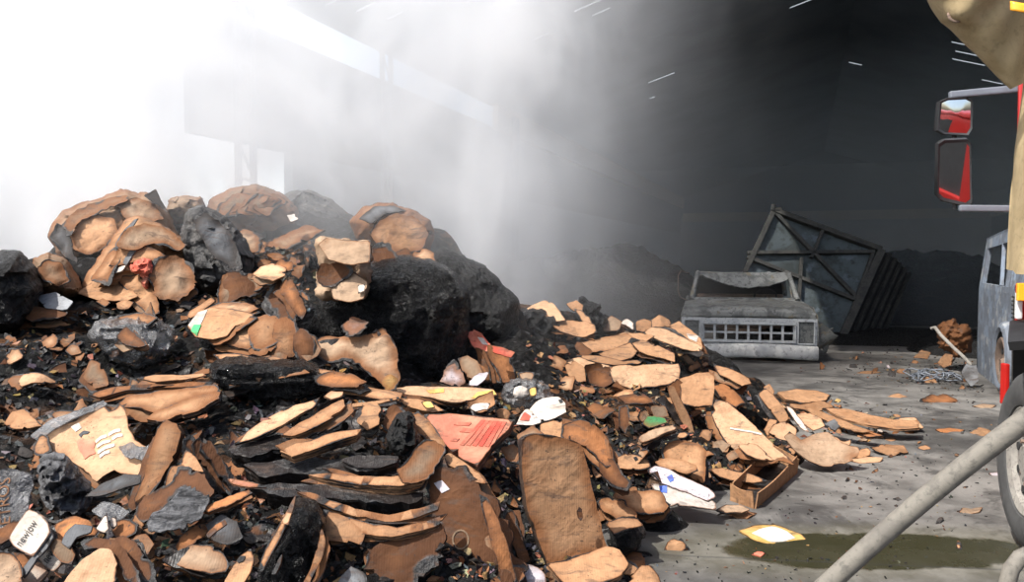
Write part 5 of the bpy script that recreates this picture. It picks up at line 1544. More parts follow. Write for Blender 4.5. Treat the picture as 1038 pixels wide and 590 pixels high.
S('cardboard_sheet', 'dark patched panel under the red-brown strip', [(208,532),(224,522),(240,528),(246,544),(232,552),(216,548)], 'greyboard', n=(.1,-.8,.5), Z=3.12, burn=0.01, tone=1.6)
S('cardboard_sheet', 'orange sliver lying on the dark patched panel', [(209,542),(218,532),(228,527),(230,531),(220,538),(212,545)], 'brown', n=(0,-.7,.7), Z=3.02, burn=0.004, tone=2.2)
S('cardboard_sheet', 'kraft crumple in the bottom left corner', [(-10,566),(2,560),(12,560),(22,574),(26,594),(-10,600)], 'tan', n=(-.1,-.7,.7), Z=2.85, burn=0.006, tone=1.2, crumple=2)
S('cardboard_sheet', 'brown crumple between the printed film and the printed carton', [(-8,540),(6,532),(20,530),(14,542),(2,552),(-8,552)], 'brown', n=(0,-.7,.7), Z=3.02, burn=0.012, tone=1.6, crumple=1.6)
S('plastic_film', 'shiny crumpled grey film just below the pale panel, dark cavity above', [(120,452),(132,448),(146,452),(158,446),(154,462),(140,466),(126,462)], 'film', n=(0,-.6,.8), Z=3.75, burn=0.0, tone=2.2, crumple=1.8, cat='film')
S('plastic_film', 'dark blistered film between oval flap and white oval tag', [(92,516),(102,508),(122,512),(132,520),(122,528),(104,526)], 'film', n=(0,-.65,.75), Z=3.18, burn=0.004, tone=1.8, crumple=1.8, cat='film')

# ------------------------------------------------------------------ the fanned, burnt stacks in the centre
S('cardboard_sheet', 'top kraft leaf of the fanned stack, sunlit and pointed at both ends', [(238,450),(250,438),(266,426),(286,416),(304,409),(324,403),(318,412),(304,420),(288,430),(268,440),(250,447)], 'pale', n=(-.1,-.5,.86), Z=3.85, burn=0.006, tone=1.05, thick=0.012)
S('cardboard_sheet', 'pinkish kraft leaf tucked right of the top leaf of the fanned stack', [(284,440),(300,430),(318,421),(336,410),(348,405),(350,412),(338,424),(316,434),(296,441)], 'card', n=(-.05,-.5,.86), Z=3.83, burn=0.008, tone=0.98, thick=0.014)
S('cardboard_slab', 'thick ragged slab below the two top leaves, black underside', [(232,456),(250,446),(280,441),(310,434),(340,424),(352,428),(338,440),(306,448),(276,456),(248,464)], 'black', n=(0,-.5,.86), Z=3.82, burn=0.03, tone=1.0, thick=0.08)
S('cardboard_slab', 'wide kraft slab with a lit top, second tier of the fanned stack', [(284,458),(300,450),(326,442),(350,437),(366,436),(362,442),(340,449),(316,456),(296,463)], 'card', n=(0,-.5,.86), Z=3.68, burn=0.006, tone=1.08, thick=0.045)
S('cardboard_slab', 'black slab right of the second tier, dull orange lip', [(346,466),(362,461),(384,462),(404,463),(402,469),(384,474),(362,474)], 'black', n=(0,-.5,.86), Z=3.62, burn=0.010, tone=1.7, thick=0.06)
S('cardboard_slab', 'charred slab with shiny edges spanning the middle of the fanned stack', [(246,470),(280,466),(330,466),(384,470),(410,476),(400,484),(350,482),(300,480),(262,482)], 'black', n=(0,-.5,.86), Z=3.66, burn=0.05, tone=0.6, thick=0.1)
S('cardboard_slab', 'long orange-lipped slab under the charred one', [(312,478),(336,477),(364,481),(396,484),(420,482),(434,478),(428,489),(406,494),(372,491),(338,485)], 'card', n=(0,-.45,.9), Z=3.5, burn=0.006, tone=1.0, thick=0.05)
S('cardboard_sheet', 'grey-brown bent end of the long orange-lipped slab', [(402,478),(416,462),(430,446),(444,450),(452,456),(444,470),(436,482),(420,490),(408,490)], 'tan', n=(.2,-.7,.65), Z=3.5, burn=0.014, tone=0.62)
S('cardboard_slab', 'black slab between the long slab and the double strip, wet shine', [(252,494),(290,490),(340,492),(392,497),(430,500),(424,510),(380,508),(330,504),(280,502)], 'black', n=(0,-.5,.86), Z=3.48, burn=0.06, tone=0.5, thick=0.1)
S('cardboard_sheet', 'long double strip sweeping right, upper kraft edge', [(302,503),(316,503),(334,509),(360,516),(394,520),(424,516),(446,510),(444,518),(420,525),(390,527),(356,523),(328,514)], 'card', n=(0,-.5,.86), Z=3.3, burn=0.005, tone=0.95, thick=0.014)
S('cardboard_slab', 'orange front strip under the long double strip', [(332,519),(350,524),(374,530),(402,535),(428,530),(446,523),(446,531),(424,540),(396,545),(366,541),(340,532)], 'card', n=(0,-.55,.84), Z=3.22, burn=0.006, tone=0.92, thick=0.03)
S('cardboard_sheet', 'square orange flap hanging from the left of the orange front strip', [(328,517),(344,521),(358,530),(370,542),(366,552),(346,549),(330,547)], 'card', n=(-.05,-.75,.62), Z=3.2, burn=0.008, tone=0.95)
S('cardboard_slab', 'dark brown panel with black rim below the orange front strip', [(372,556),(392,546),(424,540),(446,530),(452,546),(444,566),(424,584),(400,598),(380,594)], 'brown', n=(.05,-.85,.45), Z=3.18, burn=0.04, tone=0.6, thick=0.04)
L('charred_bundle', 'wet black bundle of burnt plies standing at the bottom centre left', [(258,596),(268,566),(284,534),(300,506),(316,506),(328,522),(326,548),(318,574),(304,598)], 'charfilm', depth=0.3, Z=3.15, amp=0.02, freq=6, strata=0.03, ridge=0.07, sdir=1.2, cat='burnt bundle', lift=0.05)
S('cardboard_sheet', 'kraft ply showing on the left flank of the wet black bundle', [(262,578),(268,558),(278,540),(290,521),(294,526),(286,542),(276,560),(268,577)], 'card', n=(-.3,-.8,.4), Z=2.92, burn=0.005, tone=1.0)
S('cardboard_sheet', 'pale sliver standing at the top of the wet black bundle', [(284,530),(292,516),(299,502),(296,520),(292,532)], 'pale', n=(-.2,-.8,.5), Z=2.93, burn=0.002, tone=1.0)
S('cardboard_sheet', 'curved kraft ply along the right flank of the wet black bundle', [(304,596),(314,578),(322,556),(326,536),(330,548),(326,566),(318,582),(312,596)], 'card', n=(.1,-.85,.45), Z=2.92, burn=0.004, tone=0.9)
S('cardboard_sheet', 'small orange sliver low on the wet black bundle', [(275,582),(280,571),(286,562),(284,572),(279,582)], 'brown', n=(-.2,-.8,.5), Z=2.87, burn=0.002, tone=2.4)
S('cardboard_sheet', 'grey torn panel at the bottom edge right of the wet black bundle', [(338,600),(346,584),(356,574),(370,582),(374,600)], 'greyboard', n=(0,-.8,.5), Z=3.0, burn=0.008, tone=2.2)
S('cardboard_sheet', 'tan flap tilted up behind the fanned stack', [(362,428),(368,412),(380,406),(386,414),(384,430),(372,436)], 'card', n=(-.1,-.7,.7), Z=4.05, burn=0.006, tone=1.05)
S('cardboard_sheet', 'purple-brown torn plies at the right of the tilted tan flap', [(388,432),(396,412),(408,414),(412,430),(402,440)], 'brown', n=(.1,-.75,.6), Z=4.1, burn=0.02, tone=1.0, crumple=1.8)
S('cardboard_sheet', 'thin stick-like strip above the tilted tan flap', [(352,410),(380,406),(404,402),(405,404),(382,409),(354,413)], 'card', n=(0,-.4,.9), Z=4.3, burn=0.002, tone=0.9)
S('cardboard_sheet', 'knobbly pale end piece above the pinkish leaf', [(328,402),(336,396),(348,397),(347,402),(336,405)], 'pale', n=(0,-.5,.86), Z=4.1, burn=0.004)
S('cardboard_sheet', 'kraft panel with black rim beside the red-striped board', [(414,424),(424,416),(436,428),(446,442),(452,452),(442,456),(430,444),(420,434)], 'card', n=(-.1,-.65,.75), Z=4.15, burn=0.010, tone=1.0)
L('charred_bundle', 'crumbly grey char between the tilted flap and the kraft panel', [(392,440),(402,420),(416,418),(424,434),(424,452),(412,462),(398,456)], 'char', depth=0.25, Z=4.0, amp=0.03, freq=8, ridge=0.07, cat='burnt bundle')

# ------------------------------------------------------------------ centre right foreground
bs = S('cardboard_slab', 'big dark curved carton panel with a blue sticker and a ring print', [(428,478),(444,470),(464,472),(478,482),(492,500),(504,524),(516,552),(526,594),(496,598),(470,598),(446,596),(440,570),(438,540),(434,508)], 'brown', n=(-.15,-.9,.4), Z=3.42, burn=0.055, tone=0.7, thick=0.03, curl=(15,-.10))
on_sheet(bs, 'sticker', [(440,490),(448,487),(456,496),(448,500)], 'lilac', 'pale blue sticker', tone=0.8)
ring = []
for k in range(18): ring.append((467 + 8.5 * math.cos(k * 2 * math.pi / 18), 547 + 10 * math.sin(k * 2 * math.pi / 18)))
for k in range(18):
    a0, a1 = k * 2 * math.pi / 18, (k + 1.1) * 2 * math.pi / 18
    if k % 3 == 0:
        a1 = (k + 3.05) * 2 * math.pi / 18
        pts = [(467 + 8.6 * math.cos(a0 + (a1 - a0) * q / 4), 547 + 10.2 * math.sin(a0 + (a1 - a0) * q / 4)) for q in range(5)]
        pts += [(467 + 7.2 * math.cos(a1 - (a1 - a0) * q / 4), 547 + 8.6 * math.sin(a1 - (a1 - a0) * q / 4)) for q in range(5)]
        on_sheet(bs, 'ring_print', pts, 'tan', 'tan ring print' if k == 0 else None, tone=0.7)
S('cardboard_sheet', 'reddish-brown strip along the right side of the big dark curved panel', [(486,500),(494,504),(506,528),(516,558),(526,592),(512,596),(502,562),(492,528)], 'brown', n=(.1,-.9,.35), Z=3.3, burn=0.008, tone=1.7, curl=(90,-.03))
S('cardboard_sheet', 'kraft wedge between the red-striped board and the dark curved panel', [(446,466),(456,460),(470,468),(484,478),(492,490),(480,488),(464,476)], 'card', n=(0,-.6,.8), Z=3.55, burn=0.006, tone=1.0)
cc = empty('folded_carton', at(590, 590, 3.45))
tag(cc, 'flattened brown carton standing like a chair back with its lower flap bent forward', 'box')
S('panel', None, [(528,446),(536,441),(558,442),(576,446),(588,451),(592,462),(598,486),(605,516),(610,538),(615,554),(590,563),(570,568),(554,572),(545,546),(534,512),(529,478)], 'card', n=(.20,-.95,.22), Z=3.62, parent=cc, burn=0.017, tone=0.74, thick=0.08, crumple=0.25, jag=.003, curl=(80,.03))
S('flap', 'lighter lower flap', [(554,572),(574,567),(596,560),(615,553),(628,557),(637,571),(630,582),(614,590),(592,594),(574,596)], 'card', n=(-.05,-.35,.94), Z=3.42, parent=cc, burn=0.006, tone=1.05, thick=0.02, crumple=0.5)
S('scorch_mark', 'dark oval scorch', [(585,518),(587,514),(590,516),(591,525),(589,528),(586,525)], 'brown', n=(.20,-.95,.22), Z=3.52, parent=cc, burn=0.004, tone=0.6)
S('cardboard_sheet', 'pointed white scrap at the foot of the chair-like carton', [(528,570),(542,574),(552,582),(554,596),(536,594)], 'lilac', n=(0,-.7,.7), Z=3.4, burn=0.006, tone=0.8, cat='paper', crumple=1.6)
S('cardboard_sheet', 'slender brown plies standing left of the chair-like carton', [(510,518),(518,516),(528,540),(538,572),(530,572),(518,548)], 'brown', n=(.1,-.85,.45), Z=3.62, burn=0.016, tone=1.3)
rs = S('cardboard_slab', 'red-striped board with a thick dark edge, in front of the yellow strips', [(430,421),(452,420),(478,422),(502,424),(520,426),(512,438),(498,452),(484,472),(470,466),(456,455),(442,440)], 'redpale', n=(-.08,-.6,.8), Z=4.15, burn=0.004, tone=1.0, thick=0.05, crumple=0.25)
for k in range(6):
    t0 = k / 6
    x0, y0 = 478 + 26 * t0 + 6, 424 + 2 * t0 + 2
    on_sheet(rs, 'red_stripe', [(x0 + 4, y0), (x0 + 8, y0 + .3), (x0 - 14 + 2 * k, y0 + 26), (x0 - 18 + 2 * k, y0 + 25)], 'red', 'red printed stripe' if k == 0 else None, tone=1.15)
for (x, y, w_, h_) in ((462,428,16,4), (468,434,12,5), (458,444,8,4)):
    on_sheet(rs, 'red_patch', [(x,y),(x+w_,y+1),(x+w_-3,y+h_),(x-2,y+h_-1)], 'red', 'worn red patch' if x == 462 else None, tone=1.2)
wt2 = S("clipped_tag", 'white cardboard tag with clipped corners and a small hole', [(536,416),(546,406),(553,403),(566,402),(573,408),(574,417),(562,424),(552,427),(542,425)], 'white', n=(-.1,-.55,.83), Z=4.75, burn=0.0, tone=1.25, cat='tag', crumple=0.3)
on_sheet(wt2, 'hole', [(566,406),(569,405),(571,408),(568,409)], 'greyboard', 'small dark hole', tone=0.4)
rf = S('folded_card', 'red and white folded card under the white tag', [(523,430),(528,420),(534,414),(542,421),(550,428),(540,431),(530,430)], 'white', n=(-.2,-.6,.75), Z=4.68, burn=0.0, tone=1.1, cat='card')
on_sheet(rf, 'red_print', [(527,426),(532,418),(538,422),(536,427)], 'red', 'red triangle', tone=1.4)
S('cardboard_sheet', 'kraft panel with a small slot right of the white tag', [(548,430),(562,426),(572,426),(571,440),(570,448),(558,444),(548,438)], 'card', n=(-.05,-.6,.8), Z=4.5, burn=0.004, tone=1.0)
S('cardboard_sheet', 'tan crumple behind the chair-like carton, left of the slotted panel', [(524,440),(540,432),(552,440),(556,444),(540,446),(526,448)], 'tan', n=(0,-.5,.85), Z=4.45, burn=0.01, tone=0.9, crumple=1.6)
S('cardboard_sheet', 'tan wad pressed against the left edge of the chair-like carton', [(508,454),(520,450),(528,456),(528,470),(516,468)], 'tan', n=(-.1,-.6,.8), Z=4.2, burn=0.012, tone=0.9, crumple=1.5)
S('cardboard_slab', 'big bent orange-brown board behind the chair-like carton', [(571,428),(588,426),(604,430),(616,440),(622,454),(624,470),(614,474),(604,462),(594,452),(580,446),(572,444)], 'brown', n=(.05,-.75,.6), Z=4.35, burn=0.008, tone=1.9, thick=0.02, curl=(20,-.06))
S('cardboard_sheet', 'dark brown tail of the bent orange-brown board', [(606,462),(622,466),(630,480),(640,490),(636,498),(620,494),(608,482)], 'brown', n=(.1,-.75,.6), Z=4.25, burn=0.012, tone=1.1, curl=(30,.03))
yl = S('cardboard_sheet', 'long flat kraft strip with yellow patches behind the red-striped board', [(396,395),(416,391),(446,391),(474,392),(500,395),(504,400),(486,404),(462,408),(436,403),(410,400)], 'pale', n=(0,-.4,.9), Z=4.75, burn=0.004, tone=0.95)
on_sheet(yl, 'yellow_patch', [(484,398),(500,396),(503,400),(488,404),(478,404)], 'yellow', 'yellow patch', tone=1.35)
on_sheet(yl, 'yellow_patch', [(432,396),(450,394),(450,398),(436,399)], 'yellow', None, tone=1.25)
S('cardboard_sheet', 'kraft strip with a yellow end, below the long yellow-patched strip', [(406,404),(424,404),(440,410),(452,418),(440,419),(424,414),(410,410)], 'card', n=(0,-.45,.88), Z=4.5, burn=0.006, tone=1.0)
S('paper_scrap', 'bright yellow paper scrap on the kraft strip', [(427,407),(436,406),(441,413),(432,414)], 'yellow', n=(0,-.5,.86), Z=4.42, burn=0.003, tone=1.35, cat='paper')
S('crumpled_sheet', 'torn kraft cup holding a white scrap, above the red-striped board', [(472,412),(484,404),(500,402),(502,412),(492,418),(478,420)], 'card', n=(0,-.65,.75), Z=4.5, burn=0.008, crumple=1.6, bowl=.04)
S('paper_scrap', 'white torn scrap inside the torn kraft cup', [(476,414),(486,408),(497,408),(494,416),(482,419)], 'white', n=(0,-.65,.75), Z=4.4, burn=0.0, tone=1.25, cat='paper', crumple=2)
S('cardboard_sheet', 'round kraft knob right of the torn kraft cup', [(502,414),(510,410),(518,416),(514,423),(505,422)], 'card', n=(0,-.6,.8), Z=4.55, burn=0.006, bowl=-.03)
# folded red and brown boards at the foot of the smouldering bale
S('cardboard_sheet', 'bright red printed card with white lettering at the foot of the smouldering bale', [(473,338),(480,334),(488,338),(498,350),(494,357),(486,358),(478,350)], 'red', n=(-.1,-.75,.6), Z=5.75, burn=0.003, tone=1.6)
on_sheet(bpy.data.objects[SC.objects[-1].name] if False else [o for o in SC.objects if o.get('label', '').startswith('bright red printed card')][0], 'white_lettering', [(484,342),(490,343),(495,350),(489,349)], 'white', 'white lettering', tone=1.1)
S('cardboard_slab', 'brown folded board with a red shoulder, right of the bright red card', [(494,350),(506,352),(516,360),(522,374),(522,386),(510,388),(502,374),(495,362)], 'brown', n=(.05,-.85,.45), Z=5.6, burn=0.008, tone=1.3, thick=0.04)
S('cardboard_sheet', 'red torn flap across the shoulder of the brown folded board', [(498,350),(510,352),(522,357),(518,362),(508,360),(500,357)], 'red', n=(0,-.7,.7), Z=5.45, burn=0.006, tone=1.0)
for k, lab in enumerate(('first dark ply fanned left of the brown folded board', 'second dark ply fanned left of the brown folded board', 'third dark ply fanned left of the brown folded board')):
    x = 482 + 5 * k
    S('cardboard_sheet', lab, [(x, 352 + 2 * k), (x + 4, 353 + 2 * k), (x + 14, 374 + 2 * k), (x + 16, 388), (x + 10, 388), (x + 4, 370)], 'brown', n=(-.5,-.8,.3), Z=5.62 - .01 * k, burn=0.008, tone=0.8, thick=0.02)
S('cardboard_sheet', 'small tan board leaning at the foot of the glossy black bale', [(464,363),(474,360),(484,366),(490,378),(480,384),(470,380)], 'tan', n=(-.1,-.75,.6), Z=5.45, burn=0.008, tone=0.8)
S('paper_scrap', 'charred lilac-white paper at the foot of the glossy black bale', [(446,388),(452,374),(460,364),(467,374),(471,388),(462,392)], 'lilac', n=(-.1,-.75,.6), Z=5.3, burn=0.02, tone=1.0, cat='paper', crumple=1.4)
S('paper_scrap', 'white printed paper strip right of the charred lilac-white paper', [(474,390),(480,382),(486,378),(496,377),(490,386),(484,391)], 'lilac', n=(-.1,-.6,.75), Z=5.25, burn=0.0, tone=1.05, cat='paper')
tb = L('plastic_bag', 'grey bag with a round white thing inside, above the white tag', [(508,398),(516,388),(530,384),(546,386),(558,394),(562,406),(552,412),(530,412),(512,408)], 'film', depth=0.22, Z=5.05, amp=0.03, freq=7, ridge=0.07, cat='bag')
L('white_lump', 'round white lump sitting in the grey bag', [(520,400),(522,393),(529,391),(535,394),(536,401),(530,404),(523,404)], 'white', depth=0.07, Z=4.86, amp=0.008, freq=9, tone=1.2, cat='lump')
S('paper_scrap', 'yellow square scrap next to the round white lump', [(536,394),(543,392),(544,400),(538,402)], 'yellow', n=(0,-.7,.7), Z=4.86, burn=0.002, tone=1.2, cat='paper')
S('cardboard_sheet', 'pale square scrap on top of the grey bag', [(524,378),(534,376),(542,378),(540,386),(528,386)], 'tan', n=(0,-.7,.7), Z=5.1, burn=0.006, tone=1.1)

# ------------------------------------------------------------------ the clean cardboard ridge on the right
def R_(label, poly, mat='card', name='cardboard_sheet', n=None, **kw):
    kw.setdefault('burn', 0.005)
    return S(name, label, poly, mat, n=n, **kw)
R_('pale board at the left top of the right-hand ridge, brightest there', [(530,314),(540,308),(552,304),(560,307),(568,316),(573,324),(562,327),(550,322),(538,318)], 'pale', n=(-.1,-.5,.86), Z=7.2, tone=1.15)
R_('wide kraft board sagging below the pale board of the right-hand ridge', [(548,322),(560,327),(578,325),(594,327),(602,332),(605,341),(592,342),(576,339),(562,335)], n=(0,-.55,.83), Z=7.05, tone=0.95, curl=(0,.06))
R_('small upright board next to the black clump on the ridge', [(574,308),(584,304),(591,310),(590,318),(580,314)], n=(0,-.7,.7), Z=7.4)
R_('narrow kraft board leaning right of the small upright board', [(582,313),(590,315),(598,322),(602,334),(596,332),(588,323)], n=(-.1,-.7,.7), Z=7.2, tone=.95)
R_('long leaf-shaped sheet lying across the middle of the ridge', [(572,352),(590,347),(612,342),(636,338),(646,344),(632,352),(612,357),(590,357)], n=(0,-.42,.9), Z=6.9, tone=0.85, burn=.008)
R_('brown-pink sheet overlapping the leaf-shaped sheet', [(606,360),(622,353),(640,347),(647,356),(640,363),(622,368)], n=(0,-.5,.86), Z=6.75, tone=0.82)
R_('square-ended kraft board right of the brown-pink sheet', [(639,348),(652,345),(668,350),(684,358),(684,367),(666,362),(648,357)], n=(.05,-.55,.83), Z=6.75, tone=1.0)
lb = R_('board with a white label on the upper ridge', [(616,344),(630,338),(650,337),(664,340),(654,347),(636,348)], n=(0,-.42,.9), Z=7.3)
on_sheet(lb, 'label', [(623,342),(634,339),(641,342),(631,345)], 'white', 'white label', tone=1.25)
R_('long pale plank of board on the ridge crest, pointing at the pickup', [(652,338),(660,332),(676,334),(694,342),(712,351),(710,356),(692,354),(670,346)], 'pale', n=(0,-.5,.86), Z=7.3, tone=0.95)
l2 = R_('board with a white label at the ridge end by the pickup', [(679,330),(688,326),(700,334),(711,343),(713,354),(700,348),(688,340)], n=(0,-.55,.83), Z=7.6, tone=1.0)
on_sheet(l2, 'label', [(696,338),(702,335),(708,341),(706,347),(698,343)], 'white', 'white label', tone=1.3)
R_('small square box end at the top of the ridge', [(645,326),(652,323),(661,325),(661,335),(652,337),(645,335)], n=(-.1,-.85,.45), Z=7.8, name='carton', tone=0.95, thick=.05, cat='box')
R_('small bent board behind the small square box end', [(658,323),(668,319),(679,321),(681,328),(670,331),(661,330)], n=(0,-.6,.8), Z=7.9, tone=.9, fold=(0,.04,0))
R_('grey-tan board in front of the black clump on the ridge', [(608,326),(620,320),(630,326),(628,335),(612,336)], 'tan', n=(0,-.7,.7), Z=7.6, tone=.95)
R_('white paper slip between the ridge boards', [(628,327),(636,323),(644,329),(642,334),(634,330)], 'white', name='paper_scrap', n=(0,-.6,.8), Z=7.6, tone=1.1, cat='paper')
fb = R_('flattened carton with a taped patch, front of the ridge', [(618,372),(628,370),(642,371),(664,369),(688,368),(690,376),(687,387),(672,391),(654,393),(644,396),(632,391),(622,386)], 'pale', name='flattened_carton', n=(0,-.8,.6), Z=6.25, tone=0.98, thick=.02, cat='box')
on_sheet(fb, 'patch', [(649,370),(657,369),(658,383),(650,384)], 'card', 'taped kraft patch', lift=.012, tone=1.1)
R_('pale strip running left above the flattened carton', [(570,366),(588,362),(606,366),(622,372),(606,376),(590,374)], 'pale', n=(0,-.4,.9), Z=6.5, tone=1.0)
R_('long brown strip beneath the leaf-shaped sheet', [(584,360),(604,360),(630,366),(652,364),(648,369),(622,371),(598,366)], n=(0,-.4,.9), Z=6.55, tone=.75)
R_('upright kraft side of the open dark carton under the ridge', [(572,370),(582,366),(592,372),(594,386),(586,388),(576,380)], 'card', n=(-.2,-.8,.5), Z=6.3, tone=.9)
R_('dark round hollow of the open carton under the ridge', [(592,374),(606,370),(618,376),(621,390),(608,396),(596,390)], 'brown', n=(0,-.85,.45), Z=6.3, tone=1.0, burn=.014, bowl=.05)  # dark brown bowed sheet drawn in place of a hollow
R_('curved kraft rim under the open dark carton', [(560,372),(572,384),(586,392),(606,394),(600,399),(582,396),(566,386)], n=(0,-.5,.86), Z=6.15, tone=.85, burn=.01)
R_('square kraft panel with dark dents right of the flattened carton', [(688,384),(706,378),(724,377),(724,392),(722,411),(706,412),(690,409),(690,396)], n=(0,-.8,.6), Z=6.1, tone=1.0, thick=.02, name='flattened_carton', cat='box')
R_('black-brown square of board left of the square panel', [(676,392),(686,384),(697,392),(690,408),(682,402)], 'brown', n=(.2,-.85,.45), Z=6.1, tone=.7, burn=.006)
R_('reddish plank leaning down to the right, below the flattened carton', [(676,391),(683,392),(692,408),(700,424),(706,446),(698,438),(688,420),(680,404)], 'card', n=(.3,-.8,.5), Z=5.85, tone=.62)
R_('kraft arch of a rolled board beside the square panel', [(724,368),(734,372),(748,376),(760,380),(762,388),(752,392),(740,384),(730,378)], n=(0,-.6,.8), Z=6.6, tone=.95, curl=(20,-.05))
R_('dark inside of the rolled board', [(734,380),(746,384),(758,392),(752,400),(742,396),(734,390)], 'brown', n=(0,-.8,.6), Z=6.6, tone=.6)  # shade inside the roll is put into this sheet's darker tone
R_('olive-brown curved liner below the rolled board', [(722,390),(736,388),(748,398),(756,408),(746,412),(732,404)], 'brown', n=(0,-.6,.8), Z=6.3, tone=1.4, burn=.006, curl=(30,-.04))
bsx = R_('broad speckled sheet with a white string across it, sloping to the floor', [(721,416),(726,404),(738,408),(752,420),(768,436),(786,452),(804,468),(790,466),(770,466),(752,461),(736,448),(726,432)], 'pale', n=(-.1,-.62,.78), Z=5.75, tone=.95, burn=.004, crumple=.5)
on_sheet(bsx, 'string', [(724,431),(740,434),(758,437),(772,440),(782,445),(772,441.5),(758,438.5),(740,435.5),(724,432.5)], 'white', 'white string', lift=.008, tone=1.2)
R_('torn flap lifting from the broad speckled sheet', [(748,452),(758,449),(768,451),(780,462),(784,467),(766,465),(756,461)], 'pale', n=(-.1,-.5,.86), Z=5.5, tone=.9)
R_('scorched kraft pillow shape below the green scrap', [(670,458),(676,450),(692,447),(708,450),(715,456),(715,472),(713,490),(700,484),(690,474),(676,470)], n=(0,-.68,.74), Z=5.1, tone=1.05, burn=.012, crumple=1.0)
R_('thin kraft tongue over the scorched pillow shape', [(664,468),(676,464),(692,466),(706,471),(708,476),(696,480),(682,477),(670,474)], n=(0,-.55,.83), Z=4.95, tone=1.0, burn=.008)
kb = R_('kraft board end with a round hole, left of the scorched pillow shape', [(626,464),(634,460),(646,461),(658,467),(660,474),(650,477),(636,476),(627,474)], n=(0,-.75,.65), Z=4.95, tone=1.0)
on_sheet(kb, 'hole', [(642,464),(645,463),(647,466),(644,467.5)], 'greyboard', 'round hole', tone=.3)
wb2 = R_('pinkish-white board with blue print, upper of two by the floor', [(656,477),(664,472),(676,475),(692,483),(708,490),(722,496),(726,504),(718,508),(700,500),(682,494),(666,487)], 'lilac', n=(0,-.6,.8), Z=4.75, tone=1.0)
on_sheet(wb2, 'blue_print', [(676,484),(681,481),(683,487),(679,489)], 'blueink', 'blue print')
wb3 = R_('white spotted board with blue print, lower of two by the floor', [(660,490),(674,490),(692,496),(712,504),(725,508),(726,517),(712,515),(694,513),(676,512),(666,502)], 'white', n=(0,-.55,.83), Z=4.68, tone=.95)
on_sheet(wb3, 'blue_print', [(668,493),(676,493),(676,500),(670,499)], 'blueink', 'blue print')
R_('floor scrap spotted yellow and blue beside the white spotted board', [(725,516),(736,511),(752,512),(760,516),(752,520),(736,520)], 'tan', n=(0,-.25,.97), Z=4.78, tone=1.2)
R_('crumpled kraft mound left of the white spotted board', [(622,502),(632,496),(646,496),(660,495),(671,500),(678,512),(672,520),(652,521),(638,516)], n=(0,-.55,.83), Z=4.5, tone=.95, burn=.01, crumple=2.2)
R_('kraft lump below the crumpled mound', [(604,506),(618,502),(632,510),(646,520),(644,528),(628,528),(612,520)], n=(0,-.55,.83), Z=4.3, tone=.9, burn=.01, crumple=1.8)
ob_ = L('carton', 'open carton lying on its side with a black mouth, low centre', [(618,530),(630,526),(646,528),(653,540),(650,554),(636,560),(622,558)], 'char', depth=.3, Z=4.12, amp=.02, freq=6, ridge=.03, cat='box')  # solid black lump, its colour stands for the carton's shaded inside
S('top_panel', 'brown top', [(614,530),(628,524),(646,526),(652,532),(638,536),(622,542)], 'card', n=(0,-.5,.86), Z=3.98, parent=ob_, burn=.006, tone=.85)
R_('rounded kraft flap at the bottom edge right of the chair-like carton', [(636,596),(640,582),(650,573),(660,572),(668,580),(672,594),(656,600)], n=(0,-.55,.83), Z=3.65, tone=1.0, curl=(10,-.03))
R_('tan board squeezed behind the lower flap of the chair-like carton', [(612,566),(622,562),(634,568),(646,576),(640,584),(630,580)], n=(0,-.55,.83), Z=3.8, tone=.75)
# open tray
ty = empty('carton_tray', at(775, 500, 5.0).xy.to_3d())
tag(ty, 'open kraft carton tray on the floor with burnt scraps inside', 'box')
tp = [at(741, 505, 5.1), at(765, 505, 4.93), at(807, 482, 5.75), at(783, 478, 6.1)]
for p in tp: p.z = 0
th = 0.115
for (a, b, inner) in ((0, 1, 1), (1, 2, 1), (2, 3, 1), (3, 0, 1)):
    m = MB()
    p, q = tp[a] - ty.location, tp[b] - ty.location
    wob = 0.012
    nrm_ = (q - p).cross(Vector((0, 0, 1))).normalized()
    m.shell(lambda s, t: p.lerp(q, s) + Vector((0, 0, th * t * (1 - .12 * math.sin(3 * s + a)))) + nrm_ * (.018 * t * math.sin(2.2 * s + a)), 14, 5, 0.008)
    o = m.build('side', M['card'], ty, smooth=True, sharp=40)
    put_attr(o.data, 'edge', [min(0.03, abs(v.co.z - th) + .004) for v in o.data.vertices]); put_attr(o.data, 'side', [0.0] * len(o.data.vertices))
    o['burn'] = 0.006; o['tone'] = 1.0
m = MB(); m.shell(lambda s, t: (tp[0].lerp(tp[1], s)).lerp(tp[3].lerp(tp[2], s), t) - ty.location + Vector((0, 0, .012)), 4, 4, 0.008)
m.build('bottom', M['greyboard'], ty)
R_('long kraft flap folded over the back of the carton tray', [(719,476),(732,474),(750,478),(766,482),(778,488),(764,490),(744,487),(728,483)], n=(0,-.5,.86), Z=5.35, tone=.92, cat='cardboard')
gc = R_('green fabric scrap among dark pieces right of the centre', [(650,430),(656,422),(664,421),(674,424),(676,428),(668,431),(658,434)], 'green', name='fabric_scrap', n=(0,-.6,.8), Z=5.3, tone=1.3, cat='fabric')
R_('pale rolled strip in front of the green fabric', [(647,444),(656,438),(670,433),(684,430),(686,435),(672,440),(660,445),(650,448)], 'tan', n=(0,-.6,.8), Z=5.1, tone=1.3, thick=.02)
R_('rust-brown strip above the green fabric', [(626,402),(640,399),(656,402),(664,408),(650,410),(634,409)], 'brown', n=(0,-.6,.8), Z=5.6, tone=1.6, burn=.014)
R_('upright brown board left of the green fabric', [(627,412),(636,410),(638,426),(634,440),(628,432)], 'brown', n=(-.2,-.85,.4), Z=5.4, tone=1.2, burn=.012)
R_('dull square board behind the green fabric', [(658,412),(674,410),(678,422),(664,424)], 'tan', n=(0,-.8,.5), Z=5.5, tone=.5)

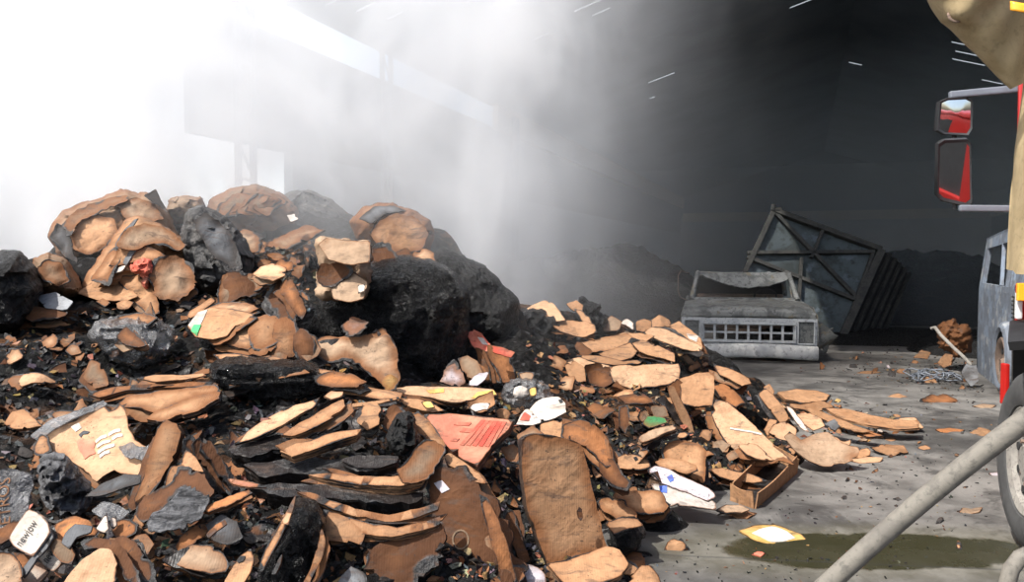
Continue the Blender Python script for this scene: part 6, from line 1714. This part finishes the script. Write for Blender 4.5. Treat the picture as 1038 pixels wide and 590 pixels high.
# ------------------------------------------------------------------ edge of the heap and the floor
FL = dict(n=(0, -.12, .99))
R_('brown tube of rolled board pointing down the floor edge', [(768,399),(776,393),(784,400),(794,412),(800,424),(793,430),(786,422),(776,410)], 'card', n=(-.2,-.7,.7), Z=6.6, tone=.85, thick=.05)
R_('small kraft tab on top of the rolled tube', [(774,392),(780,389),(785,396),(784,402),(778,400)], n=(-.1,-.7,.7), Z=6.8, tone=.95)
R_('peach square board at the tube end', [(779,438),(784,430),(796,427),(808,434),(806,446),(792,447)], 'pale', n=(-.1,-.7,.7), Z=6.3, tone=1.0)
R_('peach bent flap left of the peach square board', [(774,436),(780,424),(788,426),(784,438),(778,442)], n=(-.2,-.7,.7), Z=6.35, tone=.95)
R_('white paper blade beside the peach square board', [(796,412),(801,413),(812,425),(820,438),(813,435),(804,424)], 'white', name='paper_scrap', n=(-.1,-.5,.85), Z=6.4, tone=1.3, cat='paper')
R_('pink-edged board behind the white paper blade', [(806,420),(818,418),(832,424),(836,432),(824,436),(816,430)], 'pale', n=(0,-.4,.9), Z=6.6, tone=1.0)
R_('big curled dusty board resting on the floor at the heap edge', [(794,446),(800,438),(812,446),(826,440),(838,440),(852,452),(871,460),(867,468),(850,472),(834,473),(818,468),(804,460)], 'tan', n=(0,-.55,.83), Z=5.9, tone=1.15, curl=(10,.07))
R_('long flat boards layered along the floor, back of the spill', [(788,398),(806,394),(828,396),(842,401),(836,407),(816,408),(796,405)], n=(0,-.25,.97), Z=7.6, tone=.9, thick=.04)
R_('second long board under the back one, tilted', [(792,408),(812,410),(834,406),(846,412),(830,417),(806,414)], n=(0,-.3,.95), Z=7.3, tone=.78)
R_('long pale plank lying out to the right across the floor', [(834,413),(856,414),(880,420),(910,426),(930,426),(932,434),(910,435),(880,431),(856,425)], n=(0,-.2,.98), Z=6.95, tone=.95, thick=.02)
R_('pale square end lying beyond the long plank', [(906,430),(912,424),(928,423),(936,434),(922,436)], 'pale', n=(0,-.15,.99), Z=7.2, tone=1.0)
R_('kraft stave beneath the long pale plank', [(816,412),(834,418),(854,426),(874,434),(886,438),(866,437),(842,428),(824,420)], n=(0,-.3,.95), Z=6.75, tone=.85)
R_('reddish thin stave lowest of the plank bundle', [(856,430),(870,434),(886,438),(896,441),(880,442),(864,436)], 'brown', n=(0,-.2,.98), Z=6.65, tone=2.2, thick=.02)
R_('dark grey wedge under the plank bundle', [(836,430),(846,424),(852,432),(846,438)], 'greyboard', n=(0,-.5,.86), Z=6.55, tone=1.3)
R_('small white stick on the floor by the plank bundle', [(877,440),(880,440),(888,446),(886,446)], 'white', name='paper_scrap', n=(0,-.1,.99), tone=1.3, cat='paper')
R_('small white chip right of the small white stick', [(889,435),(894,436),(898,440),(893,440)], 'white', name='paper_scrap', n=(0,-.1,.99), tone=1.3, cat='paper')
R_('crumpled white and brown scrap behind the curled dusty board', [(834,442),(842,440),(852,446),(864,444),(862,450),(848,451),(838,447)], 'pale', n=(0,-.4,.9), Z=6.35, tone=1.0, crumple=1.6)
R_('peach block at the right tip of the curled dusty board', [(866,456),(880,454),(884,460),(874,465),(866,463)], 'card', n=(0,-.5,.86), Z=6.2, tone=1.1, thick=.04)
R_('brown splintered scrap on the floor right of the peach block', [(882,452),(900,450),(916,452),(921,458),(908,462),(892,460)], 'card', n=(0,-.3,.95), Z=6.35, tone=.7, crumple=1.8)
R_('pale splinters lying in front of the brown splintered scrap', [(860,466),(878,463),(896,464),(892,468),(872,470)], 'pale', n=(0,-.2,.98), Z=6.1, tone=1.0)
yp = R_('square yellow sheet with a white paper on it, alone on the floor', [(749,538),(762,533),(783,531),(800,537),(812,541),(818,546),(806,552),(787,553),(768,549)], 'yellow', name='yellow_sheet', n=(0,-.06,1), tone=1.0, cat='paper', burn=.006)
on_sheet(yp, 'white_paper', [(762,541),(770,537),(782,534),(797,539),(806,546),(796,549),(782,550)], 'white', 'white paper', tone=1.3)
R_('small red scrap on the floor below the yellow sheet', [(762,561),(768,559),(776,560),(771,564)], 'red', name='paper_scrap', n=(0,-.05,1), tone=2.2, cat='paper', burn=0)
R_('small folded brown scrap alone on the floor at the heap foot', [(672,556),(678,548),(684,541),(690,546),(697,553),(686,558)], n=(-.1,-.6,.8), tone=.95, fold=(80,.05,.1), burn=.006, Z=4.25)
R_('peach leaf-shaped chip in the puddle', [(969,553),(971,548),(974,550),(975,557),(972,558)], 'pale', n=(0,-.15,1), tone=1.0)
R_('grey torn scrap above the puddle', [(970,518),(982,513),(996,515),(992,520),(978,521)], 'tan', n=(0,-.1,1), tone=.9, crumple=1.2)
R_('burnt curled scrap with orange inside, far along the floor', [(932,406),(942,400),(956,399),(968,403),(974,408),(958,410),(942,410)], 'brown', n=(0,-.4,.9), tone=1.4, crumple=2, burn=.014)
R_('thin pale scrap on the floor left of the burnt curled scrap', [(898,402),(910,399),(920,402),(910,404)], n=(0,-.1,1), tone=1.0)
R_('brown scrap on the floor beside the tyre', [(983,438),(992,434),(1004,436),(1009,441),(996,443)], n=(0,-.1,1), tone=.7, crumple=1.2)
R_('reddish scrap left of the brown scrap by the tyre', [(948,436),(962,433),(978,436),(970,439),(954,439)], 'brown', n=(0,-.1,1), tone=1.8)
R_('small triangular kraft scrap on the open floor', [(930,454),(938,450),(944,455),(936,457)], n=(0,-.1,1), tone=1.0)
R_('tan chip on the floor near the plank bundle', [(897,445),(904,443),(909,446),(903,448)], n=(0,-.1,1), tone=1.0)
R_('pale strip on the floor in front of the tyre', [(985,412),(998,409),(1010,411),(1003,415)], 'tan', n=(0,-.1,1), tone=1.1)
R_('white scrap right of the puddle under the hose', [(1002,480),(1012,478),(1016,481),(1008,483)], 'lilac', name='paper_scrap', n=(0,-.1,1), tone=.8, cat='paper')
R_('kraft scrap near the shaded dump body', [(866,378),(884,375),(894,377),(880,380)], n=(0,-.1,1), tone=.8)
R_('brown scrap on the floor near the wire tangle', [(934,383),(944,380),(950,388),(942,391)], n=(0,-.3,1), tone=.75)
R_('kraft scrap leaning on debris by the bent pipe', [(950,368),(958,358),(966,360),(964,370),(956,373)], n=(0,-.7,.7), Z=10.0, tone=.6)
R_('tan scrap low in the debris left of the bent pipe', [(926,362),(934,355),(944,357),(940,364)], n=(0,-.5,.8), Z=10.6, tone=.55)

# debris by the burnt cab
m = MB(); m.tube([at(944, 333, 10.4), at(948, 332, 10.35), at(954, 340, 10.2), at(966, 352, 10.0), at(977, 362, 9.9), at(984, 370, 9.85)], 0.022, 10)
tag(m.build('bent_pipe', M['rim'], smooth=True, sharp=60), 'pale bent pipe leaning out of the debris beside the burnt cab', 'pipe')
rw = random.Random(4)
m = MB()
for k in range(9):
    c = at(948 + rw.uniform(-16, 16), 382 + rw.uniform(-5, 5), 10)
    b0 = Vector((c.x, c.y, 0.04))
    pts = [b0 + Vector((0.28 * math.cos(a * .9 + k) * rw.uniform(.5, 1), 0.25 * math.sin(a * 1.1 + 2 * k), 0.05 + .05 * math.sin(a * 2 + k))) for a in [q * .5 for q in range(12)]]
    m.tube(pts, 0.008, 5)
tag(m.build('wire_tangle', M['armgrey'], smooth=True), 'pale tangle of wire on the floor near the burnt cab', 'wire', kind='stuff')
L('rubbish_bag', 'brown crumpled rubbish lump behind the bent pipe', [(950,330),(962,324),(978,328),(986,342),(984,358),(966,362),(952,350)], 'brown', depth=.5, Z=11, amp=.08, freq=4, ridge=.1, tone=.7, burn=.02, cat='rubbish')
S('cardboard_sheet', 'grey broken panel standing in the rubble by the burnt cab', [(974,378),(980,368),(990,370),(992,386),(984,392)], 'greyboard', n=(-.2,-.9,.3), Z=9.6, tone=2.2, burn=0.0)

# lettering
def word(txt, a, b, size, base, mat):
    """letters lying on a sheet, from pixel a towards pixel b"""
    cu = bpy.data.curves.new('lettering', 'FONT')
    cu.body = txt; cu.size = 1; cu.align_x = 'LEFT'; cu.resolution_u = 3
    o = bpy.data.objects.new('lettering', cu)
    COL.objects.link(o)
    bpy.context.view_layer.update()
    wid = max(o.dimensions.x, 1e-6)
    me = bpy.data.meshes.new_from_object(o.evaluated_get(bpy.context.evaluated_depsgraph_get()))
    bpy.data.objects.remove(o)
    bm = bmesh.new(); bm.from_mesh(me)
    bmesh.ops.triangulate(bm, faces=bm.faces)
    bmesh.ops.subdivide_edges(bm, edges=[e for e in bm.edges if e.calc_length() > .25], cuts=2)
    Mw = base.matrix_world
    t = BVHTree.FromPolygons([Mw @ v.co for v in base.data.vertices], [tuple(p.vertices) for p in base.data.polygons])
    nn = (Mw.to_3x3() @ Vector((0, 0, 1))).normalized()
    o0 = t.ray_cast(CAM, ray(*a).normalized())[0]
    o1 = t.ray_cast(CAM, ray(*b).normalized())[0]
    if o0 is None: o0 = Mw.translation
    if o1 is None: o1 = o0 + Vector((0, 0, .1))
    x = o1 - o0; x -= nn * x.dot(nn); Lw = x.length; x.normalize(); y = nn.cross(x)
    for v in bm.verts:
        w = o0 + x * (v.co.x * Lw / wid) + y * (v.co.y * size)
        lc = t.ray_cast(w + nn * .4, -nn)[0]
        v.co = (lc if lc is not None else w) + nn * .004
    bm.to_mesh(me); bm.free()
    me.materials.clear(); me.materials.append(M[mat])
    put_attr(me, 'edge', [.2] * len(me.vertices)); put_attr(me, 'side', [0.0] * len(me.vertices))
    w_ = bpy.data.objects.new('lettering', me)
    COL.objects.link(w_)
    w_['burn'] = 0.0; w_['tone'] = 1.0
    w_.parent = base
    w_.matrix_parent_inverse = Mw.inverted()
    return w_
word('newjow', (21.5, 555), (39, 531), 0.062, f1, 'ink')
word('new', (48.5, 572), (57, 561), 0.055, f2, 'ink')
word('ETROS', (10.5, 531), (11.0, 485), 0.06, ef, 'brownink')
# ------------------------------------------------------------------ small scraps, one object each, and the flakes nobody could count
def inpoly(x, y, P):
    c = False
    for i in range(len(P)):
        (x1, y1), (x2, y2) = P[i], P[i - 1]
        if (y1 > y) != (y2 > y) and x < x1 + (y - y1) / (y2 - y1) * (x2 - x1): c = not c
    return c
def scraps(count, region, label, group, mats, size, seed, burn=(.004, .02), tone=(.65, 1.15), cat='cardboard scrap', name='cardboard_scrap', flat=0.0, slab=0.2):
    r = random.Random(seed)
    xs, ys = [p[0] for p in region], [p[1] for p in region]
    done = 0
    while done < count:
        px, py = r.uniform(min(xs), max(xs)), r.uniform(min(ys), max(ys))
        if not inpoly(px, py, region): continue
        loc, nr, t = hit(px, py)
        sz = r.uniform(*size) * FPX / t / 2        # real size in metres, seen in pixels
        asp = r.uniform(0.3, 0.8)
        k = r.choice((4, 4, 5, 5, 6))
        a0, th = r.uniform(0, 6.3), r.gauss(0, 0.5)
        poly = []
        for q in range(k):
            a = a0 + 2 * math.pi * (q + r.uniform(-.25, .25)) / k
            x, y = sz * math.cos(a) * r.uniform(.8, 1.15), sz * asp * math.sin(a) * r.uniform(.8, 1.15)
            poly.append((px + x * math.cos(th) - y * math.sin(th), py + x * math.sin(th) + y * math.cos(th)))
        nn = (nr * 0.6 + Vector((r.gauss(0, .35), -0.45 + r.gauss(0, .25), 0.7))).normalized() if not flat else Vector((r.gauss(0, .05), -.08, 1))
        m = r.choice(mats)
        sheet(name, label, poly, m, n=nn, lift=0.02 if not flat else 0.004, thick=(r.uniform(.02, .05) if r.random() < slab else 0.006), crumple=r.uniform(.3, 1.8), burn=r.uniform(*burn),
              tone=r.uniform(*tone) * (1.0 if m != 'greyboard' else .8), cat=cat, group=group, curl=(r.uniform(0, 180), r.uniform(-.05, .05)) if r.random() < .5 and not flat else None)
        done += 1
LEFT = [(0,330),(60,312),(180,310),(250,350),(225,400),(110,408),(40,430),(0,440)]
LOWL = [(0,430),(60,420),(200,410),(250,470),(260,590),(0,590)]
MID = [(225,350),(320,350),(420,395),(440,480),(420,590),(260,590),(240,470)]
CEN = [(420,400),(520,380),(600,400),(650,460),(640,590),(430,590)]
RIGHT = [(540,335),(640,335),(715,350),(760,400),(800,440),(770,470),(700,500),(640,480),(590,410),(530,360)]
EDGE = [(640,500),(720,490),(780,470),(870,450),(930,436),(900,410),(800,395),(770,400),(790,440),(720,470),(660,480)]
CREST = [(180,300),(300,240),(440,262),(420,290),(330,330),(220,320)]
scraps(48, LEFT, 'scorched scrap of board in the black litter of the left slope', 'scraps on the left slope', ['card', 'tan', 'brown', 'pale', 'black', 'brown'], (.05, .15), 1, burn=(.006, .02), tone=(.5, 1.1))
scraps(46, LOWL, 'scorched scrap of board among the large panels at lower left', 'scraps at lower left', ['card', 'brown', 'brown', 'tan', 'greyboard'], (.05, .16), 2, burn=(.006, .022), tone=(.6, 1.3))
scraps(40, MID, 'charred narrow ply wedged in the fanned burnt stacks', 'charred plies in the centre', ['brown', 'black', 'brown', 'card', 'black'], (.08, .24), 3, burn=(.012, .035), tone=(.5, 1.1), cat='charred board', name='charred_ply', slab=.5)
scraps(60, CEN, 'scorched scrap of board in the litter of the centre right', 'scraps in the centre right', ['card', 'card', 'brown', 'tan', 'greyboard', 'pale'], (.06, .2), 4, burn=(.005, .02), tone=(.6, 1.15))
scraps(60, RIGHT, 'small kraft scrap between the boards of the right-hand ridge', 'scraps in the right-hand ridge', ['card', 'card', 'pale', 'tan', 'brown'], (.08, .24), 5, burn=(.003, .012), tone=(.65, 1.1))
scraps(34, EDGE, 'small kraft scrap spilled along the foot of the heap', 'scraps at the foot of the heap', ['card', 'card', 'pale', 'tan', 'brown'], (.06, .2), 6, burn=(.003, .01), tone=(.65, 1.1))
scraps(24, CREST, 'scorched scrap of board between the bales of the crest', 'scraps between the bales', ['card', 'tan', 'brown', 'greyboard', 'pale'], (.08, .2), 7, burn=(.01, .025), tone=(.6, 1.1))
scraps(40, [(800,372),(985,372),(1005,420),(1000,470),(950,540),(820,520),(840,480),(940,440),(880,400)], 'tiny scrap lying loose on the open floor', 'loose scraps on the floor', ['card', 'tan', 'brown', 'greyboard'], (.02, .07), 8, burn=(.0, .01), tone=(.5, 1.0), flat=1, slab=0, cat='floor scrap', name='floor_scrap')
scraps(26, [(880,352),(985,360),(990,395),(900,385),(830,372)], 'small burnt scrap in the rubble strip before the shade', 'scraps in the rubble strip', ['card', 'tan', 'brown', 'greyboard', 'lilac'], (.05, .17), 9, burn=(.004, .015), tone=(.5, 1.0), slab=.3, cat='rubble scrap', name='rubble_scrap')

# torn plies that stick out from beneath the larger boards
ru = random.Random(77)
for (poly, Zc, nn, bn, mt, tk) in list(LAID):
    if mt not in ('card', 'pale', 'tan', 'brown') or len(poly) < 5: continue
    cx = sum(p[0] for p in poly) / len(poly); cy = sum(p[1] for p in poly) / len(poly)
    w_ = max(p[0] for p in poly) - min(p[0] for p in poly)
    if w_ < 22 or cx > 800 or cy > 575: continue
    for q in range(ru.choice((1, 1, 2))):
        dx, dy, th_ = ru.uniform(-7, 7), ru.uniform(2, 7) + 2 * q, ru.gauss(0, .12)
        k = ru.uniform(.82, 1.08)
        P = []
        for (x, y) in poly[::1]:
            x, y = (x - cx) * k, (y - cy) * k
            P.append((cx + dx + x * math.cos(th_) - y * math.sin(th_) + ru.uniform(-2, 2), cy + dy + x * math.sin(th_) + y * math.cos(th_) + ru.uniform(-2, 2)))
        n2 = (nn + Vector((ru.gauss(0, .08), ru.gauss(0, .06), ru.gauss(0, .06)))).normalized()
        where = 'right-hand ridge' if cx > 530 and cy < 480 else 'centre' if cx > 240 and cy > 350 else 'lower left' if cy > 400 else 'crest and left slope'
        sheet('torn_ply', 'torn scorched ply sticking out from under a larger board in the ' + where, P, ru.choice(('brown', 'card', 'black', 'tan') if bn > .004 else ('card', 'brown', 'card', 'tan')), n=n2,
              Z=Zc + 0.035 + .03 * q, burn=ru.uniform(.006, .02), tone=ru.uniform(.55, .95), crumple=ru.uniform(.5, 1.4), cat='cardboard ply', group='torn plies in the ' + where)
def flakes(name, label, count, regions, cols, size, seed, rough):
    r = random.Random(seed)
    vs, fs, tint = [], [], []
    n = 0
    while n < count:
        R = r.choice(regions)
        xs, ys = [p[0] for p in R], [p[1] for p in R]
        px, py = r.uniform(min(xs), max(xs)), r.uniform(min(ys), max(ys))
        if not inpoly(px, py, R): continue
        loc, nr, t = hit(px, py)
        nn = (nr + Vector((r.gauss(0, .5), r.gauss(-.2, .5), r.gauss(.2, .4)))).normalized()
        x = nn.orthogonal().normalized(); x = (x * math.cos(r.uniform(0, 6.3)) + nn.cross(x) * math.sin(r.uniform(0, 6.3))).normalized()
        y = nn.cross(x).normalized()
        s = r.uniform(*size) * (0.6 + 0.08 * t)
        k = r.choice((4, 5, 5, 6))
        base = len(vs)
        o = loc + nn * s * r.uniform(.1, .6)
        asp, cv_ = r.uniform(.3, 1), r.gauss(0, .35)
        pts = []
        for q in range(k):
            a = 2 * math.pi * (q + r.uniform(-.3, .3)) / k
            rr = r.uniform(.6, 1.2)
            u, v = s * rr * math.cos(a), s * asp * rr * math.sin(a)
            pts.append(o + x * u + y * v + nn * (cv_ * u * u / s + r.gauss(0, .06) * s))
        th_ = nn * max(0.0015, s * .05)
        c = r.choice(cols); c = tuple(q * r.uniform(.7, 1.25) for q in c)
        vs += pts + [o] + [p - th_ for p in pts] + [o - th_]
        K = k + 1
        for q in range(k):
            q2 = (q + 1) % k
            fs.append((base + q, base + q2, base + k)); fs.append((base + K + q2, base + K + q, base + K + k))
            fs.append((base + q2, base + q, base + K + q, base + K + q2))
        tint += [(*c, 1)] * (2 * K)
        n += 1
    kk = NT(name)
    at_ = kk.attr('tint').outputs['Color']
    nn_ = kk.noise(kk.coord(), 60, 4, .7).outputs[0]
    mt = kk.surf(kk.mix(kk.math('MULTIPLY', kk.ramp(nn_, .4, .7), .5), at_, (0.01, 0.01, 0.01)), rough, kk.bump(nn_, .5, .01), spec=.18)
    o = link_mesh(name, vs, fs, mt)
    a = o.data.attributes.new('tint', 'FLOAT_COLOR', 'POINT')
    a.data.foreach_set('color', [q for c in tint for q in c])
    tag(o, label, 'burnt paper', kind='stuff')
    return o
BLK = [(0.005, 0.005, 0.005)] * 9 + [(0.013, 0.013, 0.013)] * 6 + [(0.03, 0.03, 0.031)] + [(0.09, 0.09, 0.094)]
BRN = [(0.05, 0.022, 0.010), (0.09, 0.038, 0.016)]
KRF = [(0.26, 0.14, 0.065), (0.19, 0.10, 0.045), (0.30, 0.19, 0.105)]
flakes('burnt_paper_flakes', 'black flakes of burnt paper covering the left and middle of the heap', 5200, [LEFT, LOWL, MID, MID, CREST, CEN], BLK + BRN + KRF[:2], (.012, .035), 21, .45)
flakes('cardboard_crumbs', 'torn brown and kraft crumbs strewn through the right side of the heap', 2300, [CEN, RIGHT, RIGHT, EDGE], BLK[4:] + BRN * 2 + KRF * 2, (.012, .032), 22, .75)
flakes('floor_grit', 'grit and ash crumbs scattered over the wet floor', 900, [[(650,590),(700,520),(800,480),(940,440),(840,395),(800,372),(985,368),(1010,420),(1010,520),(900,590)], [(880,352),(985,358),(1000,400),(900,388),(830,372)]], BLK[6:] + KRF[:2] + BRN, (.004, .014), 23, .8)
